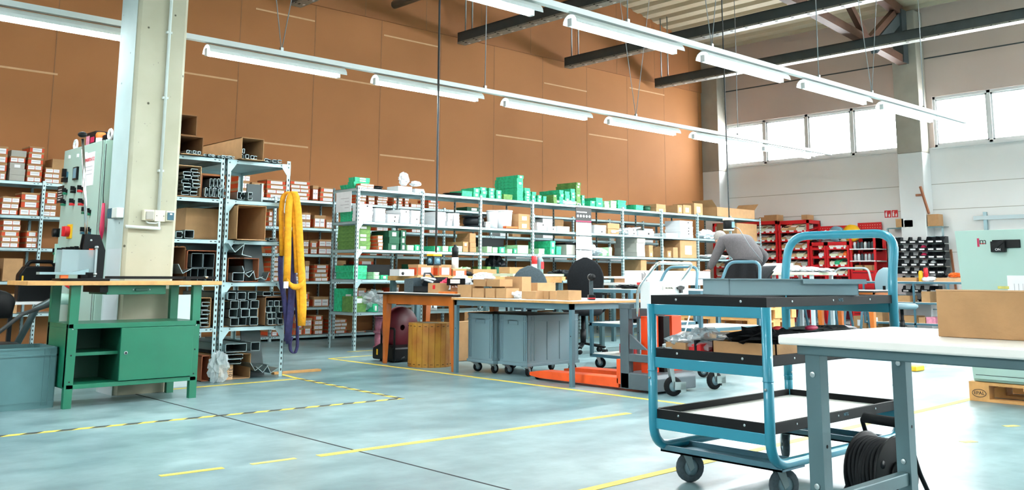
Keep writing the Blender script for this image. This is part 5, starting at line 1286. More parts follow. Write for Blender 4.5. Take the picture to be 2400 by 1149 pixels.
# cordless drill
p = GX(1386, 695, 6.15)
t = thing('cordless_drill', 'black and grey cordless drill with red base standing on the grey table', 'drill', (6.15, p.y, GT + .001), .9)
q = MB(); q.box((-.045, -.03, 0), (.045, .03, .045), 'black_plastic'); q.box((-.046, -.031, .008), (.046, .031, .022), 'red'); q.build('battery', t, .005)
q = MB(); q.prism([(-.02, .04), (.02, .04), (.03, .17), (-.012, .17)], 1, -.016, .016, 'grey_fabric'); q.build('grip', t, .006)
q = MB(); q.tube([(-.06, 0, .2), (.04, 0, .2)], .03, 'black_plastic', 14); q.build('motor_housing', t)
q = MB(); q.tube([(.04, 0, .2), (.07, 0, .2), (.1, 0, .2)], .025, 'zinc', 14, rad=[.027, .024, .014]); q.build('chuck', t)
# crates on dollies
crate('wheeled_crate', (6.24, 6.90, 0), .6, .38, .435, 'crate_grey', 'grey plastic crate on a dolly under the grey table, left one', 0, wheels=True, base=.125, lid=True)
crate('wheeled_crate', (6.35, 6.50, 0), .70, .40, .435, 'crate_grey', 'grey plastic crate on a dolly under the grey table, right one', 0, wheels=True, base=.125, lid=True)
# ------------------------------------------------------------------ electric stacker
t = thing('pallet_stacker', 'grey and orange electric pallet stacker with low forks and white box', 'stacker', (5.92, 4.68, 0))
for x in (.0, .45):
    q = MB(); q.add([(x, .45, .02), (x + .16, .45, .02), (x + .16, .45, .10), (x, .45, .10), (x, 1.38, .02), (x + .16, 1.38, .02), (x + .16, 1.38, .085), (x, 1.38, .085), (x + .04, 1.55, .03), (x + .12, 1.55, .03), (x + .12, 1.55, .06), (x + .04, 1.55, .06)], [(0, 1, 2, 3), (0, 4, 5, 1), (1, 5, 6, 2), (2, 6, 7, 3), (3, 7, 4, 0), (4, 8, 9, 5), (5, 9, 10, 6), (6, 10, 11, 7), (7, 11, 8, 4), (8, 11, 10, 9)], 'fork_orange'); q.build('fork', t, .004)
    fk = t.children[-1]
    q = MB(); q.lathe([(0, -.03), (.03, -.03), (.03, .03), (0, .03)], 'black_rubber', 16, (x + .08, 1.46, .031), 'x'); q.build('roller', fk)
q = MB(); q.box((0, .40, .05), (.61, .47, .25), 'fork_orange'); q.build('fork_carriage', t, .004)
q = MB(); q.box((-.01, .33, .02), (.05, .42, .70), 'stacker_grey'); q.box((-.012, .31, .66), (.05, .43, .705), 'stacker_grey'); q.box((.58, .33, .02), (.64, .42, .70), 'stacker_grey'); q.box((-.0, .3, .58), (.64, .345, .665), 'stacker_grey'); q.build('mast', t, .004)
q = MB(); q.prism([(.04, .02), (.42, .02), (.42, .15), (.06, .15), (.04, .12)], 0, -.01, .5, 'stacker_grey'); q.build('chassis', t, .008)
for x in (-.005, .60):
    q = MB(); q.box((x, -.06, .24), (x + .045, .36, .30), 'stacker_grey'); q.build('outrigger', t, .004)
q = MB(); q.prism([(.32, .34), (.32, .46), (.14, .34)], 0, -.008, .01, 'stacker_grey'); q.build('gusset_plate', t)
for x in (.09, .40): q = MB(); q.box((x, .20, .12), (x + .13, .28, .6), 'stacker_orange'); q.build('orange_panel', t, .003)
q = MB(); q.box((.25, .17, .10), (.33, .25, .6), 'black_plastic'); q.build('lift_column', t)
q = MB(); q.box((.04, .14, .665), (.56, .24, .885), 'white_paint'); q.build('control_box', t, .004)
bb = t.children[-1]
q = MB(); q.box((.21, .137, .815), (.37, .14, .845), 'cream'); q.build('name_plate', bb)
text_mesh('MAX. 400-500kg', .014, 'label_dark', (.29, .1365, .83), (PI / 2, 0, 0), bb)
q = MB(); q.prism([(.44, .85), (.49, .84), (.48, .82), (.46, .815), (.46, .79), (.43, .79), (.43, .815), (.40, .82), (.39, .835)], 1, .125, .14, 'label_dark'); q.build('switch', bb)
q = MB(); q.tube(fillet([(.03, .26, .60), (.03, .26, .82), (.09, .10, 1.035), (.58, .10, 1.035), (.50, .22, .84), (.50, .24, .70)], .06), .014, 'chrome', 12); q.build('handle_bar', t)
q = MB(); q.cyl((.42, .02, .64), (.27, .05, .26), .006, 'zinc', 8); q.build('rod', t)
for (x, y, a) in ((.03, -.06, -.5), (.64, -.02, -.2)):
    c = caster(t, (x, y), .075, .24, a, 'black_rubber', .04)
    q = MB(); T = Matrix.Translation((x, y, 0)) @ Matrix.Rotation(a, 4, 'Z'); q.box((.07, -.04, .03), (.115, .04, .10), 'zinc', T); q.box((.02, -.04, .05), (.115, -.036, .11), 'zinc', T); q.build('foot_guard', t)
    q = MB(); q.bar((x, y, .25), (min(max(x, .05), .60), .1, .25), .08, .02, 'stacker_grey'); q.build('caster_arm', t)
# ------------------------------------------------------------------ grey blue table trolleys behind
def table_cart(name, loc, Lx, Ly, label, hz, levels, tz=.80, m='cart_steel', handle='x+', casters=True, topm='laminate'):
    t = thing(name, label, 'trolley', loc)
    q = MB(); q.box((0, 0, tz - .04), (Lx, Ly, tz - .006), m); q.box((.01, .01, tz - .006), (Lx - .01, Ly - .01, tz), topm); q.build('top_shelf', t)
    for z in levels: q = MB(); q.box((0, 0, z - .035), (Lx, Ly, z - .005), m); q.box((.01, .01, z - .005), (Lx - .01, Ly - .01, z), topm); q.build('shelf', t)
    for x in (0, Lx - .03):
        for y in (0, Ly - .03): q = MB(); q.box((x, y, .13), (x + .03, y + .03, tz - .04), m); q.build('post', t)
    if handle == 'x+': pts = [(Lx + .015, .015, .4), (Lx + .015, .015, tz), (Lx + .13, .07, hz), (Lx + .13, Ly - .07, hz), (Lx + .015, Ly - .015, tz), (Lx + .015, Ly - .015, .4)]
    elif handle == 'y+': pts = [(.015, Ly + .015, .4), (.015, Ly + .015, tz), (.06, Ly + .1, hz), (Lx - .06, Ly + .1, hz), (Lx - .015, Ly + .015, tz), (Lx - .015, Ly + .015, .4)]
    if handle: q = MB(); q.tube(fillet(pts, .09), .016, m, 10); q.build('handle', t)
    if casters:
        for x in (.06, Lx - .06):
            for y in (.06, Ly - .06): caster(t, (x, y), .055, .13, R.uniform(-1, 1), 'black_rubber', .03)
    return t
table_cart('table_trolley', (7.1, 5.98, 0), 1.08, .55, 'grey blue table trolley behind the pallet stacker, left one with the low handle', 1.03, [.15, .46])
table_cart('table_trolley', (7.2, 5.22, 0), 1.0, .52, 'grey blue table trolley behind the blue trolley, right one with the higher handle', 1.08, [.45])
crumple('tools', (7.35, 6.2, .801), (.3, .3, .04), 'bin_black', 'loose dark tools on the left grey blue trolley', 'tools', 51)
t = thing('tool_block', 'red tool block with upright drill bits on the grey blue trolley', 'tool block', (8.0, 6.42, .801)); t.location = (7.75, 6.3, .801)
q = MB(); q.box((0, 0, 0), (.1, .16, .03), 'black_plastic'); q.build('base', t); q = MB(); q.box((.01, .01, .03), (.09, .15, .06), 'red'); q.build('block', t)
for k in range(5): q = MB(); q.cyl((.03 + .012 * k, .03 + .025 * k, .06), (.03 + .012 * k, .03 + .025 * k, .15 + .01 * (k % 3)), .004, 'bin_black', 8); q.build('drill_bit', t)
crumple('gear_pile', (8.4, 5.38, .452) if False else (7.5, 6.2, .462), (.35, .3, .12), 'bin_black', 'dark items on the middle shelf of the left grey blue trolley', 'tools', 52)
q = MB(); q.box((0, 0, 0), (.25, .2, .09), 'red'); q.box((.005, .005, .09), (.245, .195, .1), 'bin_black'); tag(q.build('red_case', loc=(7.35, 6.15, .152)), 'flat red case on the lowest shelf of the left grey blue trolley', 'case')
# long white bench unit and workbenches in front of the shelf run
def desk(name, x0, x1, y0, y1, z, label, top='laminate', legm='leg_steel', th=.04, front=None, edge=None):
    t = thing(name, label, 'table', (x0, y0, 0)); w_, d = x1 - x0, y1 - y0
    q = MB(); q.box((0, 0, z - th), (w_, d, z), top)
    if edge: q.box((-.002, -.002, z - th), (w_ + .002, d + .002, z - .008), edge)
    q.build('tabletop', t)
    if front: q = MB(); q.box((.03, .01, z - th - .08), (w_ - .03, .03, z - th), front); q.build('apron', t)
    for x in (.02, w_ - .07):
        for y in (.03, d - .08): q = MB(); q.box((x, y, 0), (x + .05, y + .05, z - th), legm); q.build('leg', t)
    return t
a = GY(985, 640, 9.0)
desk('workbench', 6.75, 9.3, 9.0, 9.62, .915, 'long wooden topped workbench in front of the shelf run, cluttered', 'beech', 'leg_steel', .055)
desk('packing_table', 7.62, 8.5, 8.25, 8.85, .95, 'pale green topped table with grey legs between the two office chairs', 'pale_table', 'leg_steel', .03, 'beech')
desk('workbench', 10.2, 12.2, 8.9, 9.55, .925, 'white topped bench in front of the right part of the shelf run', 'laminate', 'leg_steel', .03, 'kraft_dark')
desk('workbench', 9.1, 11.2, 7.65, 8.25, .84, 'white fronted low table unit left of the bending person', 'laminate', 'leg_steel', .03)
q = MB(); q.box((0, 0, 0), (1.5, .3, .16), 'white_box'); tag(q.build('white_trough', loc=(9.5, 7.8, .841)), 'long white sheet metal trough on the table left of the bending person', 'trough')
q = MB(); q.box((0, 0, 0), (.6, .2, .08), 'kraft'); tag(q.build('cardboard_box', loc=(10.3, 8.5, 0)), 'x', 'box'); bpy.data.objects.remove(bpy.context.scene.objects[-1]) if False else None
bpy.data.objects.remove([o for o in SC.objects if o.get('label') == 'x'][0])
WZ = .916
def wb(px, y=9.12): return GY(px, 620, y).x
o = carton_mesh(wb(1013) - wb(978), .2, .14, 'orange', 1).build('carton', loc=((wb(1013) + wb(978)) / 2, 9.1, WZ)); tag(o, 'orange bottomed open carton on the wooden workbench, left of the labelled one', 'box')
o = carton_mesh(wb(1036) - wb(1008), .2, .14, 'orange', 1).build('carton', loc=((wb(1036) + wb(1006)) / 2 + .12, 9.08, WZ)); tag(o, 'orange bottomed carton with white label on the wooden workbench', 'box')
o = carton_mesh(wb(1071) - wb(1040), .2, .09, 'orange', 1).build('carton', loc=((wb(1071) + wb(1040)) / 2 + .12, 9.08, WZ)); tag(o, 'lower orange carton under the bottles on the wooden workbench', 'box')
q = MB(); q.box((0, 0, .0), (.22, .2, .08), 'white_box'); q.cyl((.05, -.005, .03), (.05, 0, .03), .02, 'label_dark', 12); tag(q.build('white_device', loc=(wb(940), 9.15, WZ)), 'small white device with round socket at the left end of the workbench', 'device')
t = thing('bottle', 'dark grey bottle with pale body standing on the low orange carton', 'bottle', (wb(1059) + .1, 9.18, WZ + .095)); q = MB(); q.lathe([(0, 0), (.045, 0), (.045, .14), (0, .14)], 'bag_white', 14); q.build('body', t); q = MB(); q.lathe([(0, .14), (.042, .14), (.045, .26), (.02, .28), (.02, .3), (0, .3)], 'bin_black', 14); q.build('cap', t)
crumple('plastic_bag', (wb(1090), 9.2, WZ), (.3, .25, .06), 'bin_black', 'black film lying on the workbench right of the bottle', 'bag', 55)
o = carton_mesh(.4, .2, .09, 'kraft', 1).build('cardboard_box', loc=(wb(1130) + .05, 9.12, WZ)); tag(o, 'flat brown carton at the right on the wooden workbench', 'box')
PZ = .951; pw = lambda px: GY(px, 630, 8.45).x
t = thing('spray_can', 'red topped white spray can on the pale green table', 'can', (pw(1246), 8.4, PZ)); q = MB(); q.lathe([(0, 0), (.035, 0), (.035, .16), (0, .16)], 'bag_white', 14); q.build('body', t); q = MB(); q.lathe([(0, .12), (.036, .12), (.036, .22), (0, .22)], 'red', 14); q.build('cap', t)
t = thing('spray_bottle', 'clear bottle with white cap and red label on the pale green table', 'bottle', (pw(1259), 8.4, PZ)); q = MB(); q.lathe([(0, 0), (.042, 0), (.042, .17), (.02, .21), (0, .21)], 'crate_grey', 14); q.box((-.02, -.044, .06), (.03, -.04, .15), 'red'); q.build('body', t); q = MB(); q.lathe([(0, .2), (.025, .2), (.025, .25), (0, .25)], 'paper', 14); q.build('cap', t)
o = carton_mesh(.3, .2, .08, 'kraft', 3).build('cardboard_box', loc=(pw(1222), 8.5, PZ)); tag(o, 'flat carton with red stripe on the pale green table', 'box')
crumple('rags', (GY(1315, 630, 9.2).x, 9.2, WZ), (.4, .3, .09), 'bin_black', 'dark rags on the bench left of the tall black chair', 'cloth', 57)
office_chair((8.45, 7.88, 0), 2.2, 'tall black office chair turned away behind the grey table', 'black_fabric', h=1.16, seat_z=.50, bw=.5)
office_chair((7.25, 7.55, 0), 2.45, 'grey backed office chair behind the cartons on the grey table', 'grey_fabric', h=1.04, seat_z=.48, bw=.44)
# ------------------------------------------------------------------ pallets
def pallet(name, loc, rz, label, lx=1.2, ly=.8, grp=None, mark=False, m='pine'):
    t = thing(name, label, 'pallet', loc, rz, grp)
    for k, (y, w_) in enumerate(((0, .145), (.1815, .1), (.3275, .145), (.5185, .1), (.655, .145))): q = MB(); q.box((0, y, .122), (lx, y + w_, .144), m); q.build('deck_board', t)
    for x in (0, lx / 2 - .0725, lx - .145): q = MB(); q.box((x, 0, .1), (x + .145, ly, .122), m); q.build('cross_board', t)
    for y, w_ in ((0, .1), (.3275, .145), (.7, .1)):
        q = MB(); q.box((0, y, 0.001), (lx, y + w_, .022), m); q.build('bottom_board', t)
        for x in (0, lx / 2 - .0725, lx - .145):
            q = MB(); q.box((x, y, .022), (x + .145, y + w_, .1), m); q.build('block', t)
            if mark and x == 0 and y == .7: t['corner'] = 1
    return t
for k in range(4):
    pallet('euro_pallet', (9.5 + .01 * k, 7.3 - .02 * (k % 2), .146 * k), -PI / 2, 'wooden pallet in the stack behind the trolleys, %s' % ('lowest' if k == 0 else 'topmost' if k == 3 else '%s from bottom' % ordn(k + 1)), grp='pallets stacked behind the trolleys')
# ------------------------------------------------------------------ bending person with jacketed chair
office_chair((10.82, 7.17, 0), -1.0, 'dark office chair draped with a jacket in front of the bending person', 'grey_fabric', h=1.10, seat_z=.50, bw=.52, arms=False)
def skinned(name, verts, edges, radii, m, parent, root=0, sub=2, smooth=True):
    me = bpy.data.meshes.new(name); me.from_pydata(verts, edges, []); me.materials.append(MATS[m])
    o = bpy.data.objects.new(name, me); COL.objects.link(o); o.parent = parent
    sk = o.modifiers.new('skin', 'SKIN'); sk.use_smooth_shade = True
    for i, v in enumerate(me.skin_vertices[0].data): v.radius = radii[i] if isinstance(radii[i], tuple) else (radii[i],) * 2; v.use_root = (i == root)
    s = o.modifiers.new('sub', 'SUBSURF'); s.levels = sub; s.render_levels = sub
    return o
def person():
    # local frame: person faces +x, z up, placed then turned; leaning forward over the desk
    t = thing('person', 'person with short grey hair in a grey pullover bending forward over the desk', 'person', (11.36, 7.3, 0), 1.22)
    t.scale = (1.07, 1.07, 1.07)
    V = [(0, 0, .98), (.10, 0, 1.12), (.26, .01, 1.26), (.42, .02, 1.36), (.50, .02, 1.385),      # pelvis, waist, chest, upper chest, neck base
         (.42, .19, 1.34), (.50, .27, 1.12), (.66, .25, .98),     # left shoulder, elbow, wrist
         (.42, -.17, 1.33), (.30, -.42, 1.15), (.46, -.38, .99)]  # right
    E_ = [(0, 1), (1, 2), (2, 3), (3, 4), (3, 5), (5, 6), (6, 7), (3, 8), (8, 9), (9, 10)]
    r_ = [(.16, .19), (.165, .20), (.175, .22), (.15, .19), .075, .085, .062, .045, .085, .062, .045]
    skinned('pullover', V, E_, r_, 'pullover', t)
    V = [(0, 0, .99), (-.02, .1, .9), (.0, .12, .5), (-.06, .13, .1), (-.02, -.1, .9), (.06, -.13, .5), (.02, -.14, .1)]
    E_ = [(0, 1), (1, 2), (2, 3), (0, 4), (4, 5), (5, 6)]
    skinned('trousers', V, E_, [(.15, .17), .115, .08, .065, .115, .08, .065], 'trousers', t)
    for y, x in ((.13, -.06), (-.14, .02)):
        q = MB(); q.prism([(x - .09, 0.001), (x + .19, 0.001), (x + .18, .05), (x + .05, .1), (x - .07, .1)], 1, y - .045, y + .045, 'bin_black'); q.build('shoe', t, .02)
    # head hanging forward, face toward the desk
    hx_, hy, hz = .58, .11, 1.37
    T = Matrix.Translation((hx_, hy, hz)) @ Matrix.Rotation(1.0, 4, 'Y')
    q = MB(); q.tube([(.42, .03, 1.37), (.54, .09, 1.365)], .055, 'skin', 12); q.ell((0, 0, 0), (.092, .075, .115), 'skin', 18, T)
    q.ell((.085, 0, -.02), (.02, .014, .028), 'skin', 8, T); q.ell((.02, .074, -.01), (.016, .01, .03), 'skin', 8, T); q.ell((.02, -.074, -.01), (.016, .01, .03), 'skin', 8, T)
    for s in (-1, 1): q.ell((.08, s * .03, .01), (.012, .013, .009), 'hole', 8, T)
    q.box((.075, -.025, -.062), (.088, .025, -.055), 'reel_red', T); q.build('head', t)
    q = MB(); q.ell((-.018, 0, .026), (.092, .082, .108), 'hair', 18, T); q.build('hair', t)
    for s, (wx, wy, wz) in ((1, (.68, .25, .965)), (-1, (.48, -.365, .975))):
        q = MB(); q.ell((wx + .03, wy, wz - .02), (.05, .036, .018), 'skin', 10)
        for k in range(4):
            yy = wy + (k - 1.5) * .02; L_ = .062 - .008 * abs(k - 1.3)
            q.tube([(wx + .065, yy, wz - .02), (wx + .065 + L_ * .55, yy, wz - .025), (wx + .065 + L_, yy, wz - .045)], .0085, 'skin', 8, rad=[.009, .0085, .007])
        q.tube([(wx + .02, wy - s * .03, wz - .02), (wx + .05, wy - s * .055, wz - .03), (wx + .075, wy - s * .06, wz - .04)], .009, 'skin', 8, rad=[.011, .009, .008]); q.build('hand', t)
    return t
person()
# jacket draped over the chair
t = thing('jacket', 'dark jacket hanging over the chair back behind the person', 'jacket', (10.82, 7.17, 0), -1.0)
q = MB(); grid = []
def jk(u, v, side):
    a = -1 + 2 * u; top = 1.16 - .04 * a * a
    z = top - v * (.42 - .05 * math.cos(7 * a)); off = .045 + .05 * v + .012 * math.sin(9 * a + 2 * v)
    return (a * (.20 + .06 * v), -.235 - .035 * 1 + side * (-off - .03), z)
front = [[jk(u / 16, v / 8, 1) for u in range(17)] for v in range(9)]
back = [[jk(u / 16, v / 8 * .8, -1) for u in range(17)] for v in range(9)]
q.sheet([r for r in reversed(back)] + front, 'black_fabric'); q.build('body', t, solid=.012)
q = MB(); q.tube([(.20, -.33, 1.05), (.24, -.37, .88), (.23, -.37, .72)], .04, 'black_fabric', 10, flat=.6); q.build('sleeve', t)
# ------------------------------------------------------------------ foreground blue trolley
TX0, TX1, TY0, TY1 = 3.40, 4.55, 2.14, 2.74
t = thing('shelf_trolley', 'bright blue three tier shelf trolley with black rimmed trays and bow handle', 'trolley', (TX0, TY0, 0))
L, D = TX1 - TX0, TY1 - TY0
TZS = [.315, .585, .822]
post_r = .0215
for (x, y, hi) in ((0, 0, 0), (0, D, 0)):
    pass
# end frames: near one is a low U, far one carries the handle
q = MB(); pts = fillet([(0, 0, .80), (0, 0, .165), (L, 0, .165), (L, 0, .66)], .11, 7); q.tube(pts, post_r, 'cart_blue', 14); q.build('side_frame', t)
q = MB(); pts = fillet([(0, D, .80), (0, D, .165), (L, D, .165), (L, D, .66)], .11, 7); q.tube(pts, post_r, 'cart_blue', 14); q.build('side_frame', t)
q = MB(); pts = fillet([(L, 0, .38), (L, 0, .93), (L + .07, 0, 1.15), (L + .07, D, 1.15), (L, D, .93), (L, D, .38)], .12, 7); q.tube(pts, post_r + .001, 'cart_blue', 14); q.build('bow_handle', t)
for i, z in enumerate(TZS):
    q = MB(); q.box((.01, .01, z - .022), (L - .01, D - .01, z - .012), 'laminate')
    tr = q.build('tray_panel', t)
    q = MB()
    for a, b in (((-.0, .01, z - .022), (.014, D - .01, z + .018)), ((L - .014, .01, z - .022), (L, D - .01, z + .018)), ((.0, -.004, z - .022), (L, .012, z + .018)), ((.0, D - .012, z - .022), (L, D + .004, z + .018))): q.box(a, b, 'cart_black')
    for yy in (.12, D - .14): q.cyl((-.002, yy, z), (.0, yy, z), .006, 'zinc', 8)
    for xx in (.2, .55, .9): q.cyl((xx, -.006, z), (xx, -.004, z), .005, 'zinc', 8)
    q.build('tray_rim', t, .002)
    q = MB(); q.box((-.006, .015, z - .068), (.022, D - .015, z - .022), 'cart_blue'); q.build('cross_rail', t, .002)
    q = MB(); q.box((L - .022, .015, z - .068), (L + .006, D - .015, z - .022), 'cart_blue'); q.build('cross_rail', t, .002)
    if i < 2: q = MB(); q.box((.02, -.002, z - .026), (L - .02, .02, z - .022), 'cart_black'); q.build('edge_strip', t)
    text_mesh('NTG', .02, 'cart_steel', (.62, -.0045, z), (PI / 2, 0, 0), t)
for x in (.06, L - .24):
    q = MB(); q.box((x, -.01, .138), (x + .18, D + .01, .146), 'cart_steel'); q.box((x, -.01, .138), (x + .006, D + .01, .168), 'cart_steel'); q.box((x + .174, -.01, .138), (x + .18, D + .01, .168), 'cart_steel'); q.build('base_plate', t)
for x in (.15, L - .15):
    for y in (.06, D - .06): caster(t, (x, y), .066, .138, -.5 if x < .5 else .7, 'grey_fabric', .032)
for y in (0, D):
    q = MB(); q.tube([(0, y, .50), (0, y, .505)], post_r + .002, 'cart_blue', 14); q.cyl((-.026, y, .47), (-.02, y, .47), .006, 'zinc', 8); q.build('joint_ring', t)
    q = MB(); q.tube([(L, y, .40), (L, y, .405)], post_r + .003, 'cart_blue', 14); q.cyl((L - .002, y - .026, .42), (L - .002, y - .02, .42), .006, 'zinc', 8); q.build('joint_ring', t)
# grey plastic tray on the top shelf
t = thing('plastic_tray', 'light grey plastic drawer tray with folded rims on the blue trolley top', 'tray', (3.57, 2.43, TZS[2] + .019), -.5)
w_, d_, h_ = .66, .27, .072
q = MB(); q.box((0, 0, 0.001), (w_, d_, .004), 'crate_grey')
for a, b in (((0, 0, 0.001), (w_, .004, h_)), ((0, d_ - .004, 0.001), (w_, d_, h_)), ((0, 0, 0.001), (.004, d_, h_)), ((w_ - .004, 0, 0.001), (w_, d_, h_))): q.box(a, b, 'crate_grey')
q.build('body', t)
q = MB(); q.box((-.012, -.02, h_), (w_ + .03, 0.004, h_ + .004), 'crate_grey'); q.box((-.012, d_ - .004, h_), (w_ + .03, d_ + .02, h_ + .004), 'crate_grey'); q.box((-.015, -.02, h_), (.004, d_ + .02, h_ + .004), 'crate_grey'); q.box((w_, -.02, h_), (w_ + .03, d_ + .02, h_ + .004), 'crate_grey'); q.box((.36, -.022, h_ - .018), (w_ + .03, -.018, h_), 'crate_grey'); q.build('rim', t)
# content of the middle shelf
mz = TZS[1] - .011
t = open_box(TX0 + .10, TX0 + .42, TY0 + .02, TY0 + .34, mz, mz + .07, 'kraft', 'low open brown carton with black gloves on the middle tray of the blue trolley', flaps=False)
for k, (a, b, c, d2) in enumerate(((.44, .62, .03, .3), (.63, .82, .03, .3), (.83, 1.05, .03, .3))):
    o = carton_mesh(b - a, .26, .068, 'kraft', 1).build('cardboard_box', loc=(TX0 + (a + b) / 2, TY0 + .03, mz + .001)); tag(o, 'low brown carton on the middle tray of the blue trolley, %s from the handle end' % ('third', 'second', 'nearest')[k], 'box', 'low cartons on the trolley')
    if k == 1:
        q = MB(); q.box((-.05, -.002, .008), (.02, 0, .066), 'paper')
        for j in range(4): q.box((-.02 + .008 * j, -.003, .012), (-.016 + .008 * j, -.002, .03), 'label_dark')
        l_ = q.build('shipping_label'); l_.parent = o
crumple('work_gloves', (TX0 + .26, TY0 + .18, mz + .04), (.34, .3, .09), 'black_fabric', 'heap of black and red work gloves in the open carton on the trolley', 'gloves', 61)
q = MB(); q.ell((0, 0, 0), (.04, .02, .012), 'red', 10); q.ell((.2, -.05, 0), (.05, .02, .012), 'magenta', 10); q.ell((-.06, .06, .0), (.02, .015, .01), 'orange', 8)
g_ = q.build('glove_cuffs', loc=(.02, -.06, .085)); g_.parent = [o for o in SC.objects if o.name == 'work_gloves'][0]
crumple('work_gloves', (TX0 + .72, TY0 + .16, mz + .07), (.6, .24, .05), 'bin_black', 'heap of dark tools and gloves lying across the low cartons on the trolley', 'gloves', 62)
crumple('plastic_bag', (TX0 + .2, TY0 + .45, mz), (.30, .26, .11), 'clear_plastic', 'clear plastic bag on the left of the middle tray', 'bag', 63)
crumple('bubble_wrap', (TX0 + .12, TY0 + .5, mz), (.2, .18, .085), 'foil', 'crumpled white foil wrapping at the left corner of the middle tray', 'wrapping', 64)
t = thing('tool_pouch', 'red and black tool pouch lying on the middle tray between wrapping and carton', 'pouch', (TX0 + .06, TY0 + .375, mz), .1)
q = MB(); q.prism([(0, 0.001), (.1, 0.001), (.08, .045), (.0, .06)], 0, 0, .36, 'red'); q.build('body', t, .008)
q = MB(); q.box((-.004, .02, .02), (.3, .03, .07), 'black_fabric'); q.build('strap', t)
o = carton_mesh(.11, .1, .055, 'kraft', 1).build('cardboard_box', loc=(TX0 + .05, TY0 + .50, mz + .001)); o.rotation_euler = (0, 0, -PI / 2); o.location = (TX0 + .03, TY0 + .49, mz + .001); tag(o, 'small brown carton at the front edge of the middle tray beside the pouch', 'box')
# ------------------------------------------------------------------ white table right foreground
t = thing('work_table', 'large white topped table with grey square steel legs in the right foreground', 'table', (2.70, .35, 0))
WL, WD, WH = 1.31, .80, .74
q = MB(); q.box((0, 0, WH - .03), (WD, WL, WH), 'laminate'); q.build('tabletop', t, .006)
for x in (.03, WD - .07): q = MB(); q.box((x, .02, WH - .06), (x + .04, WL - .05, WH - .03), 'leg_steel'); q.build('frame_rail', t, .003)
for x in (.035, WD - .17):
    for y in (WL - .125, .05):
        q = MB(); q.box((x, y, 0), (x + .05, y + .05, WH - .03), 'leg_steel')
        for z in (.62, .28): q.cyl((x - .003, y + .025, z), (x, y + .025, z), .009, 'zinc', 12)
        q.cyl((x + .025, y - .001, .40), (x + .025, y, .40), .006, 'hole', 10); q.build('leg', t, .004)
for y in (WL - .125, .05): q = MB(); q.box((.085, y + .008, .20), (WD - .17, y + .042, .245), 'leg_steel'); q.build('cross_bar', t, .004)
t = thing('cardboard_box', 'large plain brown carton standing on the white table', 'box', (3.02, .55, WH))
q = MB(); q.box((0, 0, 0.001), (.32, .73, .145), 'kraft'); q.build('body', t, .003)
q = MB(); q.box((.0, .42, .145), (.012, .73, .149), 'kraft_light'); q.build('flap', t)
# cable reel on its stand
rl = GZ(2062, 1140, .0)
cx_, cy_ = 3.42, 1.72
t = thing('cable_reel', 'black cable reel on a tubular stand standing behind the white table legs', 'reel', (GZ(2110, 1110, .18).x - .015, GZ(2110, 1110, .18).y + .07, 0), -1.71)
RZ = .18
RK = .78
for x in (-.065, .07):
    q = MB(); q.lathe([(.03, -.005), (.138, -.005), (.144, 0), (.138, .005), (.03, .005)], 'black_plastic', 40, (x, 0, RZ), 'x')
    if x > 0:
        for k in range(3): a = 2 * PI * k / 3 + .6; q.cyl((x + .005, .105 * math.cos(a), RZ + .105 * math.sin(a)), (x + .007, .105 * math.cos(a), RZ + .105 * math.sin(a)), .015, 'paper' if k == 0 else 'bin_black', 14)
    q.build('flange', t)
q = MB()
for ring, rr in enumerate((.108, .122)):
    for k in range(9):
        xx = -.054 + .0135 * k; q.tube([(xx + .004 * math.sin(a * 2 + k), (rr + .003 * math.sin(3 * a + k)) * math.cos(a), RZ + (rr + .003 * math.cos(2 * a)) * math.sin(a)) for a in [2 * PI * j / 28 for j in range(29)]], .0082, 'black_rubber', 8)
q.lathe([(0, -.06), (.10, -.06), (.10, .065), (0, .065)], 'black_rubber', 24, (0, 0, RZ), 'x'); q.build('wound_cable', t)
q = MB(); q.lathe([(0, .07), (.05, .07), (.05, .09), (.0, .09)], 'black_plastic', 20, (0, 0, RZ), 'x'); q.cyl((.085, 0, RZ), (.12, 0, RZ), .018, 'zinc', 14); q.box((.092, -.05, RZ - .035), (.10, .03, RZ - .012), 'magenta'); q.build('hub', t)
q = MB(); q.tube(fillet([(.13, .17, .012), (.10, .10, RZ), (.10, .02, .37), (-.09, .02, .37), (-.09, .10, RZ), (-.12, .17, .012)], .02), .009, 'black_plastic', 10); q.build('stand', t)
for s in (-1, 1): q = MB(); q.tube([(s * .12, -.15, .012), (s * .105, -.06, RZ - .06), (s * .1, .07, RZ + .06)], .009, 'black_plastic', 8); q.build('stand_leg', t)
q = MB(); q.tube([(-.075, .02, .37), (.085, .02, .37)], .02, 'black_rubber', 12); q.build('grip', t)
# ------------------------------------------------------------------ mint cabinet on its side on a euro pallet
t = pallet('euro_pallet', (7.50, 2.97, 0), -PI / 2, 'wooden pallet marked EPAL under the mint cabinet at the right edge')
fx = 7.498
q = MB(); q.tube([(-.0015, .075 + .055 * math.cos(a), .061 + .028 * math.sin(a)) for a in [2 * PI * k / 24 for k in range(25)]], .0022, 'label_dark', 6)
q2 = q.build('oval_mark'); q2.parent = t; q2.rotation_euler = (0, 0, PI / 2); q2.location = (0.0, 0.0, 0)
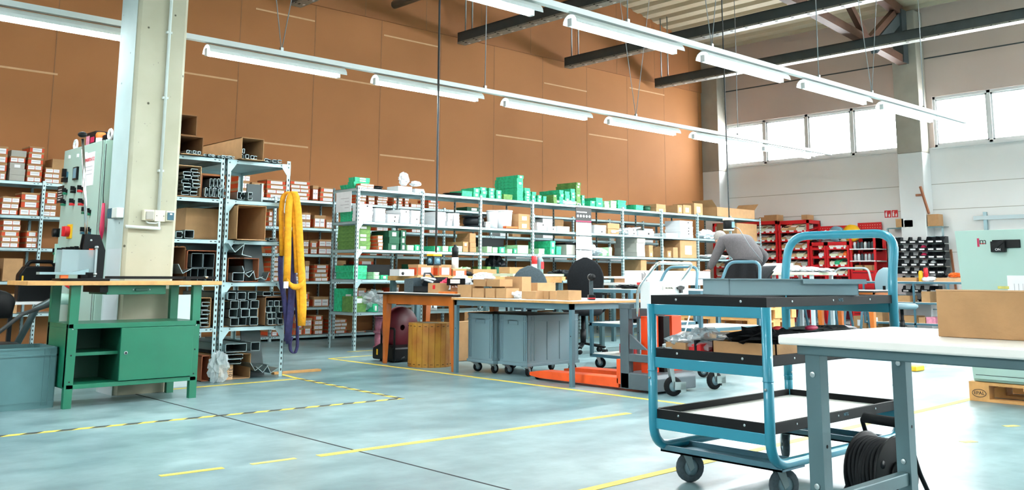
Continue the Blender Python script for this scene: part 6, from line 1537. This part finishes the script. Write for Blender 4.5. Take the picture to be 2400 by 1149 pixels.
# pallet frame: local x runs toward -y world, so its long side faces the camera; put the mark on local y=0 side
q2.data.transform(Matrix.Identity(4))
bpy.data.objects.remove(q2)
q = MB(); q.tube([(.0725 + .05 * math.cos(a), -.0015, .061 + .028 * math.sin(a)) for a in [2 * PI * k / 24 for k in range(25)]], .0022, 'label_dark', 6); q.build('oval_mark', t)
text_mesh('EPAL', .036, 'label_dark', (.0725, -.0012, .061), (PI / 2, 0, 0), t)
t = thing('switch_cabinet', 'mint green switch cabinet lying on its side on the pallet at the right edge', 'cabinet', (7.52, 2.96, .146))
q = MB(); q.hexa([(.0, -1.1, 0.001), (.55, -1.1, 0.001), (.55, -.02, 0.001), (.0, -.02, 0.001), (.0, -1.1, 1.13), (.5, -1.1, 1.13), (.5, .0, 1.13), (.0, .0, 1.13)], 'cab_mint'); q.build('body', t, .006)
q = MB(); q.hexa([(-.03, -1.09, .02), (0, -1.09, .02), (0, -.03, .02), (-.03, -.03, .02), (-.03, -1.09, 1.145), (0, -1.09, 1.145), (0, .01, 1.145), (-.03, .04, 1.145)], 'cab_mint2'); q.build('door', t, .005)
dr = t.children[-1]
def cf(px, py): p = GX(px, py, 7.49); return p.y - 2.96, p.z - .146
y0, z0 = cf(2326, 563); y1, z1 = cf(2393, 581)
q = MB(); q.box((-.045, y1, z1), (-.03, y0, z0), 'black_plastic'); q.box((-.07, (y0 + y1) / 2 + .0, z1 - .03), (-.03, y0 + .005, (z0 + z1) / 2 + .02), 'black_plastic'); q.prism([(y0, z1 + .02), (y0 - .02, z1 - .02), (y1 + .1, z0 - .02), (y1 + .1, z0)], 0, -.075, -.06, 'black_plastic'); q.build('rotary_handle', dr, .004)
text_mesh('ON', .025, 'paper', (-.0765, y0 - .05, z1 - .012), (PI / 2, 0, -PI / 2), dr)
y0, z0 = cf(2294, 568); q = MB(); q.box((-.032, y0 - .004, z0 - .035), (-.03, y0 + .012, z0 + .03), 'magenta'); q.box((-.032, y0 - .045, z0 - .015), (-.03, y0 - .01, z0 - .008), 'red'); q.build('maker_mark', dr)
text_mesh('m', .07, 'label_dark', (-.0315, y0 - .03, z0 + .005), (PI / 2, 0, -PI / 2), dr)
y0, z0 = cf(2360, 646); q = MB(); q.box((-.032, y0 - .2, z0 - .3), (-.03, y0, z0), 'paper')
for j in range(5): q.box((-.033, y0 - .05 - .03 * j, z0 - .2), (-.032, y0 - .045 - .03 * j, z0 - .06), 'paper_print')
q.build('paper_sheet', dr)
q = MB(); q.box((-.034, y0 - .01, z0 - .10), (-.033, y0 + .07, z0 - .08), 'faded_yellow'); q.build('adhesive_tape', dr)
q = MB(); q.box((-.031, -1.08, .05), (-.029, -.05, .054), 'hole'); q.build('seam', dr)
# low yellow object on the floor behind
a = GZ(2130, 868); q = MB(); q.box((-.1, -.12, 0), (.1, .12, .05), 'yellow'); tag(q.build('floor_bumper', loc=(a.x, a.y, .001), bevel=.01), 'small yellow block on the bright floor behind the white table', 'block')
# ------------------------------------------------------------------ red shelving on the right wall
XR = 17.12
def ry(px, py=600, x=XR): return GX(px, py, x).y
def red_unit(pl, pr, zt, levels, label, depth=.5, peg=False):
    y1, y0 = ry(pl), ry(pr); t = thing('shelving_unit', label, 'shelf', (XR, y0, 0)); w_ = y1 - y0
    for x in (0, depth - .04):
        for y in (0, w_ - .04): q = MB(); q.box((x, y, 0), (x + .04, y + .04, zt), 'red_shelf'); q.build('upright', t)
    q = MB(); q.box((0, 0, zt - .07), (.02, w_, zt), 'red_shelf'); q.box((0, 0, zt - .07), (depth, .01, zt), 'red_shelf'); q.box((depth - .015, 0, .1), (depth, w_, zt), 'reel_red'); q.build('frame', t)
    for z in levels: q = MB(); q.prism([(0, z - .03), (0, z + .0), (depth, z + .08), (depth, z + .07)], 1, .04, w_ - .04, 'red_shelf'); q.box((-.004, .04, z - .035), (.004, w_ - .04, z + .012), 'red_shelf'); q.build('shelf_board', t)
    return t, y0, y1
BC = ['cream', 'grey_box', 'kraft_light', 'bag_white', 'kraft', 'pale_table']
bn = [0]
def bins(y0, y1, levels, where, n=5):
    for li, z in enumerate(levels):
        y = y1 - .06; k = 0
        while y > y0 + .08:
            k += 1; w_ = min(R.uniform(.10, .19), y - y0 - .05); h_ = R.uniform(.07, .11); c = R.choice(BC + (['orange'] if R.random() < .15 else []) + (['green_box'] if R.random() < .15 else []))
            q = MB(); q.prism([(0, 0.001), (.28, .05), (.28, .05 + h_), (.1, h_), (.0, h_ * .55)], 1, -w_ * .94, 0, c)
            q.prism([(.03, h_ * .6), (.24, h_ + .01), (.24, h_ + .025), (.1, h_ + .01)], 1, -w_ * .8, -w_ * .14, R.choice(['hole', 'kraft_dark', 'bag_white', 'grey_fabric']))
            q.box((-.014, -w_ * .75, -.028), (-.0105, -w_ * .2, .004), 'paper')
            tag(q.build('parts_bin', loc=(XR + .005, y, z + .013)), 'small parts bin, %s from left, %s row from top, %s' % (ordn(k), ordn(li + 1), where), 'bin', 'small parts bins on the red shelving')
            y -= w_
RLV = [1.95, 1.78, 1.60, 1.42, 1.24, 1.06, .88]
RLV = [1.86, 1.68, 1.50, 1.32, 1.14, .95]
t, a0, a1 = red_unit(1672, 1823, 2.09, RLV, 'tall red shelving behind the bending person, left unit'); bins(a0, a1, RLV, 'left red unit')
t, b0, b1 = red_unit(1826, 1897, 2.08, RLV, 'tall red shelving right of the bending person, second unit'); bins(b0, b1, RLV, 'second red unit')
LV2 = [1.50, 1.33, 1.16, .98]
t, c0, c1 = red_unit(1899, 1936, 1.62, LV2, 'lower red shelving, third unit from the left')
for ch in list(t.children): pass
t.location.x -= .0
bins(c0, c1 - .12, LV2, 'third red unit')
t, d0, d1 = red_unit(1937, 1990, 1.62, LV2, 'lower red shelving, fourth unit from the left'); bins(d0, d1, LV2, 'fourth red unit')
# red drawer cabinet with white shelves on top and pegboards behind
y1, y0 = ry(1992), ry(2052); w_ = y1 - y0
t = thing('drawer_cabinet', 'red drawer cabinet with two white shelves of jars above', 'cabinet', (XR, y0, 0))
q = MB(); q.box((.0, 0, .08), (.5, w_, 1.06), 'red_shelf'); q.build('body', t, .004)
for k in range(6):
    q = MB(); q.box((-.012, .02, .12 + .155 * k), (0, w_ - .02, .262 + .155 * k), 'red_shelf'); q.box((-.022, .05, .235 + .155 * k), (-.01, w_ - .05, .25 + .155 * k), 'reel_red'); q.build('drawer', t, .002)
for y in (0, w_ - .035): q = MB(); q.box((0, y, 1.06), (.035, y + .035, 1.68), 'red_shelf'); q.box((.46, y, 1.06), (.5, y + .035, 1.68), 'red_shelf'); q.build('upright', t)
for z in (1.25, 1.48): q = MB(); q.box((-.01, 0, z - .02), (.48, w_, z), 'paper'); q.build('shelf_board', t)
q = MB(); q.box((.48, 0, 1.06), (.5, w_, 1.7), 'red_shelf'); q.build('back_panel', t)
for z, row in ((1.25, 'lower'), (1.48, 'upper')):
    for k in range(6):
        q = MB(); r_ = .03; q.lathe([(0, 0), (r_, 0), (r_, .1), (r_ * .6, .13), (0, .13)], R.choice(['bag_white', 'bin_black', 'foil', 'grey_fabric']), 10)
        tag(q.build('jar', loc=(XR + .08, y0 + w_ - .07 - k * (w_ - .12) / 5.5, z + .001)), 'small jar, %s from left on the %s white shelf' % (ordn(k + 1), row), 'jar', 'jars on the white shelves')
for k in range(2): o = carton_mesh(.15, .15, .10, 'kraft', 1).build('cardboard_box', loc=(XR + .05, y0 + w_ - .14 - .2 * k, 1.061)); o.rotation_euler = (0, 0, -PI / 2); tag(o, 'small brown carton atop the red drawers, %s' % ('left' if k == 0 else 'right'), 'box')
def pegboard(pl, pr, pt, pb, x, label):
    a = GX(pl, pt, x); b = GX(pr, pb, x); t = thing('pegboard', label, 'pegboard', (x, b.y, b.z)); w_, h_ = a.y - b.y, a.z - b.z
    q = MB(); q.box((0, 0, 0), (.015, w_, h_), 'red_shelf')
    for i in range(int(w_ / .05)):
        for j in range(3): q.cyl((-.001, .03 + .05 * i, h_ - .05 - .05 * j), (0, .03 + .05 * i, h_ - .05 - .05 * j), .007, 'cream', 6)
    q.build('panel', t); return t
pegboard(2010, 2069, 523, 590, 17.6, 'red perforated board on the white wall above the drawer cabinet')
pegboard(1898, 1992, 532, 560, 17.6, 'red perforated tool board behind the tape rolls')
for i, (px, z) in enumerate(((1903, 1.86), (1915, 1.87), (1925, 1.87), (1935, 1.88), (1905, 1.72), (1920, 1.72), (1935, 1.73), (1947, 1.87))):
    q = MB(); y = GX(px, 550, 17.55).y; q.bar((17.58, y, z), (17.54, y + .06, z - .05), .03, .02, ['yellow', 'bin_black', 'lens_blue', 'zinc'][i % 4]); q.bar((17.54, y + .06, z - .05), (17.55, y - .05, z - .06), .015, .015, 'zinc'); tag(q.build('hand_tool'), 'small hand tool hung on the red board, %s from left' % ordn(i + 1), 'tool', 'tools on the red board')
for i, (px, py, r_, m_, hub) in enumerate(((1958, 531, .155, 'screen_blue', 'red'), (1974, 527, .10, 'cream', 'paper'), (1993, 529, .165, 'yellow', 'label_dark'))):
    p = GX(px, py, 17.25); t = thing('tape_roll', '%s roll standing on top of the red shelving' % ('large pale blue', 'small cream', 'large yellow')[i], 'roll', (17.3, p.y, 1.625))
    q = MB(); q.lathe([(r_ * .35, -.05), (r_, -.05), (r_, .05), (r_ * .35, .05), (r_ * .35, -.05)], m_, 24, (0, 0, r_), 'x'); q.build('winding', t)
    q = MB(); q.lathe([(.0, -.03), (r_ * .35, -.052), (r_ * .35, .052), (0, .03)], hub, 16, (0, 0, r_), 'x'); q.build('core', t)
for i, (pa, pb, z, s_) in enumerate(((1776, 1788, 2.09, .09), (1788, 1818, 2.09, .13), (1876, 1890, 2.09, .1))):
    yb_, ya_ = ry(pa), ry(pb); o = carton_mesh(abs(yb_ - ya_), .25, s_, 'kraft', 1).build('cardboard_box', loc=(XR + .1, (ya_ + yb_) / 2, z + .001)); o.rotation_euler = (0, 0, -PI / 2); tag(o, 'brown carton atop the tall red shelving, %s of three' % ('leftmost', 'middle', 'rightmost')[i], 'box')
# black bin rack
t = thing('bin_rack', 'grey steel rack for black storage bins beside the wall column', 'rack', (17.42, 0, 0)); yR0, yR1 = GX(2208, 600, 17.3).y, GX(2078, 600, 17.3).y
t.location = (17.42, yR0, 0)
for y in (0, yR1 - yR0): q = MB(); q.box((0, y, 0), (.03, y + .03, 1.86), 'steel_shelf_dark'); q.build('upright', t)
for z in (.35, .6, .85, 1.12, 1.26, 1.40, 1.55, 1.68, 1.86): q = MB(); q.box((0, 0, z - .012), (.012, yR1 - yR0, z + .012), 'steel_shelf_dark'); q.build('rail', t)
def storage_bin(px, z, w_, label, h_=.12, tint=None):
    t = thing('storage_bin', label, 'bin', (17.41, GX(px, 600, 17.2).y, z), 0, 'black storage bins on the wall rack')
    q = MB(); D_ = .22; th = .004
    q.box((-D_, -w_ / 2, 0), (0, w_ / 2, th), 'bin_black'); q.box((-.004, -w_ / 2, 0), (0, w_ / 2, h_), 'bin_black')
    for s in (-1, 1): q.prism([(-D_, 0), (0, 0), (0, h_), (-D_ * .65, h_), (-D_ * .85, h_ * .45), (-D_, h_ * .45)], 1, s * w_ / 2 - .003, s * w_ / 2 + .003, 'bin_black')
    q.box((-D_, -w_ / 2, 0), (-D_ + th, w_ / 2, h_ * .45), 'bin_black'); q.box((-D_ - .012, -w_ * .4, h_ * .4), (-D_, w_ * .4, h_ * .48), 'bin_black'); q.build('body', t)
    q = MB(); q.box((-D_ - .002, -w_ * .32, h_ * .1), (-D_, w_ * .32, h_ * .34), 'paper'); q.build('label_card', t)
    if tint: q = MB(); q.ell((-D_ * .6, 0, h_ * .4), (.06, w_ * .4, h_ * .5), tint, 10); q.build('contents', t)
cols = [2095, 2119, 2141, 2162, 2183, 2203]
for r_i, z in enumerate((1.56, 1.42, 1.28, 1.14, 1.00, .84, .66, .48)):
    for c_i, px in enumerate(cols):
        if r_i >= 5 and c_i in (0, 5): continue
        storage_bin(px, z, .15 if c_i < 5 else .165, 'black storage bin, %s from left, %s row from top of the wall rack' % (ordn(c_i + 1), ordn(r_i + 1)), .12, {(1, 3): 'magenta', (2, 3): 'magenta', (3, 3): 'foil', (3, 4): 'foil'}.get((r_i, c_i)))
for i, (pa, pb, zz) in enumerate(((2097, 2115, .16), (2117, 2137, .13), (2172, 2198, .22))):
    ya_, yb_ = GX(pb, 540, 17.3).y, GX(pa, 540, 17.3).y; o = carton_mesh(yb_ - ya_, .2, zz, 'kraft', 1).build('cardboard_box', loc=(17.3, (ya_ + yb_) / 2, 1.70)); o.rotation_euler = (0, 0, -PI / 2); o.location.z = 1.681 if False else 1.875; o.location.x = 17.36; tag(o, 'brown carton on top of the black bin rack, %s' % ('leftmost', 'middle', 'tall one at right')[i], 'box')
q = MB(); q.box((17.38, yR0, 1.864), (17.68, yR1, 1.872), 'steel_shelf_dark'); tag(q.build('rack_top'), 'steel top plate of the black bin rack under three cartons', 'plate')
y = GX(2188, 500, 17.5).y
q = MB(); q.bar((17.25, y - .02, 2.10), (17.32, y + .14, 2.62), .035, .035, 'wood_stick'); q.bar((17.29, y + .10, 2.46), (17.29, y + .22, 2.46), .03, .04, 'wood_stick'); tag(q.build('wooden_crutch'), 'wooden stick frame leaning on the column above the bin rack', 'stick')
for i, px in enumerate((2236, 2218)):
    y = GX(px, 650, 17.6).y; q = MB(); q.bar((17.62, y - .06, .0), (17.68, y + .06, 1.45 if i == 0 else 1.2), .035, .03, 'wood_stick'); tag(q.build('wooden_stick'), 'wooden stick leaning on the white wall, %s' % ('right one' if i == 0 else 'left one beside the bin rack'), 'stick')
# wall rail at the right edge
a = GX(2292, 510, 17.55)
t = thing('wall_rail', 'pale steel rail with bracket on the white wall above the mint cabinet', 'rail', (17.6, a.y, a.z))
q = MB(); q.box((0, -2.2, -.04), (.05, .1, .03), 'board_white'); q.build('rail', t); q = MB(); q.box((.03, -.12, -.3), (.08, -.06, .1), 'steel_shelf_dark'); q.build('bracket', t)
q = MB(); q.bar((-.02, -.9, .09), (-.02, -1.4, .1), .03, .02, 'red'); q.build('red_strip', t)
# grey cart with cartons by the bins
t = table_cart('table_trolley', (16.35, 5.95, 0), .5, 2.3, 'long grey steel cart with clutter in front of the black bins', 1.03, [.14, .50], .86, handle=None, casters=False)
for y in (.75, 1.35): q = MB(); q.box((0, y, 0.0), (.03, y + .03, .82), 'cart_steel'); q.build('post', t)
q = MB(); q.tube(fillet([(.25, 2.25, .84), (.25, 2.3, 1.1), (.25, 2.9, 1.1), (.25, 3.15, .8)], .1), .02, 'board_white', 10); q.build('handle', t)
def cy(px): return GX(px, 640, 16.5).y
items = [(2088, 2150, .86, .07, 'kraft', 'flat brown parcel on the long grey cart'), (2190, 2262, .86, .07, 'kraft_light', 'pale flat board stack at the right end of the long grey cart')]
for i, (pa, pb, z, h_, m_, lb) in enumerate(items):
    q = MB(); q.box((16.45, cy(pb), z + .001), (16.8, cy(pa), z + h_), m_); tag(q.build('parcel'), lb, 'parcel')
for i, (px, m_, lb) in enumerate(((2158, 'yellow', 'yellow tape can on the long grey cart, left of the red can'), (2170, 'red', 'red spray can on the long grey cart'))):
    q = MB(); q.lathe([(0, 0), (.04, 0), (.04, .15 + .06 * i), (.025, .19 + .05 * i), (0, .19 + .05 * i)], m_, 12, (16.5, cy(px), .861)); tag(q.build('spray_can'), lb, 'can')
for i, (px, sx, m_, lb) in enumerate(((2180, .3, 'bag_white', 'white wrapped items on the long grey cart'), (2208, .2, 'bin_black', 'dark tools on the right part of the long grey cart'), (2240, .25, 'orange', 'orange tools at the right end of the long grey cart'))):
    crumple('tool_pile', (16.5 + (0 if i != 2 else .0), cy(px), .861 + (.07 if i else 0)), (.2, sx, .08), m_, lb, 'tools', 70 + i)
for i, (pa, pb, z, h_, lb) in enumerate(((2105, 2135, .50, .11, 'reddish brown carton on the middle shelf of the long grey cart'), (2162, 2182, .50, .19, 'open brown carton on the middle shelf of the long grey cart'), (2110, 2150, .14, .12, 'open brown carton on the lowest shelf of the long grey cart, left'), (2152, 2168, .14, .1, 'small brown carton on the lowest shelf of the long grey cart, middle'), (2170, 2192, .14, .11, 'pale pink tub on the lowest shelf of the long grey cart'))):
    q = MB(); q.box((16.4, cy(pb), z + .001), (16.7, cy(pa), z + h_), 'pink' if i == 4 else 'kraft'); tag(q.build('cardboard_box' if i < 4 else 'tub'), lb, 'box' if i < 4 else 'tub')
for i, (pa, pb, lb) in enumerate(((2010, 2040, 'brown carton on the floor before the red drawers, left'), (2042, 2078, 'tall brown carton with white labels on the floor before the red drawers'))):
    y0_, y1_ = GX(pb, 760, 16.6).y, GX(pa, 760, 16.6).y; o = carton_mesh(y1_ - y0_, .4, .22 + .08 * i, 'kraft', 2 * i).build('cardboard_box', loc=(16.45, (y0_ + y1_) / 2, .001)); o.rotation_euler = (0, 0, -PI / 2); tag(o, lb, 'box')
# assembly table with pale green frame, trestles and stool
def ay(px, x=14.4): return GX(px, 640, x).y
t = thing('assembly_table', 'pale green edged assembly table with perforated legs before the red shelving', 'table', (13.3, ay(1990), 0))
yl = ay(1838) - ay(1990); 
q = MB(); q.box((0, 0, .96), (.7, yl, 1.0), 'pale_table'); q.box((.02, .02, 1.0), (.68, yl - .02, 1.006), 'laminate'); q.build('tabletop', t)
for x in (.02, .62):
    for y in (.05, yl * .5, yl - .1): q = MB(); q.box((x, y, 0), (x + .05, y + .05, .96), 'board_white'); q.build('leg', t)
q = MB(); q.box((.05, .05, .55), (.65, yl - .05, .58), 'red_shelf'); q.build('shelf', t)
for i, (px, lb) in enumerate(((1866, 'left'), (1900, 'middle'), (1930, 'right'))):
    crumple('sheet_metal_scrap', (13.6, ay(px, 13.6), 1.007), (.3, .28, .1 - .02 * i), 'bag_white', 'pile of white sheet pieces on the assembly table, %s one' % lb, 'scrap', 80 + i)
q = MB(); q.box((0, 0, 0), (.3, .6, .14), 'white_box'); tag(q.build('white_box', loc=(13.5, ay(1812, 13.6), 1.0)), 'white box at the left end of the assembly table', 'box'); SC.objects['white_box'].location = (13.35, ay(1990) + yl - .62, 1.007)
def trestle(x, y, label):
    t = thing('trestle', label, 'trestle', (x, y, 0)); q = MB(); q.box((-.04, -.35, .66), (.04, .35, .7), 'cart_steel'); q.build('top_bar', t)
    for yy in (-.28, .28):
        for s in (-1, 1): q = MB(); q.bar((s * .22, yy + s * .02, 0.01), (0, yy, .67), .035, .03, 'cart_steel'); q.build('leg', t)
for i, px in enumerate((1893, 1925, 1960, 2000)):
    p = GZ(px, 781 - 2 * i); trestle(p.x - .1 - .0 * i, p.y, 'grey blue trestle under the assembly area, %s from left' % ordn(i + 1))
p = GZ(1905, 790)
t = thing('wooden_table', 'small orange wooden table with black edged top behind the blue trolley tray', 'table', (GZ(1975, 778).x - 1.6, GZ(1975, 778).y - .5, 0)); t.location = (12.3, 6.05, 0)
q = MB(); q.box((0, 0, .725), (.7, .9, .75), 'laminate'); q.box((-.002, -.002, .725), (.702, .902, .745), 'laminate_dark_edge'); q.build('tabletop', t)
q = MB(); q.box((.03, .03, .62), (.67, .87, .725), 'orange_wood'); q.build('apron', t)
for x in (.03, .6):
    for y in (.03, .8): q = MB(); q.hexa([(x, y, 0), (x + .05, y, 0), (x + .05, y + .05, 0), (x, y + .05, 0), (x - .01, y, .725), (x + .07, y, .725), (x + .07, y + .07, .725), (x - .01, y + .07, .725)], 'orange_wood'); q.build('leg', t)
office_chair((14.2, 6.55, 0), -2.0, 'grey shell backed chair before the red drawer cabinet', 'crate_grey', h=1.08, seat_z=.5, bw=.5, arms=False)
